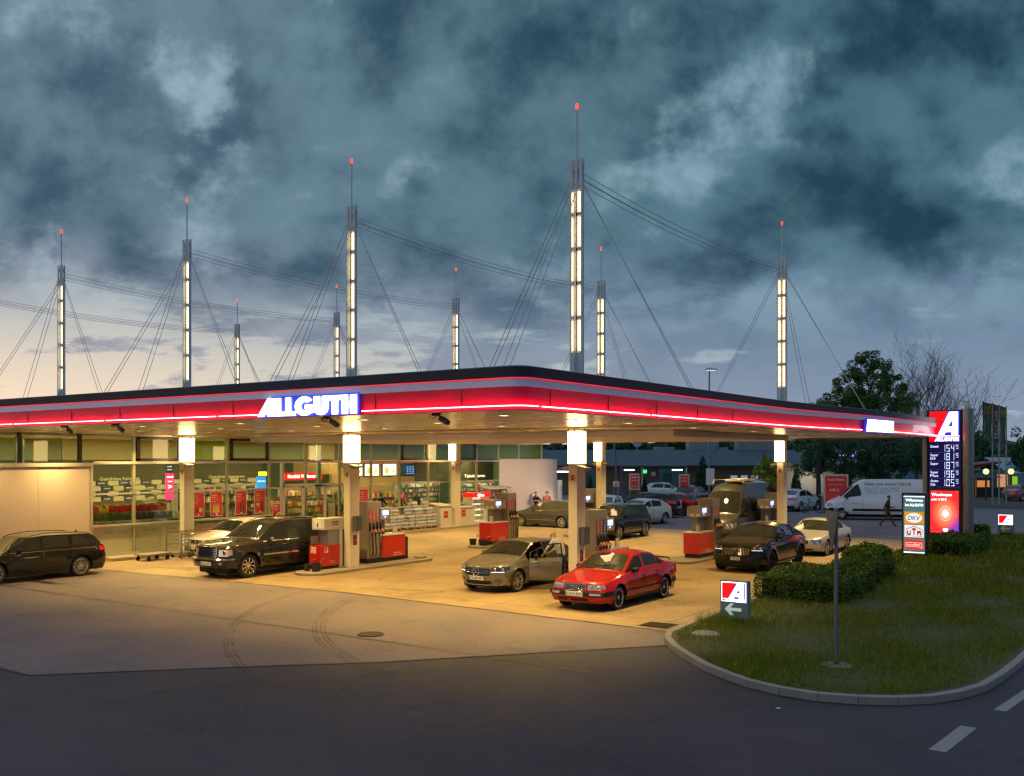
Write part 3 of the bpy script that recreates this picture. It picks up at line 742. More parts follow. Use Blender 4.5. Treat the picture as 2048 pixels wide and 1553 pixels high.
    mb.tube([hd+fx*.088*k-up*.045*k+sy*.02*k, hd+fx*.092*k-up*.045*k, hd+fx*.088*k-up*.045*k-sy*.02*k], .006*k, 5, 5)
    root = thing('person', label, 'person', loc, rotz, group)
    skin = mat('skin', (0.55, 0.32, 0.22), 0.5, var=0.05)
    ms = [skin] + [mat('cloth_%d_%d_%d' % c, c, 0.85, var=0.15, scale=12) for c in cols] + [ink, mat('lips', (0.4, 0.15, 0.12), 0.5, var=0)]
    obj('body', mb, ms, root, smooth=60)
    if hair:
        hb = MB(); P = []
        for i in range(7):
            a = math.pi*.5*i/6; row = []
            for j in range(17):
                th = 2*math.pi*j/16; front = math.cos(th) > 0.45
                aa = a*(0.62 if front else (1.25 if female else 1.08))
                row.append(hd+up*(.03+.115*math.cos(aa))*k + (fx*math.cos(th)*.108+sy*math.sin(th)*.098)*math.sin(aa)*k*1.02 - fx*.012*k)
            P.append(row)
        hb.grid(P); obj('hair', hb, mat('hair_%d' % int(hair[0]*1000), hair, 0.6, var=0.2, scale=40), root, smooth=True)
    if hat:
        hb = MB(); hb.sphere(hd+up*.06*k, (.1*k, .098*k, .07*k)); hb.box((hd.x+.02, hd.y-.06, hd.z+.055), (hd.x+.17, hd.y+.06, hd.z+.07)); obj('cap', hb, mat('cap_cloth', hat, .8), root, smooth=True)
    return root

# ================================================================ shop building
FU = -19.2
m_frame = mat('window_frame', (0.42, 0.40, 0.28), 0.4, 0.3, var=0.05)
m_fdark = mat('window_frame_dark', (0.025, 0.022, 0.018), 0.4, var=0.05)
m_rail = mat('frame_pale', (0.55, 0.50, 0.42), 0.35, 0.4, var=0.05)
m_glass = bpy.data.materials.new('shop_glass'); m_glass.use_nodes = True; t = NT(m_glass.node_tree); t.n.clear()
tr = t.node('ShaderNodeBsdfTransparent'); tr.inputs[0].default_value = (0.88, 0.92, 0.80, 1)
gl = t.node('ShaderNodeBsdfGlossy'); gl.inputs['Roughness'].default_value = 0.02; gl.inputs[0].default_value = (0.9, .92, .9, 1)
fr_ = t.node('ShaderNodeFresnel'); fr_.inputs[0].default_value = 1.45
gq = t.node('ShaderNodeNewGeometry'); mx = t.node('ShaderNodeMixShader'); t.link(t.math('MULTIPLY', t.math('MULTIPLY', fr_.outputs[0], t.math('SUBTRACT', 1.0, gq.outputs['Backfacing'])), 1.3, clamp=True), mx.inputs[0]); t.link(tr.outputs[0], mx.inputs[1]); t.link(gl.outputs[0], mx.inputs[2])
oo = t.node('ShaderNodeOutputMaterial'); t.link(mx.outputs[0], oo.inputs[0])
m_frost = mat('frosted_panel', (0.44, 0.45, 0.31), 0.3, 0.1, var=0.12, scale=.9, coat=.3)
m_gpanel = mat('grey_panel', (0.27, 0.25, 0.21), 0.4, 0.2, var=0.08, scale=1)
m_clad = mat('wall_cladding', (0.62, 0.51, 0.45), 0.40, 0.1, var=0.05, scale=.5)

shop = thing('shop_building', 'glass fronted filling station shop with lit interior under the canopy', 'building', (0, 0, 0))
def fbox(mb, v0, v1, z0, z1, d0=0.0, d1=0.08, mi=0): mb.box((FU+d0, v0, z0), (FU+d1, v1, z1), mi)
vm = [-6.36, -4.08, -1.81, 0.42, 2.68, 5.02, 7.19, 9.40, 11.63, 13.76, 16.11, 18.02, 20.43, 22.61, 24.76, 27.3]
# pale cladding on the left and the curved panel on the right
mb = MB()
fbox(mb, -14, -3.68, .12, 3.56, -.05, .10)
obj('cladding_panel', mb, m_clad, shop, bev=.01)
for vq in (-12.9, -11.1, -9.3, -7.5, -5.7): mb = MB(); fbox(mb, vq-.006, vq+.006, .14, 3.55, .098, .1025); obj('panel_seam', mb, m_gpanel, shop)
mb = MB(); mb.box((FU+.1, -14, 3.56), (FU+.16, -3.6, 3.69)); mb.box((FU+.1, -3.68, .12), (FU+.13, -3.6, 3.56)); obj('cladding_trim', mb, m_rail, shop)
mb = MB(); rows = []
for zz in (.1, 3.72):
    rows.append([(FU+.02+1.25*math.sin(math.pi*min(1, j/20)*.82), 22.7+5.4*j/20, zz) for j in range(21)])
mb.grid(rows, flip=True); o_ = obj('curved_wall', mb, m_clad, shop, smooth=True)
mb = MB(); rows = [[(FU+.05+1.29*math.sin(math.pi*min(1, j/20)*.82), 22.66+5.44*j/20, zz) for j in range(21)] for zz in (3.72, 3.80)]
rows.append([(FU-.1, 22.7+5.4*j/20, 3.80) for j in range(21)]); mb.grid(rows, flip=True); obj('curved_wall_cap', mb, m_rail, shop, smooth=30)
# solid parts of the building
m_iwall = mat('inner_wall_olive', (0.10, 0.085, 0.04), 0.7, var=0.1, scale=1)
m_iyel = mat('inner_wall_yellow', (0.62, 0.50, 0.16), 0.7, var=0.06, scale=.7)
m_ilime = mat('inner_wall_lime', (0.42, 0.48, 0.03), 0.7, var=0.06, scale=.7)
m_iolive = mat('inner_wall_olive_light', (0.36, 0.36, 0.10), 0.7, var=0.06, scale=.7)
m_igreen = mat('inner_wall_green', (0.16, 0.24, 0.13), 0.7, var=0.1, scale=.7)
m_floor = mat('shop_floor', (0.5, 0.45, 0.36), 0.3, var=0.08)
mb = MB(); mb.box((-34, -14, 0), (FU-.05, 27.3, .10)); obj('shop_floor', mb, m_floor, shop)
mb = MB(); mb.box((-34, -14, 4.70), (FU-.02, 27.3, 4.77)); obj('shop_ceiling', mb, mat('shop_ceiling', (0.6, 0.55, 0.4), 0.6), shop)
mb = MB(); mb.box((-34.2, -14, 0), (-34, 27.3, 4.7)); mb.box((-34, -14.2, 0), (FU, -14, 4.7)); mb.box((-34, 27.3, 0), (FU-.2, 27.5, 4.7)); obj('outer_wall', mb, m_igreen, shop)
# lower frames
mull = MB(); mdark = MB()
for i, v in enumerate(vm):
    if v < -3:
        fbox(mull if i else mdark, v-.05, v+.05, 3.7, 4.77, -.02, .06)
        continue
    if v < 22: fbox(mull, v-.06, v+.045, .12, 4.77, -.04, .07); fbox(mdark, v+.045, v+.10, .12, 4.77, -.12, .0)
    else: fbox(mull, v-.05, v+.05, 3.8, 4.77, -.02, .07)
fbox(mdark, -6.42, -6.28, 3.7, 4.77, .0, .07); fbox(mdark, -4.16, -4.0, 3.7, 4.77, .0, .07)
obj('mullions', mull, m_frame, shop); obj('mullion_dark_strip', mdark, m_fdark, shop)  # dark frame strips beside the mullions, plus two dark mullions
mb = MB(); fbox(mb, -3.6, 22.6, 3.63, 3.73, -.05, .12); obj('transom', mb, m_rail, shop, bev=.006)
mb = MB(); fbox(mb, -3.6, 5.7, 2.46, 2.52, -.04, .09); fbox(mb, 9.9, 22.6, 2.50, 2.56, -.04, .09); obj('middle_rail', mb, m_rail, shop)
mb = MB(); fbox(mb, -3.6, 5.1, 1.24, 1.32, -.05, .12); fbox(mb, 10.0, 22.6, 1.24, 1.31, -.05, .12); obj('sill', mb, m_rail, shop)
mb = MB(); fbox(mb, -3.6, 22.6, 4.72, 4.775, -.05, .10); obj('head_rail', mb, m_rail, shop)
mb = MB(); fbox(mb, -3.6, 22.6, .12, .2, -.05, .12); obj('base_rail', mb, m_rail, shop)
for a, b_ in ((-3.6, -1.87), (-1.71, .38)):
    mb = MB(); fbox(mb, a, b_, .2, 1.24, -.02, .02); obj('frosted_panel', mb, m_frost, shop)
for a, b_ in ((.52, 2.62), (2.78, 4.96)):
    mb = MB(); fbox(mb, a, b_, .2, 1.24, -.02, .03); obj('grey_panel', mb, m_gpanel, shop)
for i in range(8, 14):
    mb = MB(); fbox(mb, vm[i-1]+.1, vm[i]-.06, .2, 1.24, -.02, .03); obj('grey_panel', mb, m_gpanel, shop)
def pane(a, b_, z0, z1): mb = MB(); fbox(mb, a, b_, z0, z1, .018, .024); obj('window_pane', mb, m_glass, shop)
vv = [-14, -9, -6.36, -4.08] + vm[2:]
for a, b_ in zip(vv[:-1], vv[1:]): pane(a+.08, b_-.06, 3.74, 4.71)
for a, b_ in zip(vm[2:13], vm[3:14]):
    if 5.0 <= a < 9.3: continue
    pane(a+.1, b_-.06, 2.53, 3.62); pane(a+.1, b_-.06, 1.32, 2.46)
pane(-3.6, -1.87, 2.53, 3.62); pane(-3.6, -1.87, 1.32, 2.46)
# opening lights with heavy dark frames
for a, b_ in ((-1.72, .32), (2.8, 4.92), (13.88, 16.02), (18.2, 20.3)):
    mb = MB()
    for q in ((a, a+.16, 3.75, 4.70), (b_-.16, b_, 3.75, 4.70), (a, b_, 3.75, 3.86), (a, b_, 4.60, 4.70)): fbox(mb, *q, .03, .10)
    obj('opening_window_frame', mb, m_fdark, shop, bev=.004)
# entrance
mb = MB()
for v in (5.75, 9.95): fbox(mb, v-.06, v+.06, .12, 3.63, -.05, .13)
fbox(mb, 5.7, 10.0, 2.56, 2.66, -.05, .13)
obj('door_frame', mb, m_rail, shop)
for a, b_ in ((5.82, 6.95), (7.0, 8.35), (8.4, 9.88)):
    mb = MB()
    for q in ((a, a+.06, .12, 2.55), (b_-.06, b_, .12, 2.55), (a, b_, .12, .25), (a, b_, 2.48, 2.55)): fbox(mb, *q, .05, .10)
    d = obj('sliding_door', mb, m_rail, shop); m2 = MB(); fbox(m2, a+.06, b_-.06, .25, 2.48, .07, .076); obj('door_pane', m2, m_glass, d)
pane(5.82, 7.1, 2.68, 3.6); pane(7.2, 9.88, 2.68, 3.6)
mb = MB(); fbox(mb, 7.7, 8.1, 2.52, 2.6, .13, .22); obj('door_sensor', mb, blackp, shop)
# silhouettes lettering on the frosted glass
mb = MB(); Mf = lambda v, z, d=.024: frame((FU+d, v, z), (0, 1, 0), (0, 0, 1), (1, 0, 0))
text_mb('Autohof', .12, None, .01, .002, Mf(-2.9, .98), mb=mb); text_mb('Shop', .12, None, .01, .002, Mf(-2.2, .98), mb=mb)
text_mb('Waschstrasse', .12, None, .01, .002, Mf(-1.1, .98), mb=mb); text_mb('Getränke', .12, None, .01, .002, Mf(-.1, .98), mb=mb)
obj('panel_lettering', mb, mat('lettering_grey', (0.22, 0.21, 0.15), .6, var=0), shop)
# inner partitions: dark sign band and bright upper walls
mb = MB(); mb.box((-25.2, -10, 2.80), (-25.0, 9.6, 3.72)); mb.box((-23.1, 21.7, 2.45), (-22.95, 27.2, 3.78)); mb.box((-25.2, 21.7, .1), (-23.1, 21.8, 3.78)); obj('inner_dark_band', mb, m_iwall, shop)
for a, b_, m_ in ((-14, -1.2, m_iolive), (-1.15, 5.2, m_iyel), (5.25, 7.9, m_ilime), (7.95, 12.7, m_iolive), (12.75, 15.2, m_iyel), (15.25, 27.2, m_igreen)):
    mb = MB(); mb.box((-25.6, a, 3.78), (-25.4, b_, 4.7)); obj('upper_inner_wall', mb, m_, shop)
mb = MB(); mb.box((-25.2, -10, .1), (-25.05, 9.6, 2.80)); obj('inner_wall', mb, mat('inner_wall_cream', (0.5, 0.42, 0.25), .7), shop)
m_wood = mat('wood_wall', (0.50, 0.31, 0.12), 0.5, var=0.18, scale=2)
mb = MB(); mb.box((-25.2, 14.6, .1), (-25.0, 21.7, 3.75)); obj('wood_wall', mb, m_wood, shop)
mb = MB()
for i in range(14): mb.box((-23.1, 10.0, 3.0+i*.052), (-23.05, 13.2, 3.028+i*.052))
obj('slatted_wall', mb, m_wood, shop)
for v in (-5.1, 10.2): mb = MB(); mb.tube([(-21.5, v, .1), (-21.5, v, 4.7)], .16, 12); obj('round_pillar', mb, mat('pillar_metal', (0.35, 0.42, 0.32), .3, .6), shop, smooth=True)
mb = MB()
for v in (-27.45+27.45-4.9,): mb.box((-27.6, v-.15, .1), (-27.3, v+.35, 4.7))
obj('inner_column', mb, m_col, shop)
mb = MB(); mb.box((-24.5, 15.0, 3.66), (-24.4, 23.6, 3.72)); obj('red_light_line', mb, mat('red_line', (1, .1, .1), emit=1.2, ecol=(240, 50, 50), var=0), shop)
mb = MB()
for v in (-10.6, -9.7): mb.box((-24, v, 4.66), (-21.8, v+.1, 4.69))
# shop ceiling lamps
m_panel = mat('ceiling_lamp_panel', (1, .95, .8), emit=4, ecol=(255, 240, 196), var=0)
lp = [(-22.2, v) for v in (-8.4, -2.9, 0.9, 4.1, 7.9, 12.4, 15.6, 19.4, 23.8)] + [(-28.5, v) for v in (-6, 3, 12, 21)]
pr = thing('shop_ceiling_lamp', 'square lit lamp panel on the shop ceiling', 'ceiling lamp', (0, 0, 0), group='lamp panels on the shop ceiling')
mb = MB(); mb.box((-.16, -.16, -.02), (.16, .16, 0)); obj('diffuser', mb, m_panel, pr)
mb = MB()
for q in ((-.19, -.19, .19, -.16), (-.19, .16, .19, .19), (-.19, -.16, -.16, .16), (.16, -.16, .19, .16)): mb.box((q[0], q[1], -.03), (q[2], q[3], 0))
obj('lamp_frame', mb, m_trim, pr)
for i, (u, v) in enumerate(lp):
    o = pr if i == 0 else dup(pr); o.location = (u, v, 4.70); o['label'] = (f'lit ceiling panel near the shop window, {ORD[i]} from the left' if i < 9 else f'lit ceiling panel deep in the shop, {ORD[i-9]} from the left')
    area('shop_lamp', (u, v, 4.64), 150, (1, .84, .46), .9, shape='SQUARE')
# ---- signs and goods in the shop
e_txt = mat('lit_letters', (1, .95, .8), emit=2.0, ecol=(255, 244, 214), var=0)
def wall_sign(name, label, cat, v, z, u, w, h, m, texts, tm=e_txt, depth=.04, group=None):
    s_ = thing(name, label, cat, (u, v, z), group=group); M = frame((0, 0, 0), (0, 1, 0), (0, 0, 1), (1, 0, 0))
    mb = MB(); mb.box((-w/2, -h/2, 0), (w/2, h/2, depth), 0, M); obj('board', mb, m, s_)
    if texts:
        mb = MB()
        for (tx, x, y, sz, wd) in texts: text_mb(tx, sz, wd, .012, depth+.002, M @ Matrix.Translation((x, y, 0)), mb=mb)
        obj('lettering', mb, tm, s_)
    return s_
m_inkc = mat('pale_letters', (0.7, 0.62, 0.35), .5, var=0, emit=.25, ecol=(230, 210, 130))
s_ = thing('wall_lettering', 'pale wall lettering above the drinks coolers behind the left window', 'lettering', (-24.98, 1.35, 2.86))
mb = text_mb('Gekühltes Feinkost', .2, 2.0, .012, .01, frame((0, 0, 0), (0, 1, 0), (0, 0, 1), (1, 0, 0)), mb=MB()); obj('letters', mb, m_inkc, s_)
s_ = thing('wall_lettering', 'pale wall lettering right of the window column above the coolers', 'lettering', (-24.98, 7.3, 2.86))
mb = text_mb('Gekühlte Getränke', .2, 2.2, .012, .01, frame((0, 0, 0), (0, 1, 0), (0, 0, 1), (1, 0, 0)), mb=MB()); obj('letters', mb, m_inkc, s_)
s_ = thing('wall_lettering', 'white wall lettering Tabakwaren over the rear shelves', 'lettering', (-22.93, 25.2, 2.62))
mb = text_mb('Tabakwaren', .26, 2.2, .012, .01, frame((0, 0, 0), (0, 1, 0), (0, 0, 1), (1, 0, 0)), mb=MB()); obj('letters', mb, e_txt, s_)
m_pw = mat('tile_cream', (0.62, 0.52, 0.30), .5, var=.05); m_pb = mat('tile_slate', (0.07, 0.08, 0.11), .5, var=.1)
tb = thing('advert_board', 'chequered cream and slate advertising tiles on the cooler front', 'advert board', (-24.9, -8, 1.93))
mb = MB()
for r in range(4):
    for c in range(31):
        if rnd.random() < .93: mb.box((0, c*.56+(r % 2)*.3, r*.235), (.03, c*.56+(r % 2)*.3+.5, r*.235+.205), (c+r) % 2)
obj('tiles', mb, [m_pw, m_pb], tb)
mb = MB()
for r in range(4):
    for c in range(31):
        if (c+r) % 2: mb.box((.031, c*.56+(r % 2)*.3+.08, r*.235+.08), (.034, c*.56+(r % 2)*.3+.4, r*.235+.13))
obj('tile_lettering', mb, m_pw, tb)
wall_sign('welcome_sign', 'red lit sign reading Herzlich Willkommen above the shop entrance', 'sign', 9.3, 2.95, -21.6, 2.5, .38, mat('sign_red_soft', (.8, .03, .01), emit=1.1, ecol=(255, 36, 14), var=0), [('Herzlich Willkommen', 0, -.08, .25, 2.1)], e_white2)
pk = wall_sign('digital_column', 'tall pink glowing screen inside the window beside the left column', 'screen', .68, 2.66, -20.4, .40, 1.12, mat('screen_pink', (1, .1, .3), emit=1.3, ecol=(255, 60, 120), var=0), [('aktuell', 0, .38, .11, .3), ('neu', 0, .2, .1, .2), ('>', 0, -.1, .3, .2)], e_white2)
wall_sign('price_screen', 'small dark blue screen with white figures at the top of the left window', 'screen', .65, 3.44, -20.4, .3, .32, mat('screen_blue_dark', (.02, .03, .1), emit=.25, ecol=(40, 60, 140), var=0), [('1.549', 0, .04, .08, .22), ('1.819', 0, -.09, .08, .22)], e_txt)
wall_sign('shop_screen', 'blue and green lit advertising screen over the shop shelves', 'screen', 6.25, 2.72, -21.2, .58, .54, mat('screen_blue', (.05, .3, .9), emit=1.3, ecol=(60, 150, 235), var=0), [('Jetzt neu', 0, .02, .12, .45)], e_white)
wall_sign('yellow_sign', 'small bright yellow sign hanging over the shop shelves', 'sign', 7.2, 3.1, -22.2, .5, .2, mat('sign_yellow', (.9, .9, .05), emit=1.8, ecol=(244, 250, 60), var=0), [('Lotto', 0, -.05, .13, .36)], e_red)
e_scr = mat('menu_screen_white', (1, 1, 1), emit=1.6, ecol=(226, 240, 250), var=0); e_scd = mat('menu_screen_dark', (.03, .05, .07), emit=.35, ecol=(40, 70, 90), var=0)
m_food = mat('food_picture', (.8, .55, .1), emit=.9, ecol=(236, 186, 90), var=.3, scale=30)
for i, (v, lb, dk) in enumerate(((16.35, 'menu screen half hidden by the column, leftmost over the bistro counter', 0), (17.75, 'bright menu screen with a dish picture, second over the bistro counter', 0), (19.3, 'bright menu screen with two small dishes, third over the bistro counter', 0), (20.95, 'dark menu screen with blue price columns, rightmost over the bistro counter', 1))):
    s_ = thing('menu_screen', lb, 'screen', (-24.95, v, 3.15), group='menu screens over the bistro counter'); M = frame((0, 0, 0), (0, 1, 0), (0, 0, 1), (1, 0, 0))
    mb = MB(); mb.box((-.62, -.37, 0), (.62, .37, .05), 0, M); obj('bezel', mb, blackp, s_)
    mb = MB(); mb.box((-.59, -.34, .052), (.59, .34, .055), 0, M); obj('picture', mb, e_scd if dk else e_scr, s_)
    mb = MB()
    if dk:
        for c in range(3):
            for r in range(4): mb.box((-.1+c*.26, -.3+r*.14, .057), (.06+c*.26, -.22+r*.14, .06), 0, M)
        obj('price_columns', mb, mat('price_blue', (.1, .3, 1), emit=1.2, ecol=(90, 150, 255), var=0), s_)
    else:
        mb.lathe([(.001, .058), (.19, .058)], 16, M=M @ Matrix.Translation((-.25, -.05, 0))); mb.lathe([(.001, .058), (.11, .058)], 12, M=M @ Matrix.Translation((.35, -.1, 0))); obj('dish_picture', mb, m_food, s_)
# red posters inside the windows
m_pos = mat('poster_red', (0.42, 0.035, 0.035), .45, var=.12, scale=3, emit=.12, ecol=(200, 40, 40)); m_posf = mat('poster_frame', (0.6, 0.58, 0.52), .4, .3, var=0); m_white = mat('print_white', (.8, .78, .74), .5, var=0)
m_bot = mat('bottle_print', (.10, .05, .03), .4, var=.3, scale=20); m_gold = mat('gold_print', (.6, .42, .1), .4, var=.3, scale=20)
def poster(label, v, z, w, h, pic, u=FU+.10, M0=None, group='red advertising posters behind the shop windows'):
    s_ = thing('window_poster', label, 'poster', (u, v, z), group=group); M = frame((0, 0, 0), (0, 1, 0), (0, 0, 1), (1, 0, 0))
    mb = MB(); mb.box((-w/2, -h/2, 0), (w/2, h/2, .02), 0, M); obj('frame', mb, m_posf, s_)
    mb = MB(); mb.box((-w/2+.03, -h/2+.03, .021), (w/2-.03, h/2-.03, .024), 0, M); obj('print', mb, m_pos, s_)
    mb = MB()
    for (tx, y, sz, ww) in (('Sommer', .33, .07, .26), ('genuss', .25, .07, .22), ('Angebot nur hier', .16, .03, .34), ('je 4.99', .06, .06, .2)): text_mb(tx, sz, ww, .01, .027, M @ Matrix.Translation((-w/2+.08+ww/2, y*h, 0)), mb=mb)
    big_a(mb, -.03, -h/2+.05, .07, .07, M @ Matrix.Translation((0, 0, .025)), 0, 0, 0); obj('lettering', mb, m_white, s_)
    mb = MB()
    if pic == 'bottles':
        for x in (-.02, .14):
            mb.prism([(x-.045, -.40*h), (x+.045, -.40*h), (x+.045, -.1*h), (x+.015, -.0*h), (x+.015, .06*h), (x-.015, .06*h), (x-.015, 0), (x-.045, -.1*h)], .025, .03, 0, M)
    elif pic == 'six':
        for q in range(5):
            x = -.16+q*.07; mb.prism([(x-.028, -.32*h), (x+.028, -.32*h), (x+.028, -.12*h), (x+.01, -.05*h), (x+.01, -.0), (x-.01, 0), (x-.01, -.05*h), (x-.028, -.12*h)], .025, .03, 1, M)
        mb.box((-.2, -.36*h, .025), (.16, -.24*h, .032), 1, M)
    elif pic == 'tower':
        mb.prism([(.02, -.4*h), (.2, -.4*h), (.18, -.05*h), (.12, .1*h), (.06, -.05*h)], .025, .03, 0, M); mb.lathe([(.001, .026), (.09, .026)], 12, mi=1, M=M @ Matrix.Translation((-.12, -.12, 0)))
    else:
        mb.box((-.12, -.32*h, .025), (.0, -.16*h, .03), 0, M); mb.box((.03, -.3*h, .025), (.2, -.14*h, .03), 1, M)
    obj('picture', mb, [m_bot, m_gold], s_)
for v, lb, pc in ((1.13, 'red window poster with dark goods, next to the column', 'goods'), (2.05, 'red window poster with a six pack of bottles', 'six'), (3.35, 'red window poster with two tall bottles', 'bottles'), (4.4, 'red window poster with a dark tower shape, rightmost of the four', 'tower')):
    poster(lb, v, 1.93, .62, 1.05, pc)
poster('small red poster low in the entrance lobby window', 5.35, 1.5, .5, .62, 'goods')
poster('faded dark red poster in the window right of the centre column', 11.0, 1.75, .62, 1.15, 'goods')

# beverage crates in tiers
crc = {'red': (0.50, 0.02, 0.015), 'green': (0.03, 0.16, 0.03), 'yellow': (0.6, 0.36, 0.02), 'blue': (0.03, 0.05, 0.14), 'brown': (0.12, 0.03, 0.02), 'grey': (0.18, 0.22, 0.3), 'orange': (.6, .2, .05)}
cproto = {}
def crate(c, loc, where):
    lb = f'{c} bottle crate {where}'
    if c not in cproto:
        t_ = thing('beverage_crate', lb, 'crate', loc, group='beverage crates tiered behind the left shop window'); mb = MB()
        mb.box((-.15, -.2, 0), (.15, .2, .05)); 
        for q in (((-.15, -.2, .05), (-.13, .2, .27)), ((.13, -.2, .05), (.15, -.06, .27)), ((.13, .06, .05), (.15, .2, .27)), ((.13, -.06, .05), (.15, .06, .17)), ((-.13, -.2, .05), (.13, -.18, .27)), ((-.13, .18, .05), (.13, .2, .27))): mb.box(*q)
        obj('crate_shell', mb, mat('crate_'+c, crc[c], .4, var=.08), t_, bev=.004)
        mb = MB()
        for a in range(3):
            for b2 in range(4): mb.lathe([(.001, .06), (.033, .06), (.033, .22), (.013, .27), (.013, .31), (.001, .31)], 7, M=Matrix.Translation((-.09+a*.09, -.135+b2*.09, 0)))
        obj('bottles', mb, mat('bottles_'+c, (.16, .12, .05) if c != 'grey' else (.4, .5, .55), .15, var=.4, scale=30, coat=1), t_, smooth=True); cproto[c] = t_
    else:
        t_ = dup(cproto[c], loc, label=lb)
    return t_
tiers = [(-20.3, 1.02, ['blue', 'brown', 'brown', 'blue', 'blue', 'grey', 'blue', 'blue', 'grey', 'blue'], 'in the lowest tier behind the left window'), (-20.7, 1.36, ['green']*6+['blue', 'blue', 'grey', 'grey'], 'in the middle tier behind the left window'), (-21.1, 1.66, ['yellow', 'orange', 'red', 'yellow', 'red', 'red', 'red', 'red', 'red', 'orange'], 'in the top tier behind the left window')]
for (u, z, cs, wh) in tiers:
    for i, c in enumerate(cs): crate(c, (u, -3.3+i*.45, z), f'{wh}, {ORD[i]} from the left')
for k, (u, z) in enumerate(((-20.3, 1.02), (-20.7, 1.36), (-21.1, 1.66))):
    tt = thing('crate_rack', ['low', 'middle', 'tall'][k]+' metal rack carrying a tier of beverage crates', 'rack', (u, -1.3, 0)); mb = MB(); mb.box((-.18, -2.3, z-.045), (.18, 2.3, z-.002)); obj('rack_board', mb, steel, tt)
    mb = MB()
    for y in (-2.2, -.7, .8, 2.25):
        for x in (-.15, .15): mb.box((x-.02, y-.02, .1), (x+.02, y+.02, z-.045))
    obj('rack_posts', mb, steel, tt)

# shelving with goods
def shelf(label, loc, L, H, n, pal, rotz=0, dens=.085, lit=False, seed=1):
    r = random.Random(seed); s_ = thing('shop_shelf', label, 'shelf', loc, rotz); mb = MB(); mb.box((-.3, -L/2, 0), (-.26, L/2, H)); 
    for y in (-L/2, L/2-.03): mb.box((-.3, y, 0), (.2, y+.03, H))
    obj('shelf_frame', mb, mat('shelf_metal', (.45, .42, .34), .4, .4), s_)
    mb = MB()
    for k in range(n): mb.box((-.26, -L/2+.03, .1+k*(H-.15)/n), (.2, L/2-.03, .125+k*(H-.15)/n))
    obj('shelf_boards', mb, mat('shelf_metal', (.45, .42, .34)), s_)
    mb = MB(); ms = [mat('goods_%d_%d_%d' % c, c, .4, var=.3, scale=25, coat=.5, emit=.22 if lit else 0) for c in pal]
    for k in range(n):
        y = -L/2+.06; z = .127+k*(H-.15)/n; hh = (H-.15)/n-.07
        while y < L/2-.12:
            w = dens*r.uniform(.6, 1.4); hq = hh*r.uniform(.55, 1); ci = r.randrange(len(pal)); 
            if r.random() < .93:
                if r.random() < .5: mb.box((-.1, y, z), (.17, y+w*.85, z+hq), ci)
                else: mb.tube([(.06, y+w/2, z), (.06, y+w/2, z+hq*.7), (.06, y+w/2, z+hq)], [w*.42, w*.42, w*.16], 8, ci)
            y += w
    g_ = obj('goods', mb, ms, s_); g_['kind'] = 'stuff'
    return s_
palA = [(170, 50, 36), (200, 160, 70), (60, 104, 60), (214, 206, 190), (60, 84, 130), (190, 110, 50), (110, 70, 50), (230, 220, 200), (90, 100, 90)]
palB = [(225, 180, 90), (230, 140, 50), (200, 84, 44), (140, 160, 60), (240, 220, 180), (150, 90, 40), (214, 170, 120)]
palC = [(230, 225, 200), (130, 180, 160), (220, 200, 110), (190, 90, 80), (90, 130, 90), (240, 240, 230), (120, 110, 100), (210, 190, 150)]
shelf('low snack shelf inside the window with the four posters', (-20.6, 3.6, .1), 4.6, 1.5, 4, palA, seed=2)
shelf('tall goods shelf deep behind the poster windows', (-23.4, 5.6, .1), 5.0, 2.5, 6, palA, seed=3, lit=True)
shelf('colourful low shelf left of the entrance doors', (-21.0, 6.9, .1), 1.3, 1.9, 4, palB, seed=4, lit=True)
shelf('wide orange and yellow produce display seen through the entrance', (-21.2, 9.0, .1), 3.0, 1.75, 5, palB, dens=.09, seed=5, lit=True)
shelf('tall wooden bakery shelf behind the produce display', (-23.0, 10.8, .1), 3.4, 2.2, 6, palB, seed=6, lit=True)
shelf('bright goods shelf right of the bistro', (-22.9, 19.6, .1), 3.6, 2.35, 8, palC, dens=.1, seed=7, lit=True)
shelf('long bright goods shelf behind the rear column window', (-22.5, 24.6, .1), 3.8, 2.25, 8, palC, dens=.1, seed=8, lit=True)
shelf('dark magazine shelf inside the window right of the entrance', (-20.3, 10.5, .1), 1.0, 1.5, 4, [(40, 60, 60), (90, 50, 40), (60, 80, 120)], seed=9)
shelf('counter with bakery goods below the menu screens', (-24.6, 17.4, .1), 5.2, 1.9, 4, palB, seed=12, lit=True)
# pendant lamps, tables and guests in the bistro
for i, v in enumerate((14.7, 15.7)):
    t_ = thing('bistro_table', 'small square bistro table ' + ('by the window near the column' if i == 0 else 'between the seated guests'), 'table', (-20.6, v, .1), group='bistro tables'); mb = MB(); mb.box((-.35, -.35, .72), (.35, .35, .76)); obj('tabletop', mb, m_wood, t_, bev=.005); mb = MB(); mb.tube([(0, 0, 0), (0, 0, .72)], .035, 8); obj('pedestal', mb, blackp, t_); mb = MB(); mb.lathe([(.001, .02), (.24, .02), (.25, 0)], 16); obj('foot', mb, blackp, t_)
sit = dict(pel=(0,0,.5), belly=(.02,0,.66), chest=(.05,0,.86), neck=(.09,0,1.04), skull=(.13,0,1.16), crown=(.13,0,1.24), shl=(.06,.17,.97), ell=(.2,.24,.72), wrl=(.42,.14,.74), shr=(.06,-.17,.97), elr=(.2,-.24,.72), wrr=(.42,-.14,.74),
           hil=(.05,.09,.48), knl=(.45,.12,.5), anl=(.45,.12,.08), tol=(.6,.12,.035), hir=(.05,-.09,.48), knr=(.45,-.12,.5), anr=(.45,-.12,.08), tor=(.6,-.12,.035))
person('guest in a dark jacket seated left at the window table of the bistro', (-20.5, 13.7, .70), R(90), [(20, 24, 34), (24, 24, 28), (15, 15, 15)], sit, group='guests in the bistro')
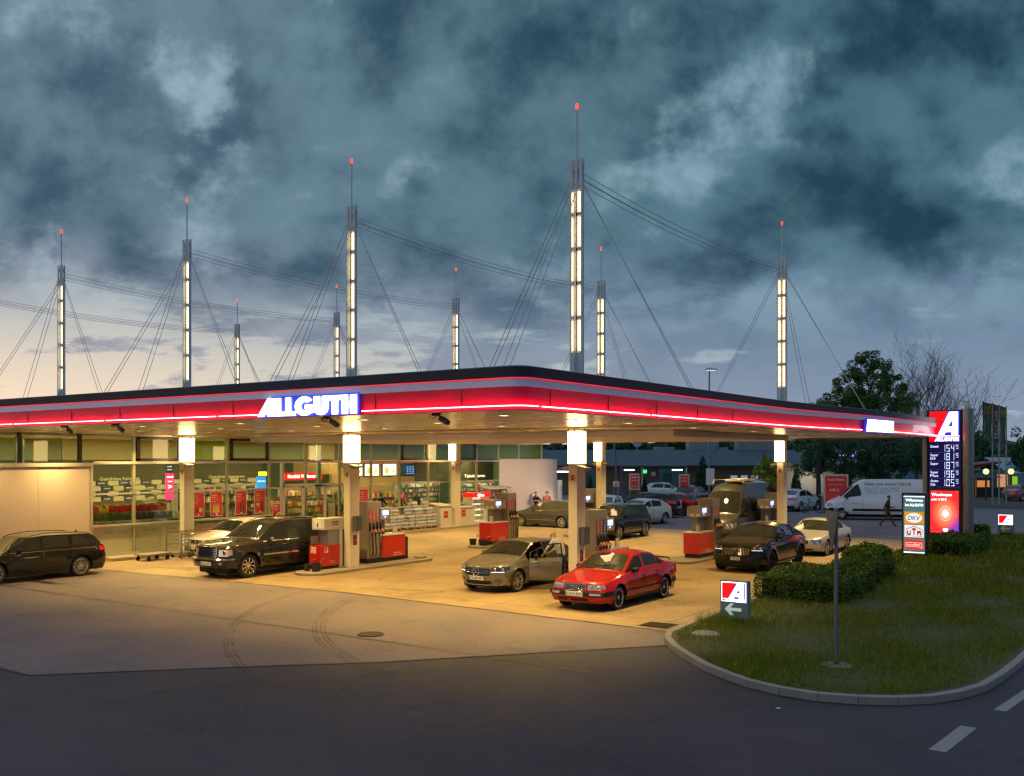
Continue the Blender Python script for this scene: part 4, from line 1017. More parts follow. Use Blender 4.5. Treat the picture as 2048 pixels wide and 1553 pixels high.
person('guest in an olive jacket seated with the back turned at the bistro window', (-20.5, 16.8, .70), R(-100), [(52, 50, 26), (30, 30, 30), (15, 15, 15)], sit, group='guests in the bistro', hair=(.28, .12, .05))
person('guest in a dark green coat seated left of the pink jacket in the bistro', (-20.7, 15.6, .70), R(-120), [(28, 40, 26), (30, 30, 30), (15, 15, 15)], sit, group='guests in the bistro')
person('standing shop assistant in a bright pink top behind the bistro guests', (-22.0, 17.3, .35), R(20), [(235, 90, 130), (40, 40, 50), (15, 15, 15)], None, sleeves='short', group='guests in the bistro')
person('customer in white standing in the entrance lobby behind the column', (-20.9, 11.1, .1), R(70), [(220, 214, 200), (60, 50, 40), (15, 15, 15)], None)
# ---- goods outside the shop
m_pet = mat('water_bottle_pack', (0.62, 0.66, 0.68), .15, var=.25, scale=22, coat=1); m_lab = mat('bottle_label_blue', (.25, .35, .6), .4, var=.4, scale=30); m_cap = mat('bottle_cap_red', (.6, .12, .1), .4, var=.3, scale=50)
m_pal = mat('pallet_wood', (.28, .18, .09), .8, var=.2)
pk_ = thing('water_pack', 'pack', 'water pack', (0, 0, 0), group='shrink wrapped water packs stacked outside the shop')
mb = MB()
for a in range(2):
    for b2 in range(3): mb.lathe([(.001, 0), (.045, 0), (.045, .22), (.018, .29), (.018, .31), (.001, .31)], 8, M=Matrix.Translation((-.047+a*.094, -.094+b2*.094, 0)))
pb_ = mb
mb = MB(); mb.box((-.098, -.144, .1), (.098, .144, .2)); obj('wrapper', mb, m_lab, pk_, bev=.02)
mb = pb_
for a in range(2):
    for b2 in range(3): mb.tube([(-.047+a*.094, -.094+b2*.094, .30), (-.047+a*.094, -.094+b2*.094, .33)], .02, 7, 1)
obj('bottles', mb, [m_pet, m_cap], pk_, smooth=40)
first = True
stacks = [(12.05, 1, ''), (12.5, 2, ''), (13.0, 2, ''), (13.45, 1, ''), (13.95, 2, ''), (14.45, 3, ''), (14.9, 2, ''), (15.35, 3, ''), (15.8, 2, '')]
for si_, (v, n, wh) in enumerate(stacks):
    for ru, u in enumerate((-18.55, -18.78)):
        for k in range(n + ru):
            lb = f'shrink wrapped water pack, {"front" if ru == 0 else "back"} row, {["lowest", "second", "third", "fourth"][k]} of the {ORD[si_]} stack from the left'
            o = pk_ if first else dup(pk_); first = False
            o.location = (u+rnd.uniform(-.01, .01), v+rnd.uniform(-.02, .02)+.0, .265+k*.335); o['label'] = lb; o.scale = (1.08, 1.45, 1)
for i, v in enumerate((12.4, 13.9, 15.3)):
    t_ = thing('pallet', f'wooden pallet under the water packs, {["left", "middle", "right"][i]}', 'pallet', (-18.66, v, .125), group='pallets in front of the shop'); mb = MB()
    for q in range(5): mb.box((-.38+.16*q, -.6, .11), (-.28+.16*q, .6, .13))
    obj('deck_boards', mb, m_pal, t_); mb = MB()
    for y in (-.55, -.05, .45): mb.box((-.38, y, 0), (.38, y+.1, .11))
    obj('blocks', mb, m_pal, t_)
m_chest = mat('chest_white', (.68, .62, .54), .35, var=.05); m_note = mat('note_red', (.45, .04, .03), .5, var=.3, scale=12)
for i, (v, w, h, lb) in enumerate(((16.5, .98, 1.12, 'white storage chest with slanted lid beside the water packs'), (18.05, 2.0, .98, 'white flat topped chest in front of the rear shop column'))):
    t_ = thing('storage_chest', lb, 'chest', (-18.62, v, .125)); mb = MB(); mb.box((-.4, -w/2, 0), (.38, w/2, h)); obj('cabinet', mb, m_chest, t_, bev=.01)
    mb = MB(); mb.add([(-.44, -w/2-.03, h+.13-.1*i), (-.44, w/2+.03, h+.13-.1*i), (.42, w/2+.03, h+.004), (.42, -w/2-.03, h+.004), (-.44, -w/2-.03, h+.16-.1*i), (-.44, w/2+.03, h+.16-.1*i), (.42, w/2+.03, h+.035), (.42, -w/2-.03, h+.035)], [(0, 1, 2, 3), (4, 7, 6, 5), (0, 4, 5, 1), (1, 5, 6, 2), (2, 6, 7, 3), (3, 7, 4, 0)]); obj('lid', mb, m_chest, t_)
    mb = MB(); mb.box((.382, -.22, .5), (.387, .14, .86)); obj('notice', mb, m_note, t_)
    mb = MB(); text_mb('Holz', .1, .22, .01, .002, frame((.389, -.04, .66), (0, 1, 0), (0, 0, 1), (1, 0, 0)), mb=mb); obj('notice_lettering', mb, m_white, t_)
for i, (u, v) in enumerate(((-20.5, 13.7), (-20.7, 15.6), (-20.5, 16.8))):
    t_ = thing('bar_stool', f'bar stool under the seated guest, {ORD[i]} from the left', 'stool', (u, v, .1), group='bar stools in the bistro'); mb = MB(); mb.lathe([(.001, .98), (.2, .98), (.2, 1.03), (.001, 1.03)], 14); obj('seat', mb, m_wood, t_); mb = MB(); mb.tube([(0, 0, 0), (0, 0, .98)], .03, 8); obj('pedestal', mb, steel, t_)
t_ = thing('ground_spotlight', 'small floor spotlight washing the foot of the curved pale wall', 'spotlight', (-17.1, 26.2, 0)); mb = MB(); mb.lathe([(.001, .12), (.09, .12), (.11, 0)], 14); obj('housing', mb, blackp, t_, smooth=True); mb = MB(); mb.lathe([(.001, .122), (.08, .122)], 14); obj('lens', mb, m_panel, t_)
area('spotlight_lamp', (-17.1, 26.2, .2), 40, (1, .86, .62), .15, rot=(0, R(118), 0))
t_ = thing('drinks_fridge', 'lit glass front drinks fridge with a red header against the shop window', 'fridge', (-18.85, 20.0, .125)); mb = MB(); mb.box((-.35, -.8, 0), (-.3, .8, 1.7)); mb.box((-.3, -.8, 0), (.3, -.74, 1.7)); mb.box((-.3, .74, 0), (.3, .8, 1.7)); mb.box((-.3, -.74, 0), (.3, .74, .12)); obj('cabinet', mb, m_chest, t_)
mb = MB(); mb.box((-.35, -.82, 1.5), (.33, .82, 1.74)); obj('header', mb, e_red, t_); mb = text_mb('Eis', .18, .6, .02, .004, frame((.333, 0, 1.55), (0, 1, 0), (0, 0, 1), (1, 0, 0)), mb=MB()); obj('header_lettering', mb, e_white2, t_)
mb = MB(); mb.box((-.29, -.73, .13), (-.27, .73, 1.48)); obj('lit_back', mb, mat('fridge_light', (.9, .95, .8), emit=.8, ecol=(226, 236, 200), var=.2), t_)
mb = MB()
for k in range(4):
    for q in range(10): mb.tube([(0, -.66+q*.145, .18+k*.32), (0, -.66+q*.145, .40+k*.32)], .045, 7)
g_ = obj('bottles', mb, mat('fridge_bottles', (.25, .3, .12), .2, var=.6, scale=9, coat=1), t_); 
shelf('outdoor wine rack with orange price cards beside the fridge', (-18.75, 21.8, .125), 1.7, 1.9, 5, [(200, 120, 60), (60, 90, 60), (220, 210, 190), (160, 60, 40)], dens=.11, seed=15)
t_ = thing('shade_umbrella', 'pale flat awning over the outdoor wine rack', 'awning', (-18.7, 21.7, 2.05)); mb = MB(); mb.add([(-.5, -1.1, .12), (-.5, 1.1, .12), (.45, 1.15, 0), (.45, -1.15, 0), (-.5, -1.1, .15), (-.5, 1.1, .15), (.45, 1.15, .03), (.45, -1.15, .03)], [(0, 1, 2, 3), (4, 7, 6, 5), (0, 4, 5, 1), (1, 5, 6, 2), (2, 6, 7, 3), (3, 7, 4, 0)]); obj('cloth', mb, m_chest, t_)
mb = MB()
for y in (-1.05, 1.05): mb.tube([(.4, y, 0), (.4, y, -1.92)], .015, 6)
obj('posts', mb, steel, t_)
# trolley bay
tb = thing('trolley_bay', 'low steel trolley bay rail in front of the shop window', 'trolley bay', (-17.9, -.25, 0)); m_galv = mat('galvanised', (.38, .34, .27), .4, .7, var=.1)
mb = MB()
for u in (0, .95):
    for v in (-1.0, 1.6, 3.4): mb.box((u-.03, v-.03, 0), (u+.03, v+.03, 1.0))
    mb.box((u-.03, -1.0, .94), (u+.03, 3.4, 1.0)); mb.box((u-.03, -1.0, .08), (u+.03, 3.4, .14)); mb.box((u-.02, -1.0, .5), (u+.02, 3.4, .53))
obj('rails', mb, m_galv, tb)
tp = thing('shopping_trolley', 'trolley', 'shopping trolley', (0, 0, 0), group='shopping trolleys nested in the bay'); mb = MB()
for z in (.45, .6, .75, .9): mb.tube([(-.26, -.35, z), (.26, -.35, z), (.28, .3, z+.03), (-.28, .3, z+.03), (-.26, -.35, z)], .008, 4)
for x in (-.26, -.13, 0, .13, .26):
    mb.tube([(x, -.35, .45), (x, -.35, .9)], .006, 4); mb.tube([(x*.95, .3, .48), (x*.95, .3, .93)], .006, 4)
for y in (-.2, -.05, .1):
    for x in (-.265, .265): mb.tube([(x, y, .45), (x, y, .9)], .006, 4)
obj('basket', mb, steel, tp)
mb = MB(); mb.tube([(-.24, -.4, .12), (.24, -.4, .12), (.25, .4, .15), (-.25, .4, .15), (-.24, -.4, .12)], .012, 5); mb.tube([(-.25, .4, .15), (-.26, .3, .93)], .012, 5); mb.tube([(.25, .4, .15), (.26, .3, .93)], .012, 5); obj('chassis', mb, steel, tp)
mb = MB(); mb.tube([(-.28, .38, 1.02), (.28, .38, 1.02)], .018, 8); obj('handle', mb, mat('handle_red', (.5, .08, .03), .4), tp)
for x in (-.24, .24):
    for y in (-.38, .38): mb = MB(); mb.lathe([(.001, -.015), (.06, -.015), (.06, .015), (.001, .015)], 12, 'x', M=Matrix.Translation((x, y, .06))); obj('wheel', mb, rubber, tp)
for i in range(7):
    o = tp if i == 0 else dup(tp); o.location = (-17.42, -.75+.42*i, 0)
    o['label'] = f'wire shopping trolley with red handle, {["first", "second", "third", "fourth", "fifth", "sixth", "seventh"][i]} in the row from the left of the bay'
t_ = thing('flatbed_cart', 'low wooden flatbed cart parked on the kerb before the trolley bay', 'cart', (-17.45, -2.15, 0), rotz=R(8)); mb = MB(); mb.box((-.35, -.6, .22), (.35, .6, .27)); obj('deck', mb, m_gpanel, t_, bev=.01)
for x in (-.28, .28):
    for y in (-.45, .45): mb = MB(); mb.lathe([(.001, -.02), (.09, -.02), (.09, .02), (.001, .02)], 12, 'x', M=Matrix.Translation((x, y, .09))); mb.box((x-.02, y-.02, .1), (x+.02, y+.02, .22)); obj('caster', mb, rubber, t_)
# ================================================================ cars
def sm(pts, w=0.07):
    """piecewise linear profile smoothed over +-w metres"""
    def lin(x):
        if x <= pts[0][0]: return pts[0][1]
        for (a, p), (b, q) in zip(pts[:-1], pts[1:]):
            if x <= b: return p+(q-p)*(x-a)/max(b-a, 1e-9)
        return pts[-1][1]
    offs = [(-1, .08), (-.66, .17), (-.33, .22), (0, .06), (.33, .22), (.66, .17), (1, .08)]
    return lambda x: sum(lin(x+o*w)*k for o, k in offs)

class Car:
    def __init__(s, name, label, cat, loc, heading, S, group=None):
        s.S = S; L, Wd = S['L'], S['W']; s.L = L; s.Wd = Wd
        s.top = sm(S['top'], S.get('smt', .09)); s.belt = sm(S['belt'], .15)
        s.sill = S.get('sill', .22); s.xf = S['xf']; s.xr = S['xf']+S['wb']; s.Rw = S['R']; s.Ra = S['R']+S.get('gap', .055)
        s.tum = S.get('tum', .30); s.crown = S.get('crown', .06); s.tf = S.get('nose', .20); s.tr = S.get('tail', .12)
        s.bowf = S.get('bowf', .22); s.bowr = S.get('bowr', .14); s.leanf = sm(S.get('leanf', [(.2, .10), (.35, .02), (.55, 0), (.7, .05), (.95, .14)]), .05); s.leanr = sm(S.get('leanr', [(.2, .10), (.4, .02), (.6, 0), (.8, .05), (1.1, .12), (1.5, .3)]), .05)
        s.root = thing(name, label, cat, loc, heading+math.pi, group)
        s.body = S['paint']; s.build()
    # surface functions (x from nose to tail, y half width, z up)
    def w(s, x):
        W2 = s.Wd/2; a = 1-s.tf*max(0, 1-x/.75)**2.2; b = 1-s.tr*max(0, 1-(s.L-x)/.7)**2.2
        return W2*a*b
    def Y(s, x, z):
        zb = s.belt(x); t = (z-s.sill)/(zb-s.sill)
        if z <= zb:
            t = max(0, min(1, t)); sh = 1-.075*(1-min(t/.35, 1))**2-.07*max(0, (t-.62)/.38)**1.7
            f = s.S.get('flare', .012); fl = 0
            for xc in (s.xf, s.xr):
                d = math.hypot(x-xc, z-s.Rw); fl = max(fl, f*max(0, 1-abs(d-s.Ra)/.16)) if d > s.Ra-.03 else fl
            cr = s.S.get('crease', .008)*math.exp(-((z-(zb-.17))/.035)**2)
            return s.w(x)*sh+fl+cr
        yb = s.w(x)*.93; h = z-zb
        return yb-.035*min(1, h/.03)-s.tum*h-.10*h*h
    def zr(s, x): return max(s.belt(x)+.004, s.top(x)-s.crown*min(1, .35+max(0, s.top(x)-s.belt(x))*2))
    def yr(s, x): return max(.05, s.Y(x, s.zr(x)))
    def Z(s, x, y):
        r = min(1, abs(y)/s.yr(x)); a = s.zr(x); return a+(s.top(x)-a)*(1-r**2.4)
    def warp(s, x, y, z):
        r = min(1.1, abs(y)/max(s.w(x), .1)); kf = max(0, 1-x/.85)**2; kr = max(0, 1-(s.L-x)/.75)**2
        x2 = x+kf*(s.leanf(z)+s.bowf*r**2.6)-kr*(s.leanr(z)+s.bowr*r**2.6)
        return Vector((x2-s.L/2, y, z))
    def side(s, x, z, sg, off=0.0): p = s.warp(x, s.Y(x, z), z); return Vector((p.x, (p.y+off)*sg, p.z))
    def topp(s, x, y, off=0.0): z = s.Z(x, y); p = s.warp(x, y, z); return p+Vector((0, 0, off))
    def front(s, y, z, off=0.0): return s.warp(0, y, z)-Vector((off, 0, 0))
    def rear(s, y, z, off=0.0): return s.warp(s.L, y, z)+Vector((off, 0, 0))
    def bot(s, x):
        z = s.sill
        if x < .35: z = s.sill+.03
        for xc in (s.xf, s.xr):
            d = abs(x-xc)
            if d < s.Ra: z = max(z, s.Rw+math.sqrt(s.Ra**2-d*d)*1.0)
        return z
    def patch_side(s, mb, x0, x1, zl, zh, sg, off=.006, nx=10, nz=3, mi=0):
        rows = []
        for i in range(nx+1):
            x = x0+(x1-x0)*i/nx; a = zl(x) if callable(zl) else zl; b = zh(x) if callable(zh) else zh
            if b < a+.004: b = a+.004
            rows.append([s.side(x, a+(b-a)*k/nz, sg, off) for k in range(nz+1)])
        mb.grid(rows, mi, flip=(sg > 0))
    def patch_front(s, mb, y0, y1, zl, zh, off=.008, ny=8, nz=3, mi=0, fn=None):
        fn = fn or s.front; rows = []
        for i in range(ny+1):
            y = y0+(y1-y0)*i/ny; a = zl(y) if callable(zl) else zl; b = zh(y) if callable(zh) else zh
            rows.append([fn(y, a+(b-a)*k/nz, off) for k in range(nz+1)])
        mb.grid(rows, mi)
        ed = [rows[0], rows[-1], [r[0] for r in rows], [r[-1] for r in rows]]
        sgn = Vector((1 if fn == s.front else -1, 0, 0))*(off+.01)
        for e in ed: mb.grid([e, [p+sgn for p in e]], mi)
    def patch_top(s, mb, x0, x1, m0, m1=None, off=.005, nx=8, ny=10, mi=0):
        rows = []; m1 = m0 if m1 is None else m1
        for i in range(nx+1):
            x = x0+(x1-x0)*i/nx; mg = m0+(m1-m0)*i/nx; w = s.yr(x)-mg
            rows.append([s.topp(x, -w+2*w*k/ny, off) for k in range(ny+1)])
        mb.grid(rows, mi, flip=True)
    def build(s):
        S = s.S; L = s.L; xs = [L*i/72 for i in range(73)]
        for xc in (s.xf, s.xr): xs += [xc+s.Ra*math.sin(math.pi*q/14) for q in range(-7, 8)]+[xc-s.Ra-.002, xc+s.Ra+.002]
        hole = S.get('hole')
        if hole: xs += list(hole[:2])
        xs = sorted(set(round(min(max(x, 0), L), 4) for x in xs)); keep = [xs[0]]
        for x in xs[1:]:
            if x-keep[-1] > .006 or (hole and x in [round(h, 4) for h in hole[:2]]): keep.append(x)
        xs = keep; NZ = 10; NG = 5; NY = 8
        mb = MB()
        for sg in (1, -1):
            rows = []
            for x in xs:
                b = s.bot(x); zb = s.belt(x); r = [s.side(x, b+(zb-b)*k/NZ, sg) for k in range(NZ+1)]
                zr = s.zr(x); r += [s.side(x, zb+.001+(zr-zb-.001)*k/NG, sg) for k in range(1, NG+1)]
                yr = s.yr(x); 
                for k in range(1, NY+1):
                    p = s.topp(x, yr*(1-k/NY)); r.append(Vector((p.x, p.y*sg, p.z)))
                rows.append(r)
            if hole and sg == hole[2]:
                n = len(rows[0]); o = len(mb.v); mb.v += [p for r in rows for p in r]
                for i in range(len(rows)-1):
                    for k in range(n-1):
                        if hole[0]-.001 <= xs[i] < hole[1]-.001 and k < NZ+NG: continue
                        q = [o+i*n+k, o+i*n+k+1, o+(i+1)*n+k+1, o+(i+1)*n+k]; mb.f.append(q[::-1]); mb.m.append(0)
            else: mb.grid(rows, flip=(sg > 0))
        # nose and tail caps
        for fn, x, fl in ((s.front, 0, True), (s.rear, L, False)):
            b = s.bot(x); zb = s.belt(x); rows = []
            for j in range(NZ+1):
                z = b+(zb-b)*j/NZ; Yz = s.Y(x, z); row = []
                for i in range(17):
                    f = -1+i/8; y = Yz*f; zz = z+(s.Z(x, s.yr(x)*f)-zb)*(j/NZ)**3 if j else z
                    row.append(fn(y, zz))
                rows.append(row)
            mb.grid(rows, flip=not fl)
            if s.zr(x)-zb > .05:
                rows = [[fn(s.Y(x, zb+.001+(s.zr(x)-zb)*j/5)*(-1+i/8), zb+(s.Z(x, s.yr(x)*(-1+i/8))-zb)*j/5) for i in range(17)] for j in range(6)]
                mb.grid(rows, flip=not fl)
        s.bodyo = obj('body', mb, s.body, s.root, smooth=38, merge=True)
        # dark underbody and arches
        u = MB(); hw = s.Wd/2-.27; zt = min(.72, s.belt(s.xf)-.14)
        if hole: u.box((.25-L/2, -hw, .17), (hole[0]-.05-L/2, hw, zt)); u.box((hole[0]-.06-L/2, -hw, .17), (hole[1]+.06-L/2, hw, .34)); u.box((hole[1]+.05-L/2, -hw, .17), (L-.3-L/2, hw, zt))
        else: u.box((.3-L/2, -hw, .17), (L-.35-L/2, hw, zt))
        for xc in (s.xf, s.xr):
            a = s.Ra+.005; n = 14
            for sg in (1, -1):
                yo = s.Y(xc, s.Rw+a)-.01; rows = [[Vector((xc-L/2+a*math.cos(math.pi*q/n), yy*sg, s.Rw+a*math.sin(math.pi*q/n))) for q in range(n+1)] for yy in (hw-.01, yo)]
                u.grid(rows)
        obj('underbody', u, blackp, s.root)
        # wheels
        for xc in (s.xf, s.xr):
            for sg in (1, -1): s.wheel(xc-L/2, sg)
        # glass
        g = S['glass']; fwdw = g['ws']; m = MB(); s.patch_top(m, fwdw[0], fwdw[1], .055, .065); obj('windscreen', m, glass_car, s.root, smooth=True)
        if g.get('rw'): m = MB(); s.patch_top(m, g['rw'][0], g['rw'][1], .07, .09); obj('rear_window', m, glass_car, s.root, smooth=True)
        if g.get('rwv'):
            m = MB(); y1, za, zb_ = g['rwv']; s.patch_front(m, -y1, y1, za, lambda y: min(zb_, s.Z(L, y)-.03), .006, fn=s.rear); obj('rear_window', m, glass_car, s.root, smooth=True)
        for sg in (1, -1):
            for (a, b) in g['side']:
                if hole and sg == hole[2] and a < hole[1]-.1 and b > hole[0]+.05: continue
                lo = lambda x: s.belt(x)+.025; slr = g.get('slr'); slf = g.get('slf', 9)
                def hi(x, a=a, b=b):
                    h = s.zr(x)-.045
                    if slr and x > slr[0]: h = min(h, s.belt(x)+.025+(slr[1]-x)*slr[2])
                    return h
                m = MB(); s.patch_side(m, a, b, lo, hi, sg, .004, 16, 3)
                obj('side_window', m, S.get('sideglass', glass_car) if not (S.get('openwin') and a < g['side'][0][1]-.01) else blackp, s.root, smooth=True)  # open front window: black sheet stands in for the shaded interior
        # doors with handles
        for sg in (1, -1):
            for (a, b) in S['doors']:
                if hole and sg == hole[2] and abs(a-hole[0]) < .12: continue
                def lo(x, a=a, b=b): return max(s.sill+.09, s.bot(x)+.05 if abs(x-s.xr) < s.Ra+.05 else 0)
                m = MB(); s.patch_side(m, a+.012, b-.012, lo, lambda x: s.belt(x)-.006, sg, .0045, 10, 8); d = obj('door', m, s.body, s.root, smooth=True)
                m = MB()
                s.patch_side(m, a-.003, a+.013, lambda x: lo(a+.02), lambda x: s.belt(x)-.004, sg, .0018, 1, 8); s.patch_side(m, b-.013, b+.003, lambda x: lo(b-.02), lambda x: s.belt(x)-.004, sg, .0018, 1, 8)
                s.patch_side(m, a, b, lambda x: lo(x)-.013, lambda x: lo(x)+.0, sg, .0018, 10, 1); obj('door_gap', m, ink, d)
                xh = b-.2; zh = s.belt(xh)-S.get('hdl', .14); p = s.side(xh, zh, sg, .02)
                m = MB(); m.cbox(p, (.17, .022, .026)); obj('door_handle', m, S.get('hmat', s.body), d, bev=.006)
        # mirrors
        xm = g['ws'][0]+S.get('mir', .42)
        for sg in (1, -1):
            p = s.side(xm, s.belt(xm)+.07, sg, .12); m = MB(); m.sphere(p, (.075, .105, .07)); q = s.side(xm, s.belt(xm)+.02, sg, 0); m.tube([q, p-Vector((0, .03*sg, .03))], .022, 6)
            mo = obj('wing_mirror', m, S.get('mmat', s.body), s.root, smooth=True); m = MB(); m.cbox(p+Vector((.066, .0, 0)), (.012, .15, .09)); obj('mirror_glass', m, glass_car, mo)
        # lamps
        zf0, zf1, ya, yb = S['lamp']
        for sg in (1, -1):
            m = MB(); s.patch_front(m, ya*sg, yb*sg, lambda y: zf0+(zf1-zf0)*.12*(abs(y)-ya), lambda y: zf1-S.get('lampcut', .0)*(yb-abs(y)), .012, 6, 3)
            lw = S.get('lampwrap', .25)
            s.patch_side(m, .0, lw, lambda x: zf0+.02+x*.15, lambda x: zf1+.0+x*.02, sg, .006, 6, 2)
            hl = obj('headlight', m, S.get('lampm', lamp_glass), s.root, smooth=True)
            m = MB(); n = S.get('lampn', 2)
            for q in range(n):
                yy = (ya+(yb-ya)*(q+.5)/n)*sg; p = s.front(yy, (zf0+zf1)/2, .012); m.lathe([(.001, -.006), ((zf1-zf0)*.36, -.002), ((zf1-zf0)*.40, .008)], 14, 'x', M=Matrix.Translation(p))
            obj('lens', m, chrome, hl, smooth=True)
            if S.get('drl'): m = MB(); s.patch_front(m, (ya+.02)*sg, (yb-.02)*sg, zf0+.01, zf0+.028, .018, 6, 1); obj('daylight_strip', m, S['drl'], hl)
            if S.get('ind'): m = MB(); i0, i1, j0, j1 = S['ind']; s.patch_front(m, j0*sg, j1*sg, i0, i1, .012, 3, 1); obj('indicator', m, S.get('indm', amber), s.root)
        if S.get('tl'):
            z0, z1, ya, yb = S['tl']
            for sg in (1, -1):
                m = MB(); s.patch_front(m, ya*sg, yb*sg, z0, z1, .012, 5, 3, fn=s.rear); s.patch_side(m, L-S.get('tlw', .22), L, lambda x: z0+.03, lambda x: z1-.01, sg, .006, 5, 2); obj('tail_light', m, tail_red, s.root, smooth=True)
        # grille
        if S.get('grille'):
            y1, z0, z1, style = S['grille']; m = MB(); s.patch_front(m, -y1, y1, lambda y: z0+.0*abs(y), lambda y: z1-S.get('gtaper', 0)*abs(y), .004, 10, 3); gr = obj('grille', m, S.get('grm', blackp), s.root, smooth=True)
            m = MB()
            if style == 'v':
                for q in range(17):
                    y = -y1+.04+(2*y1-.08)*q/16
                    if abs(y) > .09: s.patch_front(m, y-.008, y+.008, z0+.02, z1-.03, .02, 1, 3)
            elif style == 'h2':
                for z in (z0+(z1-z0)*.38, z0+(z1-z0)*.66): s.patch_front(m, -y1+.03, y1-.03, z-.014, z+.008, .02, 8, 1)
            elif style == 'h6':
                for q in range(6): z = z0+.03+(z1-z0-.05)*q/5; s.patch_front(m, -y1+.02, y1-.02, z-.009, z+.009, .02, 8, 1)
            elif style == 'fine':
                for q in range(5): z = z0+.02+(z1-z0-.04)*q/4; s.patch_front(m, -y1+.02, y1-.02, z-.003, z+.003, .008, 8, 1)
            if style in ('h6', 'fine'):
                t_ = .014
                for q in ((-y1-t_, -y1, z0, z1), (y1, y1+t_, z0, z1)): s.patch_front(m, *q, .022, 1, 3)
                s.patch_front(m, -y1-t_, y1+t_, z1, z1+t_, .022, 8, 1); s.patch_front(m, -y1-t_, y1+t_, z0-t_, z0, .022, 8, 1)
            if m.v: obj('grille_bars', m, chrome, gr)
            bd = S.get('badge')
            if bd:
                zc = (z0+z1)/2; p = s.front(0, zc, .028); m = MB(); Mx = Matrix.Translation(p)
                if bd == 'star':
                    rr = S.get('bs', .085)
                    m.lathe([(rr*.86, -.004), (rr*.93, -.010), (rr, -.004), (rr, .006), (rr*.86, .006)], 20, 'x', M=Mx)
                    for a in (90, 210, 330): m.prism([(0, 0), (rr*.12*math.cos(R(a+60)), rr*.12*math.sin(R(a+60))), (rr*.9*math.cos(R(a)), rr*.9*math.sin(R(a))), (rr*.12*math.cos(R(a-60)), rr*.12*math.sin(R(a-60)))], -.006, .006, M=Mx @ frame((0, 0, 0), (0, 1, 0), (0, 0, 1), (-1, 0, 0)))
                elif bd == 'rings':
                    for q in range(4): m.lathe([(.030, -.003), (.0375, -.006), (.0375, .004), (.030, .004)], 16, 'x', M=Matrix.Translation(s.front((-1.5+q)*.051, zc, .028)))
                else: m.lathe([(.001, -.006), (.05, -.006), (.055, .004)], 16, 'x', M=Mx)
                obj('badge', m, chrome, gr, smooth=30)
        for (nm, y0, y1, z0, z1, mm, off) in S.get('fr', []):
            m = MB(); s.patch_front(m, y0, y1, z0, z1, off, 10, 2); obj(nm, m, mm, s.root, smooth=True)
        for (nm, y0, y1, z0, z1, mm, off) in S.get('rr', []):
            m = MB(); s.patch_front(m, y0, y1, z0, z1, off, 10, 2, fn=s.rear); obj(nm, m, mm, s.root, smooth=True)
        for (nm, x0, x1, z0, z1, mm, off) in S.get('sd', []):
            for sg in (1, -1):
                m = MB(); s.patch_side(m, x0, x1, z0, z1, sg, off, 20, 2); obj(nm, m, mm, s.root, smooth=True)
        # number plate
        if S.get('plate'):
            zt_ = S['plate'][1]; txt = S['plate'][0]
            for fn, sg in ((s.front, -1), (s.rear, 1)) if S['plate'][2] == 'both' else (((s.front, -1),) if S['plate'][2] == 'f' else ((s.rear, 1),)):
                p = fn(0, zt_, .022); M = frame(p, (0, sg, 0), (0, 0, 1), (sg, 0, 0)); hwp = S['plate'][3] if len(S['plate']) > 3 else .26
                m = MB(); m.box((-hwp, -.056, -.012), (hwp, .056, .004), 0, M); pl = obj('number_plate', m, plate_m, s.root)
                if hwp > .2: m = MB(); m.box((-hwp+.002, -.054, .005), (-hwp+.045, .054, .006), 0, M); obj('plate_strip', m, plate_blue, pl)
                m = text_mb(txt, .098, hwp*1.62, .006, .007, M @ Matrix.Translation((.022, -.034, 0)), mb=MB()); obj('plate_lettering', m, ink, pl)
        # hood seam
        if S.get('hood'):
            x1 = S['hood']; m = MB()
            for sg in (1, -1):
                rows = [[s.topp(x, (s.yr(x)*.86+o)*sg, .003) for o in (0, .011)] for x in [.12+(x1-.12)*i/14 for i in range(15)]]; m.grid(rows, flip=(sg < 0))
            rows = [[s.topp(x1+o, -s.yr(x1)*.86+2*s.yr(x1)*.86*i/10, .003) for i in range(11)] for o in (-.012, 0)]; m.grid(rows, flip=True); obj('bonnet_gap', m, ink, s.root)
            m = MB()
            for sg in (.35, -.25):
                a = s.topp(S['glass']['ws'][0]+.03, sg, .012); b_ = s.topp(S['glass']['ws'][0]+.16, sg+.5 if sg < 0 else sg-.55, .018); m.tube([a, b_], .008, 5)
            obj('wiper', m, blackp, s.root)
        if S.get('rails'):
            x0, x1, mm = S['rails']; 
            for sg in (1, -1):
                pts = [s.side(x, s.zr(x), sg, -.05)+Vector((0, 0, .035+.035*math.sin(math.pi*i/10)**.5)) for i, x in enumerate([x0+(x1-x0)*i/10 for i in range(11)])]
                m = MB(); m.tube(pts, .014, 6); obj('roof_rail', m, mm, s.root, smooth=True)
        if S.get('fin'): p = s.topp(S['fin'], 0, .0); m = MB(); m.add([p+Vector((-.07, -.012, 0)), p+Vector((-.07, .012, 0)), p+Vector((.04, .015, 0)), p+Vector((.04, -.015, 0)), p+Vector((.05, 0, .06))], [(0, 1, 2, 3), (0, 4, 1), (1, 4, 2), (2, 4, 3), (3, 4, 0)]); obj('aerial', m, blackp, s.root)
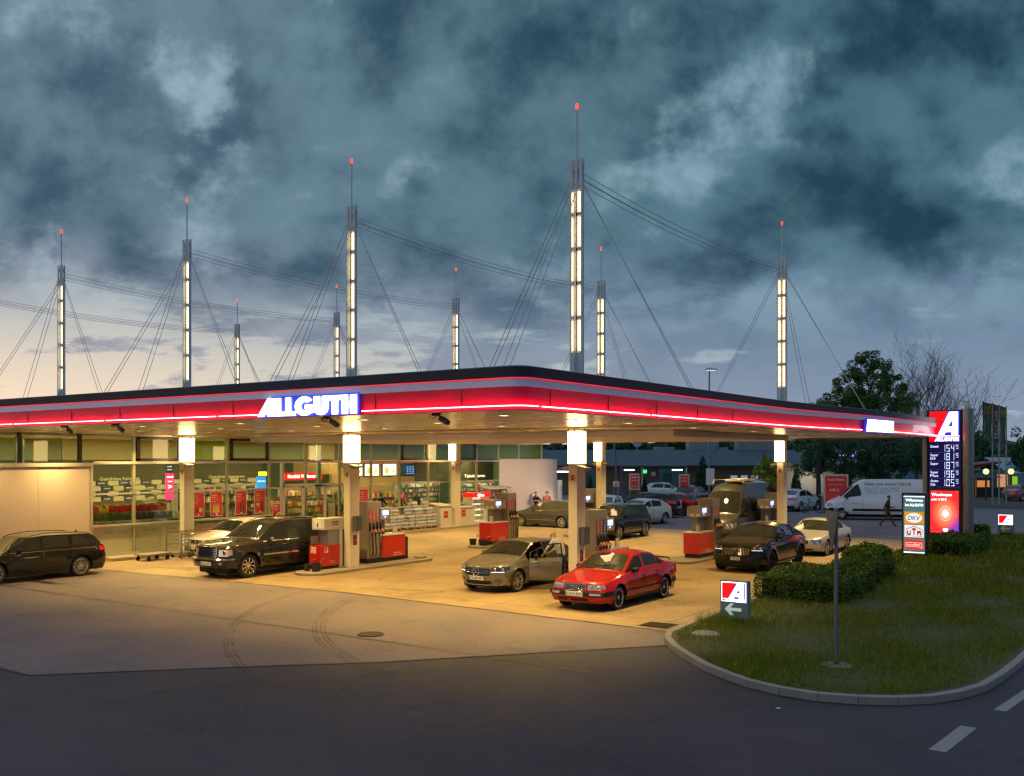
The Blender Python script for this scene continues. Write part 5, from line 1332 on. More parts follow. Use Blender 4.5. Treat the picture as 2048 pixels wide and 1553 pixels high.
    def wheel(s, xc, sg):
        S = s.S; Rr = s.Rw; W2 = .105; yo = s.Wd/2-.012-W2; rr = Rr*S.get('rim', .70)
        M = Matrix.Translation((xc, yo*sg, Rr)); m = MB()
        m.lathe([(rr-.012, -W2+.02), (rr+.01, -W2), (Rr-.03, -W2), (Rr-.008, -W2+.02), (Rr, -W2+.045), (Rr, W2-.045), (Rr-.008, W2-.02), (Rr-.03, W2), (rr+.01, W2), (rr-.012, W2-.02)], 36, 'y', M=M)
        wh = obj('wheel', m, rubber, s.root, smooth=30)
        m = MB(); o = W2*sg; q = lambda d: o-d*sg
        m.lathe([(rr+.004, q(.004)), (rr-.014, q(.0)), (rr-.022, q(.012)), (rr-.03, q(.06))], 36, 'y', 0, M)
        m.lathe([(rr-.02, q(.11)), (.001, q(.11))], 24, 'y', 1, M); m.lathe([(rr*.42, q(.075)), (rr*.42, q(.10)), (.001, q(.075))], 20, 'y', 2, M)
        n = S.get('spokes', 10); tw = S.get('spw', .022); hub = rr*.22
        m.lathe([(hub, q(.03)), (hub*.9, q(.02)), (.001, q(.02))], 16, 'y', 0, M)
        for k in range(n):
            a = 2*math.pi*k/n+(.12 if S.get('dbl') and k % 2 else 0)
            dr = Vector((math.cos(a), 0, math.sin(a))); tn = Vector((-math.sin(a), 0, math.cos(a)))
            w0, w1 = tw*.7, tw
            c0 = dr*hub*.8; c1 = dr*(rr-.012-(.03 if S.get('spm') else 0)); vs = []
            for c, w_, d in ((c0, w0, .022), (c1, w1, .012)):
                for t_, dd in ((-1, 0), (1, 0), (1, .03), (-1, .03)): vs.append(c+tn*w_*t_+Vector((0, q(d+dd), 0)))
            m.add(vs, [(0, 1, 2, 3), (4, 7, 6, 5), (0, 4, 5, 1), (1, 5, 6, 2), (2, 6, 7, 3), (3, 7, 4, 0)], 3 if S.get('spm') else 0, M)
        obj('rim', m, [S.get('rimm', alloy), ink, steel, S.get('spm', alloy)], wh, smooth=25)

p_black = paint('paint_black', (0.009, 0.009, 0.010, 1), .18, .0)
p_aspen = paint('paint_dark_bronze', (0.030, 0.028, 0.025, 1), .2, .3)
p_silver = paint('paint_silver_grey', (0.20, 0.19, 0.175, 1), .25, .45)
p_red = paint('paint_red', (0.36, 0.006, 0.008, 1), .25, .15)
p_clk = paint('paint_silver', (0.50, 0.49, 0.48, 1), .3, .4)
p_beige = paint('paint_cream', (0.74, 0.70, 0.62, 1), .3, .1)
p_grey = paint('paint_grey_brown', (0.085, 0.078, 0.065, 1), .25, .5)
p_white = paint('paint_white', (0.62, 0.66, 0.70, 1), .3, .1)
p_crim = paint('paint_crimson', (0.30, 0.010, 0.022, 1), .25, .4)
p_maroon = paint('paint_maroon', (0.035, 0.010, 0.012, 1), .22, .5)
p_navy = paint('paint_navy', (0.012, 0.016, 0.03, 1), .22, .5)
p_lblue = paint('paint_pale_blue', (0.30, 0.42, 0.52, 1), .3, .3)
p_camper = paint('paint_campervan_grey', (0.07, 0.072, 0.074, 1), .3, .3)
p_pink = paint('paint_dusty_pink', (0.30, 0.16, 0.17, 1), .3, .4)
drl = mat('daylight_led', (1, 1, 1), emit=.9, ecol=(190, 214, 255), var=0)

def prof_sedan(L, H, hz, cz, x_cowl, x_hdr, x_rtop, x_rbot, tz, tz2):
    return [(0, hz), (.15, hz+.03), (x_cowl, cz), (x_hdr, H-.03), ((x_hdr+x_rtop)/2, H), (x_rtop, H-.045), (x_rbot, tz), (L-.1, tz2), (L, tz2-.05)]
HD = -math.pi/2      # facing the road (toward -v)
# --- red saloon
Car('red_saloon', 'bright red older saloon with black rimmed wheels and rear spoiler, nearest to the road', 'car', (2.0, -1.21, 0), HD, dict(paint=p_red, L=4.48, W=1.70, xf=.84, wb=2.61, R=.315, rim=.74, sill=.20, nose=.13, bowf=.12, flare=.03,
    top=[(0, .70), (.12, .74), (1.22, .93), (1.98, 1.35), (2.55, 1.40), (3.02, 1.35), (3.72, .99), (4.36, .97), (4.48, .90)], belt=[(0, .68), (.3, .74), (1.2, .86), (2.4, .91), (3.6, .95), (4.48, .90)], tum=.36,
    leanf=[(.2, .08), (.36, .0), (.5, 0), (.54, .05), (.72, .10)], leanr=[(.2, .06), (.4, 0), (.6, 0), (.9, .06)],
    glass=dict(ws=(1.27, 1.95), rw=(3.06, 3.66), side=[(1.36, 2.32), (2.42, 3.12), (3.16, 3.5)]), openwin=True, doors=[(1.32, 2.37), (2.37, 3.22)], hdl=.13, hmat=blackp, mmat=blackp,
    lamp=(.555, .685, .36, .70), lampwrap=.14, lampn=2, tl=(.62, .86, .45, .78), grille=(.29, .55, .685, 'fine'), badge='rings', plate=('STA-A 8031', .455, 'f'), hood=1.16,
    fr=[('bumper_trim', -.80, .80, .40, .51, blackp, .012), ('air_intake', -.40, .12, .27, .35, blackp, .006), ('air_intake', .2, .52, .27, .35, blackp, .006), ('fog_lamp', -.72, -.44, .425, .485, lamp_glass, .02), ('fog_lamp', .44, .72, .425, .485, lamp_glass, .02)],
    sd=[('bumper_trim', .0, .46, .40, .51, blackp, .010), ('side_moulding', 1.22, 3.24, .44, .485, blackp, .012), ('side_skirt', 1.24, 3.05, .20, .29, blackp, .008), ('bumper_trim', 3.86, 4.46, .40, .53, blackp, .010)],
    spokes=14, spw=.020, rimm=alloy, spm=blackp, rear=0))
_r = [o for o in col.objects if o.name == 'red_saloon'][0]
m = MB(); m.tube([(2.0, -.6, .97), (2.02, -.58, 1.035), (2.08, 0, 1.05), (2.02, .58, 1.035), (2.0, .6, .97)], [.02, .022, .022, .022, .02], 8); obj('spoiler', m, blackp, _r, smooth=True)
# --- silver grey hatchback with open driver door
hb = Car('grey_hatchback', 'silver grey hatchback with a star badge and its driver door open', 'car', (-2.01, -.11, 0), HD, dict(paint=p_silver, L=4.29, W=1.78, xf=.86, wb=2.70, R=.325, rim=.76, sill=.21, nose=.22, bowf=.26,
    top=[(0, .74), (.12, .80), (1.15, 1.0), (1.98, 1.385), (2.6, 1.43), (3.4, 1.38), (4.02, 1.10), (4.2, .98), (4.29, .88)], belt=[(0, .70), (.4, .80), (1.2, .91), (3.2, .99), (4.29, .97)], tum=.40, hole=(1.42, 2.38, -1), crease=.016,
    glass=dict(ws=(1.2, 1.94), rw=(3.5, 4.0), side=[(1.45, 2.36), (2.44, 3.22)], slr=(2.9, 3.4, .55)), doors=[(1.42, 2.38), (2.38, 3.25)], hmat=chrome, mmat=blackp,
    lamp=(.60, .76, .44, .80), lampwrap=.45, lampm=lamp_dark, lampn=2, drl=drl, tl=(.72, .88, .35, .75), grille=(.42, .52, .72, 'h2'), badge='star', bs=.12, plate=('STA-M 3507', .44, 'f'), hood=1.08,
    fr=[('air_intake', -.45, .45, .26, .37, blackp, .006), ('fog_lamp', -.72, -.56, .34, .42, lamp_dark, .02), ('fog_lamp', .56, .72, .34, .42, lamp_dark, .02), ('splitter', -.7, .7, .235, .25, chrome, .012)], spokes=10, dbl=True, spw=.017))
def in_car(x, y, z): return Vector((x-hb.L/2, y, z))
m = MB(); m_seat = mat('car_seat', (.02, .02, .022), .8)
for y in (-.38, .38): m.box(in_car(1.75, y-.24, .34), in_car(2.3, y+.24, .55)); m.box(in_car(2.22, y-.23, .5), in_car(2.36, y+.23, 1.12))
obj('seat', m, m_seat, hb.root, bev=.03)
m = MB(); m.box(in_car(1.15, -.68, .6), in_car(1.5, .68, .93)); obj('dashboard', m, m_seat, hb.root, bev=.04)
m = MB(); Ms = Matrix.Translation(in_car(1.62, .38, .86)) @ Euler((0, R(-65), 0)).to_matrix().to_4x4()
m.lathe([(.17, -.012), (.185, 0), (.17, .012), (.155, 0), (.17, -.012)], 20, M=Ms); obj('steering_wheel', m, blackp, hb.root, smooth=True)
# the open door: copy of the side surface, swung about its front edge
def open_door(c, x0, x1, sg, ang, mats):
    hinge = c.side(x0, .6, sg); Mr = Matrix.Translation((hinge.x, hinge.y, 0)) @ Matrix.Rotation(ang*sg, 4, 'Z') @ Matrix.Translation((-hinge.x, -hinge.y, 0))
    m = MB(); c.patch_side(m, x0, x1, c.sill+.07, lambda x: c.belt(x), sg, 0, 10, 8); n = len(m.v)
    m.add([Vector((p.x, p.y-.07*sg, p.z)) for p in m.v[:n]], [f[::-1] for f in m.f])
    d = obj('open_door', m, c.body, c.root, smooth=True); d.matrix_local = Mr
    m = MB(); c.patch_side(m, x0+.0, x1, lambda x: c.sill+.09, lambda x: c.belt(x)-.02, sg, -.075, 8, 4); obj('door_card', m, m_seat, d)
    m = MB(); hi = lambda x: c.zr(x)-.01
    pts = [c.side(x0+.02, c.belt(x0)+.02, sg)] + [c.side(x, max(c.belt(x)+.03, hi(x)), sg) for x in [x0+.04+(x1-x0-.05)*i/10 for i in range(11)]] + [c.side(x1, c.belt(x1), sg, -.01)]
    m.tube(pts, .022, 6); obj('window_frame', m, blackp, d, smooth=True)
    m = MB(); c.patch_side(m, x0+.06, x1-.02, lambda x: c.belt(x), lambda x: hi(x)-.01, sg, -.01, 12, 3); obj('door_window', m, m_glass, d, smooth=True)
    m = MB(); p = c.side(x1-.2, c.belt(x1-.2)-.13, sg, .02); m.cbox(p, (.17, .022, .026)); obj('door_handle', m, chrome, d, bev=.006)
    m = MB(); p = c.side(x0+.2, c.belt(x0+.2)+.07, sg, .12); m.sphere(p, (.075, .11, .07)); obj('wing_mirror', m, blackp, d, smooth=True)
    return d
# remove the fixed mirror on that side and hang the door
for o in list(hb.root.children):
    if o.name.startswith('wing_mirror') and sum(v.co.y for v in o.data.vertices) < 0:
        for g_ in list(o.children): bpy.data.objects.remove(g_)
        bpy.data.objects.remove(o); break
open_door(hb, 1.42, 2.38, -1, R(52), None)

# --- large dark sport utility vehicle
Car('dark_suv', 'large dark bronze sport utility vehicle with chrome slatted grille and chrome wheels', 'car', (-11.05, -2.1, 0), HD, dict(paint=p_aspen, L=5.10, W=1.93, xf=.95, wb=3.03, R=.395, rim=.66, sill=.34, gap=.06, nose=.12, bowf=.13, flare=.045,
    top=[(0, 1.02), (.14, 1.08), (1.38, 1.22), (2.08, 1.73), (2.8, 1.83), (4.4, 1.80), (4.85, 1.74), (5.0, 1.4), (5.1, 1.12)], belt=[(0, .98), (.3, 1.06), (1.4, 1.14), (5.1, 1.17)], tum=.24,
    leanf=[(.3, .1), (.5, 0), (.62, .0), (.68, .07), (1.0, .10)], leanr=[(.3, .06), (.6, 0), (1.2, .03), (1.8, .1)],
    glass=dict(ws=(1.45, 2.05), rw=(4.87, 5.0), side=[(1.62, 2.58), (2.7, 3.6), (3.72, 4.66)]), doors=[(1.6, 2.64), (2.64, 3.62)], hmat=chrome, mmat=chrome, smt=.07,
    lamp=(.74, .95, .52, .86), lampwrap=.22, lampn=1, ind=(.78, .93, .80, .87), tl=(.9, 1.3, .8, .93), grille=(.42, .70, 1.02, 'h6'), badge=None, plate=('STA-P 1887', .50, 'f'), hood=1.3, grm=blackp,
    fr=[('chrome_bumper_strip', -.90, .90, .625, .675, chrome, .03), ('fog_lamp', -.70, -.60, .48, .55, lamp_glass, .02), ('fog_lamp', .60, .70, .48, .55, lamp_glass, .02)],
    sd=[('chrome_bumper_strip', .0, .34, .625, .675, chrome, .022), ('side_moulding', 1.55, 3.4, .70, .745, chrome, .014), ('belt_trim', 1.6, 4.7, 1.13, 1.155, chrome, .006)],
    rails=(2.3, 4.6, p_aspen), spokes=9, spw=.022, rimm=chrome))
# --- cream car half hidden
Car('cream_car', 'cream coloured compact car mostly hidden behind the large dark sport utility vehicle', 'car', (-16.45, 1.1, 0), HD, dict(paint=p_beige, L=4.2, W=1.73, xf=.86, wb=2.51, R=.31, sill=.2,
    top=[(0, .74), (.15, .80), (1.12, 1.0), (1.9, 1.42), (2.6, 1.48), (3.5, 1.43), (3.95, 1.1), (4.1, .95), (4.2, .9)], belt=[(0, .70), (.4, .80), (1.2, .90), (4.2, .97)],
    glass=dict(ws=(1.18, 1.86), rw=(3.6, 3.95), side=[(1.4, 2.3), (2.38, 3.2)]), doors=[(1.4, 2.34), (2.34, 3.2)], lamp=(.58, .74, .46, .76), lampwrap=.2, tl=(.7, .9, .5, .78), grille=(.32, .60, .72, 'fine'), badge='round', plate=('STA-K 2205', .42, 'f'), hood=1.05, fr=[('air_intake', -.5, .5, .27, .36, blackp, .006)], spokes=7, spw=.03))
# --- black estate at the left edge
Car('black_estate', 'black estate car seen from the side at the left edge, cut by the frame', 'car', (-15.88, -7.85, 0), HD, dict(paint=p_black, L=4.80, W=1.83, xf=.93, wb=2.79, R=.335, rim=.72, sill=.2, nose=.2, bowf=.26, crease=.016,
    top=[(0, .68), (.15, .75), (1.2, .98), (2.02, 1.40), (2.7, 1.46), (4.0, 1.43), (4.3, 1.38), (4.62, 1.08), (4.72, .98), (4.8, .90)], belt=[(0, .66), (.4, .78), (1.3, .91), (3.4, .96), (4.8, 1.0)], tum=.34,
    glass=dict(ws=(1.27, 1.98), rw=(4.32, 4.6), side=[(1.45, 2.42), (2.5, 3.38), (3.5, 4.28)], slr=(3.6, 4.38, .55)), doors=[(1.42, 2.46), (2.46, 3.46)], lamp=(.56, .70, .40, .82), lampwrap=.4, lampm=lamp_dark, tl=(.78, .96, .4, .84), tlw=.36, hood=1.12,
    sd=[('belt_trim', 1.42, 4.3, .915, .93, chrome, .005)], rails=(1.95, 4.2, blackp), fin=4.05, spokes=12, spw=.016, grille=(.45, .5, .66, 'fine'), badge='round', plate=('STA-L 712', .42, 'both')))
# --- black coupe style sport utility vehicle
Car('black_coupe_suv', 'black coupe style sport utility vehicle with vertical slat grille beside the hedge', 'car', (2.24, 8.94, 0), HD, dict(paint=p_black, L=4.78, W=1.93, xf=.87, wb=2.87, R=.375, rim=.74, sill=.28, nose=.16, bowf=.2, flare=.03, crease=.014,
    top=[(0, .92), (.14, .98), (1.22, 1.16), (2.0, 1.53), (2.6, 1.60), (3.2, 1.55), (4.3, 1.17), (4.66, 1.08), (4.78, .98)], belt=[(0, .88), (.4, .97), (1.3, 1.07), (3.4, 1.12), (4.78, 1.06)], tum=.36,
    glass=dict(ws=(1.28, 1.96), rw=(3.3, 4.22), side=[(1.5, 2.46), (2.55, 3.3), (3.34, 3.75)]), sideglass=glass_car, doors=[(1.48, 2.5), (2.5, 3.4)], lamp=(.76, .90, .50, .86), lampwrap=.4, lampm=lamp_dark, drl=drl, lampn=2, tl=(.85, .97, .4, .88), grille=(.46, .60, .87, 'v'), gtaper=.08, badge='star', bs=.105,
    plate=('NW-3627', .50, 'f', .17), hood=1.15, fr=[('air_intake', -.80, .80, .33, .44, blackp, .008), ('splitter', -.62, .62, .30, .325, p_black, .03)], sd=[('side_step', 1.35, 3.2, .27, .31, steel, .03), ('wheel_arch_trim', 1.3, 3.3, .31, .36, blackp, .01)], spokes=10, dbl=True, spw=.013, rimm=blackp))
# --- silver coupe
Car('silver_coupe', 'silver two door coupe with round twin headlights behind the black coupe style vehicle', 'car', (2.13, 15.62, 0), HD, dict(paint=p_clk, L=4.65, W=1.74, xf=.87, wb=2.715, R=.315, rim=.76, sill=.18, nose=.2, bowf=.25,
    top=[(0, .66), (.15, .72), (1.35, .92), (2.15, 1.35), (2.7, 1.40), (3.1, 1.36), (3.85, 1.0), (4.5, .93), (4.65, .86)], belt=[(0, .64), (.4, .74), (1.4, .86), (3.6, .93), (4.65, .88)], tum=.38,
    glass=dict(ws=(1.42, 2.1), rw=(3.14, 3.8), side=[(1.6, 2.7), (2.74, 3.35)]), doors=[(1.5, 2.85)], lamp=(.52, .68, .44, .80), lampwrap=.22, lampn=2, tl=(.6, .8, .4, .8), grille=(.34, .50, .64, 'h2'), badge=None, plate=None, hood=1.3,
    fr=[('air_intake', -.5, .5, .24, .31, blackp, .006)], spokes=10, spw=.014))
# --- grey-brown estate driving along the shop
Car('grey_estate', 'grey brown estate car standing side on between the pumps and the curved shop wall', 'car', (-14.75, 21.5, 0), math.pi, dict(paint=p_grey, L=4.77, W=1.82, xf=.93, wb=2.71, R=.32, rim=.72, sill=.2,
    top=[(0, .72), (.15, .78), (1.25, 1.0), (2.02, 1.42), (2.7, 1.49), (4.0, 1.46), (4.35, 1.38), (4.66, 1.05), (4.77, .92)], belt=[(0, .70), (.4, .80), (1.3, .92), (4.77, 1.0)],
    glass=dict(ws=(1.32, 1.98), rw=(4.38, 4.62), side=[(1.5, 2.45), (2.53, 3.4), (3.5, 4.2)], slr=(3.7, 4.35, .6)), sideglass=mat('side_glass_olive', (.05, .05, .02), .05, var=.3, scale=3, coat=1), doors=[(1.45, 2.49), (2.49, 3.46)], lamp=(.58, .72, .42, .80), tl=(.75, .95, .4, .8), hood=1.18, rails=(2.0, 4.2, chrome),
    sd=[('belt_trim', 1.45, 4.2, .925, .94, chrome, .005), ('side_moulding', 1.35, 3.3, .42, .44, chrome, .01)], spokes=9, spw=.024, grille=(.4, .52, .66, 'fine'), plate=None))
# --- black compact suv
Car('black_suv', 'black compact sport utility vehicle with roof rails facing the pumps in the middle lane', 'car', (-8.12, 17.1, 0), HD, dict(paint=p_black, L=4.5, W=1.84, xf=.9, wb=2.68, R=.36, rim=.72, sill=.27, flare=.03, crease=.014,
    top=[(0, .90), (.14, .96), (1.15, 1.10), (1.85, 1.58), (2.5, 1.66), (3.8, 1.62), (4.1, 1.56), (4.4, 1.15), (4.5, 1.0)], belt=[(0, .86), (.4, .95), (1.2, 1.04), (4.5, 1.10)],
    glass=dict(ws=(1.2, 1.82), rw=(4.12, 4.36), side=[(1.36, 2.28), (2.36, 3.2), (3.3, 3.9)], slr=(3.4, 4.0, .8)), doors=[(1.34, 2.32), (2.32, 3.22)], lamp=(.74, .88, .45, .84), lampwrap=.4, lampm=lamp_dark, tl=(.85, 1.0, .4, .85), grille=(.45, .72, .88, 'h2'), badge='round', plate=None, hood=1.05,
    fr=[('air_intake', -.6, .6, .34, .48, blackp, .006), ('chrome_strip', -.8, .8, .66, .675, chrome, .01)], sd=[('side_moulding', 1.3, 3.15, .38, .405, chrome, .012)], rails=(1.9, 3.9, chrome), spokes=10, dbl=True, spw=.016, fin=4.0))
# --- dark red-black suv and crimson hatch driving away to the left, second row of traffic
Car('maroon_suv', 'very dark maroon sport utility vehicle with red tail lamps before the crimson hatchback', 'car', (-14.6, 33.0, 0), math.pi, dict(paint=p_maroon, L=4.65, W=1.86, xf=.9, wb=2.7, R=.36, sill=.26,
    top=[(0, .92), (.15, .97), (1.2, 1.12), (1.95, 1.58), (2.6, 1.65), (3.9, 1.60), (4.2, 1.52), (4.52, 1.15), (4.65, 1.0)], belt=[(0, .88), (.4, .96), (1.3, 1.05), (4.65, 1.12)],
    glass=dict(ws=(1.26, 1.9), rw=(4.22, 4.5), side=[(1.42, 2.35), (2.43, 3.3), (3.4, 4.0)], slr=(3.5, 4.1, .8)), doors=[(1.4, 2.39), (2.39, 3.3)], lamp=(.74, .88, .45, .84), tl=(.92, 1.1, .3, .86), tlw=.4, plate=('STA-H 46', .7, 'r'), spokes=7, spw=.03, grille=None))
Car('crimson_hatchback', 'crimson hatchback with silver wheels seen from behind its left side', 'car', (-14.3, 35.7, 0), math.pi, dict(paint=p_crim, L=4.1, W=1.77, xf=.82, wb=2.58, R=.33, rim=.76, sill=.22,
    top=[(0, .80), (.15, .86), (1.05, 1.02), (1.8, 1.46), (2.5, 1.53), (3.3, 1.46), (3.7, 1.3), (3.98, 1.05), (4.1, .92)], belt=[(0, .76), (.4, .84), (1.2, .96), (4.1, 1.08)],
    glass=dict(ws=(1.1, 1.76), rw=(3.55, 3.92), side=[(1.3, 2.2), (2.28, 3.0)], slr=(2.7, 3.2, .7)), doors=[(1.28, 2.24), (2.24, 3.05)], lamp=(.6, .78, .45, .78), tl=(.88, 1.02, .3, .8), tlw=.36, plate=('STA-T 912', .6, 'r'), spokes=8, spw=.03, grille=None))
Car('dark_hatchback', 'dark navy car parked with its tail to the forecourt between the poster and the campervan', 'car', (-19.4, 50.6, 0), R(95), dict(paint=p_navy, L=4.4, W=1.85, xf=.9, wb=2.6, R=.34, sill=.24,
    top=[(0, .86), (.15, .9), (1.1, 1.08), (1.8, 1.5), (2.5, 1.58), (3.8, 1.5), (4.0, 1.42), (4.28, 1.1), (4.4, .98)], belt=[(0, .82), (.4, .9), (1.2, 1.0), (4.4, 1.05)],
    glass=dict(ws=(1.16, 1.76), rw=(4.02, 4.26), side=[(1.3, 2.2), (2.3, 3.5)]), doors=[(1.3, 2.25), (2.25, 3.1)], lamp=(.6, .8, .5, .8), tl=(.86, 1.0, .5, .86), plate=('STA-E 31', .72, 'r'), spokes=7, spw=.03, grille=None))
Car('white_suv', 'white sport utility vehicle parked side on behind the small cypress near the wash bays', 'car', (-24.6, 56.5, 0), R(14), dict(paint=p_white, L=4.3, W=1.82, xf=.85, wb=2.6, R=.35, sill=.26,
    top=[(0, .86), (.15, .92), (1.1, 1.1), (1.85, 1.54), (2.5, 1.62), (3.6, 1.54), (3.95, 1.4), (4.2, 1.1), (4.3, .98)], belt=[(0, .82), (.4, .9), (1.2, 1.02), (4.3, 1.08)],
    glass=dict(ws=(1.16, 1.8), rw=(3.9, 4.18), side=[(1.3, 2.25), (2.33, 3.5)], slr=(3.1, 3.6, .8)), doors=[(1.3, 2.3), (2.3, 3.2)], lamp=(.7, .86, .45, .82), tl=(.86, 1.0, .4, .84), spokes=7, spw=.03, grille=(.4, .6, .8, 'fine')))
Car('white_fastback', 'white fastback sport utility vehicle seen from behind, right of the rear canopy column', 'car', (-8.9, 45.7, 0), R(84), dict(paint=p_white, L=4.67, W=1.88, xf=.9, wb=2.81, R=.36, rim=.76, sill=.26, crease=.015,
    top=[(0, .86), (.15, .92), (1.2, 1.1), (1.95, 1.54), (2.6, 1.61), (3.3, 1.54), (4.3, 1.16), (4.58, 1.08), (4.67, 1.0)], belt=[(0, .82), (.4, .9), (1.3, 1.02), (4.67, 1.07)],
    glass=dict(ws=(1.26, 1.9), rw=(3.4, 4.2), side=[(1.45, 2.4), (2.5, 3.6)]), doors=[(1.42, 2.44), (2.44, 3.3)], lamp=(.7, .84, .45, .84), tl=(.84, .98, .38, .88), tlw=.3, plate=('STA-X 404', .62, 'r'), rr=[('rear_diffuser', -.8, .8, .27, .44, blackp, .01)], spokes=10, spw=.02, grille=None))
Car('pale_blue_car', 'pale blue car roof and screen beyond the two men by the curved wall', 'car', (-18.2, 30.6, 0), R(-60), dict(paint=p_lblue, L=4.2, W=1.75, xf=.85, wb=2.5, R=.32, sill=.22,
    top=[(0, .8), (.15, .86), (1.1, 1.04), (1.85, 1.46), (2.5, 1.54), (3.5, 1.48), (3.9, 1.2), (4.1, 1.0), (4.2, .9)], belt=[(0, .76), (.4, .84), (1.2, .96), (4.2, 1.02)],
    glass=dict(ws=(1.16, 1.8), rw=(3.6, 3.95), side=[(1.3, 2.2), (2.3, 3.2)]), doors=[(1.3, 2.25), (2.25, 3.1)], lamp=(.6, .78, .45, .78), tl=(.7, .9, .5, .78), spokes=7, spw=.03, grille=(.35, .5, .66, 'fine')))
Car('white_hatchback', 'white hatchback half hidden behind the nearest column and the grey brown estate', 'car', (-15.6, 29.2, 0), R(-75), dict(paint=p_beige, L=4.1, W=1.75, xf=.85, wb=2.5, R=.32, sill=.22,
    top=[(0, .8), (.15, .86), (1.1, 1.04), (1.85, 1.44), (2.5, 1.52), (3.5, 1.46), (3.8, 1.2), (4.0, 1.0), (4.1, .9)], belt=[(0, .76), (.4, .84), (1.2, .96), (4.1, 1.02)],
    glass=dict(ws=(1.16, 1.8), rw=(3.5, 3.85), side=[(1.3, 2.2), (2.3, 3.2)]), doors=[(1.3, 2.25), (2.25, 3.1)], lamp=(.6, .78, .45, .78), tl=(.7, .9, .5, .78), spokes=7, spw=.03, grille=(.35, .5, .66, 'fine')))
Car('white_saloon', 'white car whose roof shows between the pump and the black compact sport utility vehicle', 'car', (-11.6, 26.3, 0), R(-100), dict(paint=p_beige, L=4.4, W=1.76, xf=.85, wb=2.6, R=.32, sill=.22,
    top=[(0, .78), (.15, .84), (1.15, 1.02), (1.9, 1.42), (2.5, 1.5), (3.4, 1.44), (4.0, 1.14), (4.3, 1.0), (4.4, .9)], belt=[(0, .74), (.4, .82), (1.2, .94), (4.4, 1.0)],
    glass=dict(ws=(1.2, 1.86), rw=(3.5, 4.0), side=[(1.35, 2.25), (2.33, 3.2)]), doors=[(1.3, 2.28), (2.28, 3.1)], lamp=(.6, .76, .45, .78), tl=(.7, .9, .5, .78), spokes=7, spw=.03, grille=(.35, .5, .66, 'fine')))
Car('pink_car', 'dusty pink car parked at the right edge near the restaurant', 'car', (2.4, 73.5, 0), R(60), dict(paint=p_pink, L=4.2, W=1.75, xf=.85, wb=2.5, R=.32, sill=.22,
    top=[(0, .8), (.15, .86), (1.1, 1.04), (1.85, 1.44), (2.5, 1.5), (3.4, 1.44), (3.8, 1.1), (4.05, 1.0), (4.2, .9)], belt=[(0, .76), (.4, .84), (1.2, .96), (4.2, 1.0)],
    glass=dict(ws=(1.16, 1.8), rw=(3.5, 3.85), side=[(1.3, 2.2), (2.3, 3.2)]), doors=[(1.3, 2.25), (2.25, 3.1)], lamp=(.6, .78, .45, .78), tl=(.72, .86, .4, .78), spokes=7, spw=.03, grille=None))
# --- white panel van
m_vanplast = blackp; p_van = paint('paint_van_white', (0.86, 0.84, 0.88, 1), .35, .0)
van = Car('panel_van', 'white high roof panel van with red and black side lettering behind the price pylon', 'van', (0, 0, 0), 0, dict(paint=p_van, L=5.99, W=2.05, xf=.95, wb=4.03, R=.345, rim=.58, sill=.36, gap=.07, nose=.10, bowf=.2, tail=.02, bowr=.03, tum=.09, crown=.07, crease=0, flare=.02,
    top=[(0, 1.02), (.12, 1.12), (.85, 1.40), (1.72, 2.22), (2.2, 2.50), (2.6, 2.53), (5.9, 2.53), (5.99, 2.48)], belt=[(0, .98), (.3, 1.08), (.9, 1.26), (1.3, 1.32), (5.99, 1.32)],
    leanf=[(.3, .05), (.5, 0), (.7, 0), (1.1, .14)], leanr=[(.3, .02), (2.5, .06)],
    glass=dict(ws=(.92, 1.66), side=[(1.12, 2.12)], slr=(1.9, 2.25, 3)), doors=[(1.08, 2.2)], hdl=.24, mmat=blackp, lamp=(.80, 1.05, .55, .88), lampwrap=.3, lampn=1, grille=(.4, .62, .74, 'fine'),
    fr=[('bumper', -.95, .95, .36, .70, blackp, .03)], sd=[('bumper', .0, .45, .36, .74, blackp, .02), ('side_moulding', 1.6, 4.5, .56, .70, blackp, .012)], spokes=5, spw=.06, mir=.35))
hdv = Vector((-.925, -.38, 0)).normalized(); angv = math.atan2(hdv.y, hdv.x)
# the near flank carries the front wheel at about (-3.1, 36.9)
nrm = Vector((-hdv.y, hdv.x, 0)); cpt = Vector((-3.1, 36.9, 0))-hdv*(van.L/2-van.S['xf'])*1.0; cpt = cpt-nrm*(1.0)*(1 if nrm.y < 0 else -1)
van.root.location = cpt; van.root.rotation_euler = (0, 0, angv+math.pi)
vsg = None
for sg in (1, -1):
    wn = Matrix.Rotation(angv+math.pi, 4, 'Z') @ Vector((0, sg, 0))
    if wn.y < 0: vsg = sg
Mv = frame((0, vsg*1.0, 0), (-vsg*-1.0 if False else (1 if vsg < 0 else -1), 0, 0), (0, 0, 1), (0, vsg, 0))
def van_text(s_, x, z, size, w, m, name):
    y = van.Y(x, z)+.012; ex = (1, 0, 0) if vsg < 0 else (-1, 0, 0)
    mb = text_mb(s_, size, w, .008, .0, frame((x-van.L/2, y*vsg, z), ex, (0, .0, 1), (0, vsg, 0)), mb=MB(), center=True)
    lean = [Vector((v.x, vsg*(van.Y(min(max(v.x+van.L/2, 1), 5.5), v.z)+.008), v.z)) for v in mb.v]; mb.v = lean
    obj(name, mb, m, van.root)
m_vt = mat('van_text_dark', (.10, .10, .16), .5, var=0); m_vr = mat('van_text_red', (.45, .01, .05), .5, var=0)
van_text('Alles aus einer', 3.25, 2.16, .26, 1.9, m_vt, 'lettering'); van_text('Hand', 4.65, 2.16, .28, .75, m_vr, 'lettering')
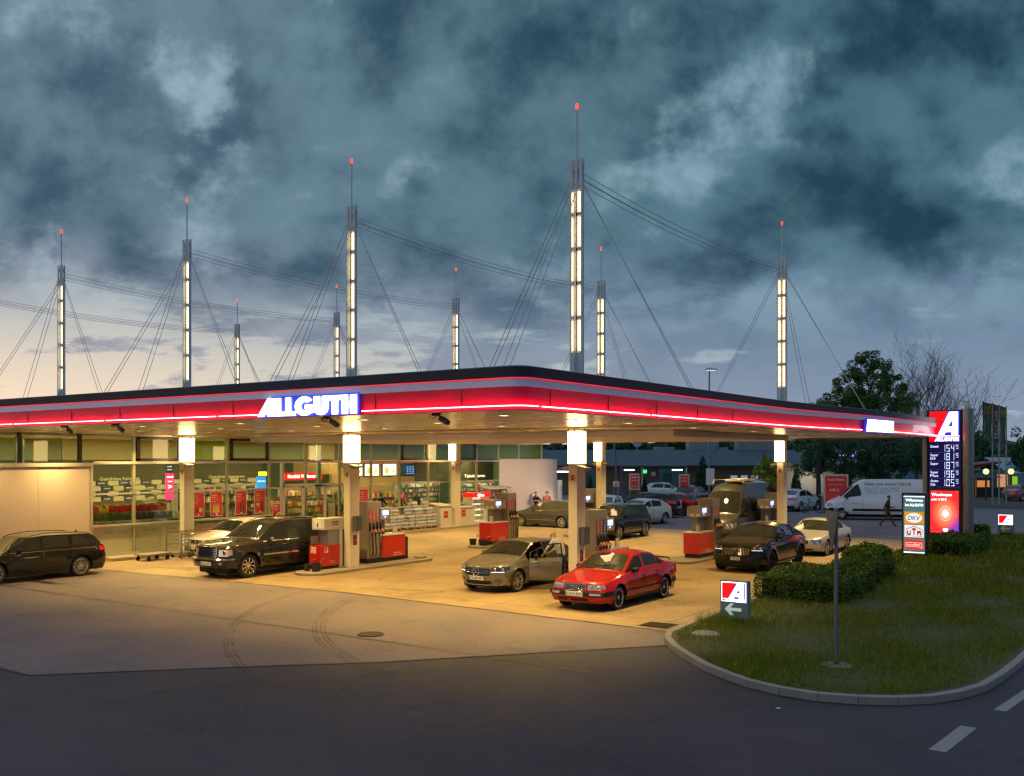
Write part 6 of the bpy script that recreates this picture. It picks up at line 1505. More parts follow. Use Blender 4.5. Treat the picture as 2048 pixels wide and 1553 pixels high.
for i, (tx, z) in enumerate((('Elektro  Sanitär   Heizung  Umbauten', 1.96), ('Wintergärten Fliesen   Renovierungen  Trockenbau', 1.80), ('Landschaftsbau   Garten', 1.66))):
    van_text(tx, 3.35 if i < 2 else 2.95, z, .085, 2.0 if i < 2 else 1.2, m_vt, 'small_lettering')
van_text('Tel. 08151 4420', 1.72, .98, .09, .5, m_vt, 'small_lettering')
# --- campervan
cvn = Car('campervan', 'tall dark grey campervan with roof hatches standing behind the right hand pump', 'campervan', (-2.15, 17.45, 0), HD, dict(paint=p_camper, L=5.5, W=2.06, xf=.95, wb=3.45, R=.345, rim=.6, sill=.36, gap=.07, nose=.10, bowf=.22, tail=.02, bowr=.03, tum=.10, crown=.08, crease=0, flare=.02,
    top=[(0, 1.04), (.12, 1.14), (.80, 1.42), (1.45, 2.18), (1.9, 2.66), (2.4, 2.78), (5.3, 2.80), (5.5, 2.66)], belt=[(0, 1.0), (.3, 1.10), (.9, 1.28), (1.3, 1.32), (5.5, 1.34)],
    leanf=[(.3, .05), (.5, 0), (.7, 0), (1.1, .14)], leanr=[(.3, .02), (2.5, .10)],
    glass=dict(ws=(.86, 1.66), side=[(1.12, 2.05)], slr=(1.8, 2.2, 2.4)), doors=[(1.08, 2.15)], hdl=.24, mmat=blackp, lamp=(.80, 1.08, .55, .90), lampwrap=.34, lampn=2, grille=(.45, .60, .74, 'fine'),
    fr=[('bumper', -.98, .98, .36, .60, blackp, .03)], sd=[('side_moulding', 1.6, 4.6, .50, .60, blackp, .012)], plate=('STA-W 70', .52, 'f'), spokes=5, spw=.06, mir=.35))
for sg in (1, -1):
    m = MB(); cvn.patch_side(m, 2.4, 3.4, 1.5, 2.05, sg, .012, 8, 3); obj('side_window', m, glass_car, cvn.root); m = MB(); cvn.patch_side(m, 3.7, 4.8, 1.5, 2.05, sg, .012, 8, 3); obj('side_window', m, glass_car, cvn.root)
m_hatch = mat('hatch_cream', (.6, .5, .36), .4)
for (x, y) in ((2.5, -.1), (3.9, .1)): m = MB(); m.cbox((x-cvn.L/2, y, 2.85), (.8, .75, .10)); obj('roof_hatch', m, m_hatch, cvn.root, bev=.03)
m = MB(); m.tube([(-.9, -.72, 2.72), (-.85, -.72, 2.87), (2.2, -.72, 2.88), (2.25, -.72, 2.72)], .018, 6); m.tube([(-.9, .72, 2.72), (-.85, .72, 2.87), (2.2, .72, 2.88), (2.25, .72, 2.72)], .018, 6); obj('roof_rail', m, m_hatch, cvn.root)
# ================================================================ fuel pumps
m_pump = mat('pump_grey', (0.34, 0.30, 0.25), .35, .2, var=.05, scale=2); m_pred = mat('pump_red', (0.58, 0.012, 0.006), .3, var=.03, coat=.5); m_ptop = mat('pump_top_white', (.66, .62, .56), .4, var=.04)
m_plinth = mat('pump_plinth', (.02, .018, .016), .6, var=.1); m_scr = mat('pump_screen', (.6, .7, 1), emit=2.2, ecol=(150, 170, 255), var=0); m_hose = mat('hose_rubber', (.016, .016, .018), .5, var=0); m_hose2 = mat('hose_grey', (.2, .19, .18), .5, var=0)
m_nz = mat('nozzle_dark', (.02, .02, .02), .4, var=0); m_lr = mat('label_red', (.6, .02, .03), .4, var=0); m_lp = mat('label_pink', (.55, .05, .14), .4, var=0); m_lv = mat('label_violet', (.08, .03, .3), .4, var=0); m_lb = mat('label_navy', (.02, .03, .12), .4, var=0); m_grip = mat('nozzle_grip', (.7, .3, .2), .5, var=0); m_gripy = mat('nozzle_grip_yellow', (.5, .5, .05), .5, var=0)
M_U = lambda x, y, z: frame((x, y, z), (0, 1, 0), (0, 0, 1), (1, 0, 0))     # face toward +u
M_V = lambda x, y, z: frame((x, y, z), (1, 0, 0), (0, 0, 1), (0, -1, 0))    # face toward -v
def pump(label, u, v, order, labs):
    """origin at the near corner of the cabinet row (u = front plane, v = near end)"""
    p = thing('fuel_pump', label, 'fuel pump', (u, v, 0), group='fuel pumps on the islands'); Wd = .66
    if order == 'A': t0, t1, b0, b1 = 0, .74, .76, 2.02
    else: b0, b1, t0, t1 = 0, 1.26, 1.27, 1.93
    m = MB(); m.box((-Wd, t0, .27), (-.02, t1, 2.30)); obj('cabinet', m, m_pump, p, bev=.012)
    m = MB(); m.box((-Wd+.04, min(t0, b0)+.05, 0), (-.05, max(t1, b1)-.05, .26)); obj('plinth', m, m_plinth, p)
    m = MB(); m.box((-Wd, b0, .24), (0, b1, 1.03)); obj('red_box', m, m_pred, p, bev=.008)
    m = MB(); m.box((-Wd-.02, b0-.02, 1.03), (.02, b1, 1.075)); obj('counter_top', m, m_ptop, p, bev=.006)
    m = MB(); text_mb('Sauberes', .075, .42, .004, .004, M_U(.001, (b0+b1)/2+.16, .36), mb=m); text_mb('Allguth Tanken', .06, .5, .004, .004, M_U(.001, (b0+b1)/2+.2, .29), mb=m); obj('box_lettering', m, m_white, p)
    # display head over the box on two posts
    d0, d1 = (b0+.0, b0+.55) if order == 'A' else (b0+.35, b1)
    m = MB(); m.box((-Wd-.02, d0, 1.62), (-.1, d1, 2.02)); h = obj('display_head', m, m_pump, p, bev=.012)
    m = MB(); m.box((-Wd+.12, d0+.1, 1.07), (-.3, d1-.1, 1.62)); obj('display_post', m, mat('pump_post', (.2, .18, .16), .4, .4), p)
    m = MB(); m.box((-.098, d0+.12, 1.78), (-.09, d1-.12 if order == 'A' else d0+.5, 1.96)); obj('screen', m, m_scr, h)
    m = MB(); m.box((-.098, d0+.2, 1.70), (-.09, d0+.3, 1.74)); obj('key', m, m_scr, h)
    m = MB()
    for q in (-.55, -.3): m.box((q, d0-.004, 1.65), (q+.16, d0-.001, 1.75))
    obj('price_cards', m, m_ptop, h)
    m = MB(); bq = b1-.5 if order == 'A' else b0+.12
    m.box((-.2, bq, 1.08), (-.17, bq+.24, 1.33), 0, None); obj('notice_board', m, mat('notice_pale', (.55, .5, .45), .5, var=.3, scale=25), p)
    # nozzle bays
    for i, lm in enumerate(labs):
        y = t0+.11+(t1-t0-.2)*i/3
        m = MB(); m.box((-.018, y-.042, 1.60), (-.008, y+.042, 2.0)); lb = obj('fuel_label', m, lm, p)
        m = MB(); text_mb(['Diesel', 'Super', 'Plus', 'E10'][i], .055, .30, .004, .003, frame((-.006, y+.02, 1.8), (0, 0, -1), (0, 1, 0), (1, 0, 0)), mb=m); obj('fuel_lettering', m, m_white, lb)
        m = MB(); m.prism([(y-.02, 2.02), (y+.02, 2.02), (y, 2.10)], -.018, -.006, M=frame((0, 0, 0), (0, 1, 0), (0, 0, 1), (1, 0, 0))); m.cbox((-.012, y-.055, 1.5), (.02, .012, 1.1)); obj('divider', m, steel, p)
        m = MB(); m.box((-.018, y-.045, 1.25), (-.004, y+.045, 1.56)); obj('nozzle_holster', m, m_nz, p)
        m = MB(); m.tube([(.02, y, 1.5), (.05, y+.005, 1.36), (.13, y+.01, 1.22), (.1, y, 1.12)], [.016, .026, .034, .024], 8); m.tube([(.03, y, 1.36), (.02, y, 1.2), (.06, y, 1.13)], .012, 6)
        nz = obj('nozzle', m, m_nz, p, smooth=True)
        m = MB(); m.tube([(.075, y, 1.315), (.14, y+.01, 1.21)], [.037, .037], 8); obj('grip', m, m_gripy if i == 3 and order != 'A' else m_grip, nz, smooth=True)
        m = MB(); sw = .05 if i < 3 else -.09
        m.tube([(.1, y, 1.13), (.09, y+.01, .95), (.10, y+sw, .55), (.08, y+sw*.7, .36), (.03, y+sw*.2, .30), (.02, y-.02, .42), (.02, y-.025, 1.0), (-.01, y-.02, 1.1)], .013, 6); obj('hose', m, m_hose if (i+len(label)) % 3 else m_hose2, p, smooth=True)
    return p
LA = [m_lr, m_lr, m_lp, m_lv]; LB2 = [m_lr, m_lr, m_lr, m_lb]; LC = [m_lr, m_lr, m_lb, m_lb]
pump('four nozzle fuel pump with red box right of the second front column', -9.28, .95, 'A', LA)
pump('four nozzle fuel pump between the nearest column and the red saloon', .10, .95, 'A', LC)
pump('fuel pump with red box to its left, ahead of the grey brown estate', -10.05, 9.45, 'B', LB2)
pump('fuel pump with red box in front of the campervan', -.35, 9.45, 'B', LB2)
pump('distant fuel pump seen behind the nearest column', -9.8, 16.75, 'B', LB2)
pump('distant fuel pump between the black coupe style vehicle and the rear column', -.35, 16.75, 'B', LB2)
# island kerbs
m_isl = mat('island_concrete', (.26, .22, .18), .8, var=.2, scale=6, bump=.3)
isls = [(-9.2, -2.35, 4.1, 'island kerb under the low red gas dispenser and four nozzle pump'), (.15, .4, 3.9, 'island kerb of the pump at the nearest column'), (-10.35, 8.55, 12.5, 'island kerb with buckets before the left hand pump'), (-.7, 7.9, 12.5, 'island kerb in front of the campervan pump'), (-10.1, 15.9, 19.2, 'island kerb of the distant pump behind the nearest column'), (-.7, 15.9, 19.2, 'island kerb of the pump by the rear column')]
for (u, v0, v1, lb) in isls:
    r_ = .62; m = MB(); pl = [(u+r_*math.cos(R(a)), v0+r_+r_*math.sin(R(a))) for a in range(180, 361, 15)] + [(u+r_*math.cos(R(a)), v1-r_+r_*math.sin(R(a))) for a in range(0, 181, 15)]
    m.prism(pl, 0, .095); tag(obj('pump_island', m, m_isl, bev=.015), lb, 'kerb island', 'kerb islands under the pumps')
# low gas dispenser
g = thing('gas_dispenser', 'low red gas dispenser with grey head and single orange nozzle on a crossed hose', 'fuel pump', (-9.30, -1.34, .095))
m = MB(); m.box((-.54, 0, .1), (0, .93, .80)); obj('red_box', m, m_pred, g, bev=.006); m = MB(); m.box((-.5, .04, 0), (-.04, .9, .1)); obj('plinth', m, m_plinth, g)
m = MB(); m.box((-.52, .42, .80), (-.06, .93, 1.33)); obj('middle_panel', m, mat('panel_blue_grey', (.32, .33, .38), .4, .3, var=.1), g)
m = MB(); m.box((-.60, .18, 1.32), (0.0, 1.30, 1.72)); h = obj('head', m, m_ptop, g, bev=.02)
m = MB(); m.box((-.47, .176, 1.38), (-.16, .179, 1.66)); obj('hand_notice', m, m_white, h); m = MB(); m.prism([(-.34, 1.42), (-.28, 1.42), (-.28, 1.56), (-.34, 1.54)], 0, .003, M=M_V(0, .1755, 0)); obj('hand_symbol', m, ink, h)
m = MB(); m.box((.001, .55, 1.56), (.006, .85, 1.60)); m.box((.001, .55, 1.48), (.006, .85, 1.51)); obj('readouts', m, ink, h)
m = MB(); m.box((-.20, .93, 0), (-.02, 1.28, 1.32)); obj('hose_post', m, m_ptop, g, bev=.01); m = MB(); m.box((-.02, 1.08, .05), (.01, 1.22, 1.30)); obj('cable_channel', m, m_nz, g)
m = MB(); m.box((-.46, .0, .84), (-.44, .42, 1.12)); m.box((-.46, 0, .8), (-.44, .03, .84)); obj('side_screen', m, m_gpanel, g)
m = MB(); m.tube([(.07, 1.33, 1.16), (.09, 1.4, 1.06), (.08, 1.46, .96)], [.035, .04, .025], 8); nz = obj('nozzle', m, mat('nozzle_orange', (.75, .22, .02), .4), g, smooth=True)
m = MB(); m.tube([(.08, 1.46, .96), (.08, 1.45, .75), (.08, 1.2, .45), (.08, 1.14, .2), (.09, 1.3, .03), (.1, 1.5, .03), (.1, 1.66, .25), (.08, 1.5, .55), (.08, 1.25, .9), (.03, 1.15, 1.1)], .013, 6); obj('hose', m, m_hose, g, smooth=True)
m = MB(); m.box((-.45, -.004, .54), (-.2, -.001, .76)); obj('warning_notice', m, m_white, g); m = MB()
for q in range(3): m.lathe([(.001, .003), (.032, .003)], 10, M=M_V(-.41+q*.085, -.005, .69))
m.prism([(-.05, 0), (.05, 0), (0, .08)], 0, .003, M=M_V(-.325, -.005, .56)); obj('warning_symbols', m, mat('warning_amber', (.5, .35, .1), .5, var=.3, scale=40), g)
m = MB(); m.box((.001, .2, .56), (.005, .36, .74)); obj('logo_card', m, m_white, g); m = MB(); m.prism([(0, 0), (.05, 0), (.11, .14), (0, .14)], .005, .007, M=M_U(0, .22, .59)); obj('logo_red', m, m_pred, g)
m = MB(); text_mb('Autogas', .06, .25, .004, .003, M_U(.001, .55, .25), mb=m); text_mb('LPG Allguth', .05, .28, .004, .003, M_U(.001, .57, .19), mb=m); obj('box_lettering', m, m_white, g)
# buckets, post and blocks
m_buck = mat('bucket_black', (.02, .02, .018), .6, var=.1)
def bucket(lb, u, v, r, h, z=.095):
    b = thing('bucket', lb, 'bucket', (u, v, z), group='cleaning buckets at the pump islands'); m = MB(); m.lathe([(.001, .0), (r*.8, 0), (r, h), (r+.012, h), (r+.012, h-.02), (r*.8+.01, .02)], 20); m.lathe([(r*.95, h-.06), (.001, h-.06)], 20); obj('tub', m, m_buck, b, smooth=30)
    m = MB(); m.tube([(.05, 0, .1), (.2, .1, h+.14)], .012, 6); m.cbox((.2, .1, h+.15), (.16, .03, .03)); obj('squeegee', m, steel, b)
    return b
bucket('black squeegee bucket beside the low red gas dispenser', -9.1, -1.72, .16, .28); bucket('smaller black bucket left of the gas dispenser bucket', -9.45, -1.8, .11, .24)
bucket('left black bucket at the pump ahead of the grey brown estate', -10.75, 9.05, .15, .26); bucket('wide black tub at the foot of the left hand pump', -10.25, 9.15, .22, .24)
for (u, v, lb, gp) in ((-9.55, 3.12, 'dark square waste bin at the end of the four nozzle pump', None), (-10.35, 11.6, 'dark waste bin behind the pump ahead of the grey brown estate', None)):
    b = thing('waste_bin', lb, 'waste bin', (u, v, .095), group='waste bins at the pumps'); m = MB(); m.box((-.16, -.13, 0), (.16, .13, .78)); obj('bin_body', m, m_plinth, b, bev=.02); m = MB(); m.box((-.17, -.14, .78), (.17, .14, .82)); obj('bin_lid', m, m_nz, b, bev=.01)
m = MB(); m.box((-9.25, 3.45, 0), (-8.95, 3.85, .16)); tag(obj('concrete_block', m, m_isl, bev=.03), 'small concrete block on the ground at the end of the four nozzle pump', 'block')
# boxes fixed to the front columns
for (u, lb) in ((-9.15, 'on the second front column'), (0, 'on the nearest column')):
    b = thing('card_terminal', 'grey steel box with a small notice below it ' + lb, 'terminal', (u, 0, 0), group='boxes fixed to the front columns')
    m = MB(); m.box((.155, -.12, 1.35), (.33, .20, 1.86)); obj('box_body', m, mat('terminal_grey', (.13, .13, .15), .4, .4), b, bev=.01); m = MB(); m.box((.152, -.08, .85), (.158, .1, 1.2)); obj('notice', m, mat('notice_dark', (.12, .05, .06), .5, var=.3, scale=20), b)
    m = MB(); m.box((.159, -.06, 1.0), (.162, .08, 1.05)); obj('notice_stripe', m, m_lr, b)

# ================================================================ people outside
lean = dict(pel=(0,0,.95), belly=(.05,0,1.10), chest=(.16,0,1.28), neck=(.26,0,1.42), skull=(.31,0,1.52), crown=(.33,0,1.60), shl=(.17,.17,1.38), ell=(.34,.24,1.14), wrl=(.5,.2,.95), shr=(.17,-.17,1.38), elr=(.34,-.24,1.16), wrr=(.52,-.2,1.0))
person('bald man in a white shirt and jeans leaning behind the open car door', (-.60, .12, 0), R(178), [(206, 206, 214), (46, 84, 110), (30, 24, 20)], lean, sleeves='long', h=1.82, hair=None)
person('person in a tan top and brown trousers half hidden behind the nearest column', (-.75, .98, 0), R(200), [(150, 112, 86), (56, 30, 20), (20, 16, 14)], None, h=1.66, hair=(.2, .1, .05))
walk = dict(pel=(0,0,.93), hil=(.02,.08,.88), knl=(.20,.09,.52), anl=(.34,.09,.13), tol=(.48,.1,.05), hir=(-.02,-.08,.88), knr=(-.10,-.09,.50), anr=(-.42,-.09,.20), tor=(-.36,-.1,.06), shl=(.02,.18,1.4), ell=(-.12,.25,1.14), wrl=(-.2,.24,.90), shr=(.02,-.18,1.4), elr=(.02,-.26,1.13), wrr=(.26,-.2,1.08), chest=(.03,0,1.31), neck=(.05,0,1.48), skull=(.08,0,1.60), crown=(.08,0,1.68))
person('walking man in an olive jacket and tan trousers crossing before the white van', (.92, 31.79, .01), R(20), [(44, 50, 40), (92, 66, 36), (24, 18, 16)], walk, h=1.78, hair=(.06, .04, .03))
armf = dict(ell=(.12,.25,1.24), wrl=(.36,.2,1.28), elr=(.12,-.25,1.24), wrr=(.36,-.2,1.26))
person('dark haired man in a black shirt by the curved shop wall, left of two', (-17.35, 23.9, 0), R(-20), [(18, 18, 20), (50, 44, 40), (20, 16, 14)], armf, sleeves='short', h=1.84, hair=(.08, .04, .02))
person('man in a salmon pink shirt beside the black shirted man, right of two', (-17.2, 24.9, 0), R(-60), [(206, 112, 92), (60, 56, 60), (20, 16, 14)], None, sleeves='short', h=1.84, hair=(.05, .03, .03))
person('small person in a lilac top near the navy car and the red poster', (-16.6, 45.1, 0), R(-90), [(170, 160, 190), (50, 50, 60), (20, 16, 14)], None, h=1.7)
person('person in white shirt and dark vest holding a bicycle by the red poster stand', (-5.9, 42.9, 0), R(190), [(190, 190, 200), (20, 24, 34), (20, 16, 14)], armf, h=1.75)
bk = thing('bicycle', 'dark bicycle held by the person next to the red poster stand', 'bicycle', (-6.9, 43.0, 0), rotz=R(15)); m_bike = mat('bicycle_dark', (.03, .04, .05), .4, .5)
for x in (-.52, .52):
    m = MB(); m.lathe([(.32, -.015), (.345, 0), (.32, .015), (.30, 0), (.32, -.015)], 28, 'y', M=Matrix.Translation((x, 0, .345)))
    for a in range(0, 180, 30): m.tube([(x+.31*math.cos(R(a)), 0, .345+.31*math.sin(R(a))), (x-.31*math.cos(R(a)), 0, .345-.31*math.sin(R(a)))], .003, 3)
    obj('wheel', m, m_bike, bk)
m = MB(); m.tube([(-.52, 0, .345), (-.1, 0, .32), (.36, 0, .72), (-.18, 0, .78), (-.1, 0, .32)], .018, 6); m.tube([(-.52, 0, .345), (-.18, 0, .78), (-.2, 0, .9)], .014, 6); m.tube([(.52, 0, .345), (.36, 0, .78), (.33, 0, .98)], .016, 6); obj('frame', m, m_bike, bk)
m = MB(); m.tube([(.25, -.28, 1.0), (.33, 0, .98), (.25, .28, 1.0)], .014, 6); obj('handlebar', m, m_bike, bk); m = MB(); m.sphere((-.21, 0, .93), (.13, .07, .035)); obj('saddle', m, blackp, bk, smooth=True)

# ================================================================ signs
m_pyl = mat('pylon_metal', (.26, .25, .24), .32, .75, var=.1, scale=2); e_panel = mat('price_panel', (.01, .01, .05), emit=.16, ecol=(44, 22, 150), var=0); e_dig = mat('price_digits', (.9, .95, 1), emit=1.5, ecol=(206, 222, 255), var=0)
m_tb = mat('sign_body_blue_grey', (.16, .24, .32), .4, .2, var=.05, scale=2)
PW = 1.70
py = thing('price_pylon', 'tall price pylon with red and white letter A logo and five fuel prices', 'price sign', (5.59, 19.9, .1)); py.scale = (.741, 1, 1); MF = lambda x, z, d=0: frame((x, -.22-d, z), (1, 0, 0), (0, 0, 1), (0, -1, 0))
m = MB(); m.box((0, -.2, 0), (PW, .2, 5.80)); obj('core', m, mat('pylon_dark', (.06, .05, .055), .5), py)
for x, r_ in ((-.19, .19), (PW+.33, .31)): m = MB(); m.lathe([(.001, 5.84), (r_, 5.84), (r_, 0)], 28, M=Matrix.Translation((x, .0, 0))); obj('round_post', m, m_pyl, py, smooth=30)
m = MB(); m.box((.02, -.21, 2.52), (PW-.02, -.2, 5.78)); pn = obj('price_panel', m, e_panel, py)
m = MB(); big_a(m, .05, 0, PW-.1, 1.02, MF(0, 4.73), 0, 1, 2); obj('logo', m, [e_red, e_white, e_blue], py)
m = MB(); m.prism([(.05, .0), (PW-.05, .0), (PW-.05, .27), (.05, .27)], 0, .004, 1, MF(0, 4.45)); m.prism([(.05, .0), (.3, .0), (.42, .20), (.05, .20)], .004, .008, 0, MF(0, 4.45)); m.prism([(.05, .235), (PW-.06, .235), (PW-.06, .262), (.05, .262)], .004, .008, 2, MF(0, 4.45)); allguth(m, .33, .03, PW-.42, .17, 2, MF(0, 4.45), .005, .006); obj('name_strip', m, [e_red, e_blue, e_white], py)
SEGS = {'0': 'abcdef', '1': 'bc', '4': 'fgbc', '5': 'afgcd', '6': 'afgedc', '7': 'abc', '8': 'abcdefg', '9': 'abcdfg'}
def digit(mb, ch, x, y, w, h, t, M, mi=0):
    S_ = dict(a=(0, h-t, w, h), d=(0, 0, w, t), g=(0, h/2-t/2, w, h/2+t/2), f=(0, h/2, t, h), b=(w-t, h/2, w, h), e=(0, 0, t, h/2), c=(w-t, 0, w, h/2))
    for s_ in SEGS[ch]:
        a = S_[s_]; e = .006; mb.box((x+a[0]+e, y+a[1]+e, .004), (x+a[2]-e, y+a[3]-e, .008), mi, M)
rows_ = [(['Diesel'], '1549'), (['Super', 'E10'], '1819'), (['Super'], '1879'), (['Super', 'Plus'], '1969'), (['Auto', 'Gas'], '1059')]
for i, (lab, num) in enumerate(rows_):
    z = 4.04-i*.365; m = MB()
    for q, tx in enumerate(lab): text_mb(tx, .15, .42 if len(tx) > 3 else .26, .006, .004, MF(.10, z+.17-.15*q), mb=m, center=False)
    obj('fuel_name', m, e_dig, py)
    m = MB()
    for q, ch in enumerate(num[:3]): digit(m, ch, .72+q*.24, z, .17, .29, .032, MF(0, 0))
    digit(m, num[3], 1.46, z+.11, .12, .18, .024, MF(0, 0)); obj('price', m, e_dig, py)
    m = MB(); m.box((.06, z-.045, .001), (PW-.06, z-.036, .004), 0, MF(0, 0)); obj('divider', m, m_lav, py)
# poster part: warm gradient made of a real backlit print
m_pg = bpy.data.materials.new('backlit_poster'); m_pg.use_nodes = True; t = NT(m_pg.node_tree); b = m_pg.node_tree.nodes['Principled BSDF']
tcn = t.node('ShaderNodeTexCoord'); s = t.node('ShaderNodeSeparateXYZ'); t.link(tcn.outputs['Object'], s.inputs[0])
dxx = t.math('SUBTRACT', s.outputs[0], .9); dzz = t.math('SUBTRACT', s.outputs[2], 1.42); rr_ = t.math('SQRT', t.math('ADD', t.math('MULTIPLY', dxx, dxx), t.math('MULTIPLY', dzz, dzz)))
c1 = t.mix(t.ss(rr_, .02, .30), srgb(255, 255, 240), srgb(255, 130, 90)); c2 = t.mix(t.ss(rr_, .25, .8), c1, srgb(240, 40, 44)); diag = t.math('SUBTRACT', t.math('MULTIPLY', dxx, .9), t.math('ADD', dzz, .45)); c3 = t.mix(t.ss(diag, .0, .8), c2, srgb(110, 60, 190))
ring = t.math('LESS_THAN', t.math('ABSOLUTE', t.math('SUBTRACT', rr_, .30)), .013); c4 = t.mix(t.math('MULTIPLY', ring, .7), c3, srgb(255, 230, 220)); sp = t.math('GREATER_THAN', t.noise(tcn.outputs['Object'], 16, 2), .70); c5 = t.mix(t.math('MULTIPLY', sp, .5), c4, srgb(255, 220, 230))
t.link(c5, b.inputs['Base Color']); t.link(c5, b.inputs['Emission Color']); b.inputs['Emission Strength'].default_value = 1.15; b.inputs['Roughness'].default_value = .3
m = MB(); m.box((.10, -.23, .60), (PW-.10, -.205, 2.38)); ps = obj('backlit_poster', m, m_pg, py)
m = MB(); text_mb('Waschmaxx', .17, 1.1, .014, .012, MF(.16, 2.16), mb=m, center=False); text_mb('jetzt 11.50 €', .13, .8, .012, .012, MF(.16, 1.97), mb=m, center=False); text_mb('+', .42, .34, .03, .012, MF(.9, 1.26), mb=m); big_a(m, .78, .66, .26, .12, MF(0, 0, .011), 0, 0, 0); obj('poster_lettering', m, e_white, ps)
# partner sign with three logo plates
ws = thing('partner_sign', 'low lit sign with Willkommen lettering and three round and square logo plates', 'sign', (5.76, 14.4, .1)); WW = 1.18; ws.scale = (.76, 1, 1)
m = MB(); m.box((0, -.12, .08), (WW, .12, 2.45)); m.box((.12, -.1, 0), (WW-.12, .1, .1)); obj('casing', m, mat('casing_dark', (.045, .045, .055), .4, .3), ws, bev=.01)
MG = lambda x, z, d=0: frame((x, -.135-d, z), (1, 0, 0), (0, 0, 1), (0, -1, 0))
m = MB(); m.box((.09, -.135, .16), (WW-.09, -.12, 2.37)); obj('lit_face', m, mat('face_teal', (.10, .22, .22), emit=.42, ecol=(96, 156, 158), var=.1, scale=2), ws)
m = MB(); m.box((.1, -.14, .19), (WW-.1, -.136, .22)); m.box((.1, -.14, 2.30), (WW-.1, -.136, 2.325)); obj('light_strip', m, e_white, ws)
m = MB(); text_mb('Willkommen', .14, .80, .01, .004, MG(WW/2, 2.13), mb=m); text_mb('bei ALLGUTH', .14, .84, .01, .004, MG(WW/2, 1.95), mb=m); obj('lettering', m, e_white, ws)
for (z, nm, c0) in ((1.28, 'orange', mat('plate_orange', (.8, .4, .02), emit=.75, ecol=(236, 150, 20), var=0)), (.78, 'white', mat('plate_lit_white', (.9, .9, .9), emit=.85, ecol=(240, 246, 250), var=0)), (.30, 'red', mat('plate_lit_red', (.7, .1, .05), emit=.75, ecol=(224, 62, 44), var=0))):
    h_ = .46 if nm != 'red' else .40
    m = MB(); m.box((.14, z, .0), (WW-.14, z+h_, .012), 0, MG(0, 0)); pl = obj('logo_plate', m, c0, ws); e_w1 = MATS['plate_lit_white']; e_b1 = mat('logo_blue', (.02, .1, .35), emit=.3, ecol=(10, 70, 140), var=0); e_r1 = mat('logo_red', (.6, .05, .04), emit=.5, ecol=(206, 40, 36), var=0)
    if nm == 'orange':
        m = MB(); m.prism([(.59+.38*math.cos(R(a)), 1.51+.18*math.sin(R(a))) for a in range(0, 360, 12)], .012, .018, 0, MG(0, 0)); obj('oval', m, e_w1, pl); m = MB(); text_mb('DKV', .23, .56, .012, .022, MG(.57, 1.43), mb=m, shear=.25); obj('lettering', m, e_b1, pl)
    elif nm == 'white':
        m = MB(); m.prism([(.22, .80+.0), (.30, .82), (.88, .82), (.96, .80), (.99, 1.08), (.59, 1.21), (.19, 1.08)], .012, .015, 0, MG(0, 0)); m2 = MB(); m2.prism([(.24, .835), (.94, .835), (.965, 1.06), (.59, 1.18), (.215, 1.06)], .015, .018, 0, MG(0, 0)); obj('shield_edge', m, e_r1, pl); obj('shield_face', m2, e_w1, pl)
        m = MB()
        for s_ in ([(.27, .86), (.44, .86), (.44, 1.03), (.39, 1.03), (.39, .92), (.32, .92), (.32, 1.03), (.25, 1.03)], [(.56, .86), (.62, .86), (.62, 1.06), (.70, 1.04), (.70, 1.10), (.59, 1.14), (.48, 1.10), (.48, 1.04), (.56, 1.06)], [(.73, .86), (.79, .86), (.79, .93), (.87, .93), (.87, .86), (.93, .86), (.91, 1.03), (.73, 1.03)]): m.prism(s_, .018, .023, 0, MG(0, 0))
        obj('lettering', m, e_r1, pl)
    else:
        m = MB(); m.prism([(.20, .42), (.80, .42), (.98, .36), (.96, .58), (.20, .58)], .012, .016, 0, MG(0, 0)); m2 = MB(); m2.prism([(.22, .435), (.80, .435), (.955, .39), (.94, .565), (.22, .565)], .016, .019, 0, MG(0, 0)); obj('frame_line', m, e_w1, pl); obj('frame_field', m2, c0, pl); m = MB(); text_mb('novofleet', .13, .62, .008, .022, MG(.58, .46), mb=m); obj('lettering', m, e_w1, pl)
def arrow_sign(label, loc, w, s=1.0, lit=2.4, body=None, arrow_m=None):
    a = thing('arrow_sign', label, 'sign', loc, rotz=0, group='low entrance signs on the grass'); M_ = lambda x, z, d=0: frame((x*s, -.075*s-d, z*s), (1, 0, 0), (0, 0, 1), (0, -1, 0))
    m = MB(); m.box((0, -.075*s, .16*s), (w*s, .075*s, 1.0*s)); obj('casing', m, body or m_tb, a, bev=.006); m = MB(); m.box((.08*s, -.05*s, -.05), (w*.92*s, .05*s, .16*s)); obj('foot', m, m_nz, a)
    m = MB(); m.box((.03*s, .53*s, .0), (w*s-.045*s, .975*s, .006), 1, M_(0, 0)); big_a(m, .05*s, .60*s, (w-.115)*s, .355*s, M_(0, 0, .006), 0, 1, 2)
    m.prism([(.05*s, .55*s), (.11*s, .55*s), (.135*s, .585*s), (.05*s, .585*s)], .006, .010, 0, M_(0, 0)); obj('lit_logo', m, [e_red, e_white, e_blue], a)
    m = MB()
    for q in range(4): m.box(((.20+.1*q)*s, .552*s, .006), ((.22+.1*q)*s, .58*s, .009), 0, M_(0, 0))
    obj('small_lettering', m, e_blue, a)
    m = MB(); k = s; cx_, cz = .12*k, .36*k
    m.prism([(.11*k, cz), (.24*k, cz+.13*k), (.33*k, cz+.13*k), (.24*k, cz+.035*k), (.50*k, cz+.035*k), (.50*k, cz-.035*k), (.24*k, cz-.035*k), (.33*k, cz-.13*k), (.24*k, cz-.13*k)], 0, .008, 0, M_(0, 0)); obj('arrow', m, arrow_m or mat('arrow_pale', (.6, .75, .72), emit=.42, ecol=(180, 220, 210), var=0), a)
    return a
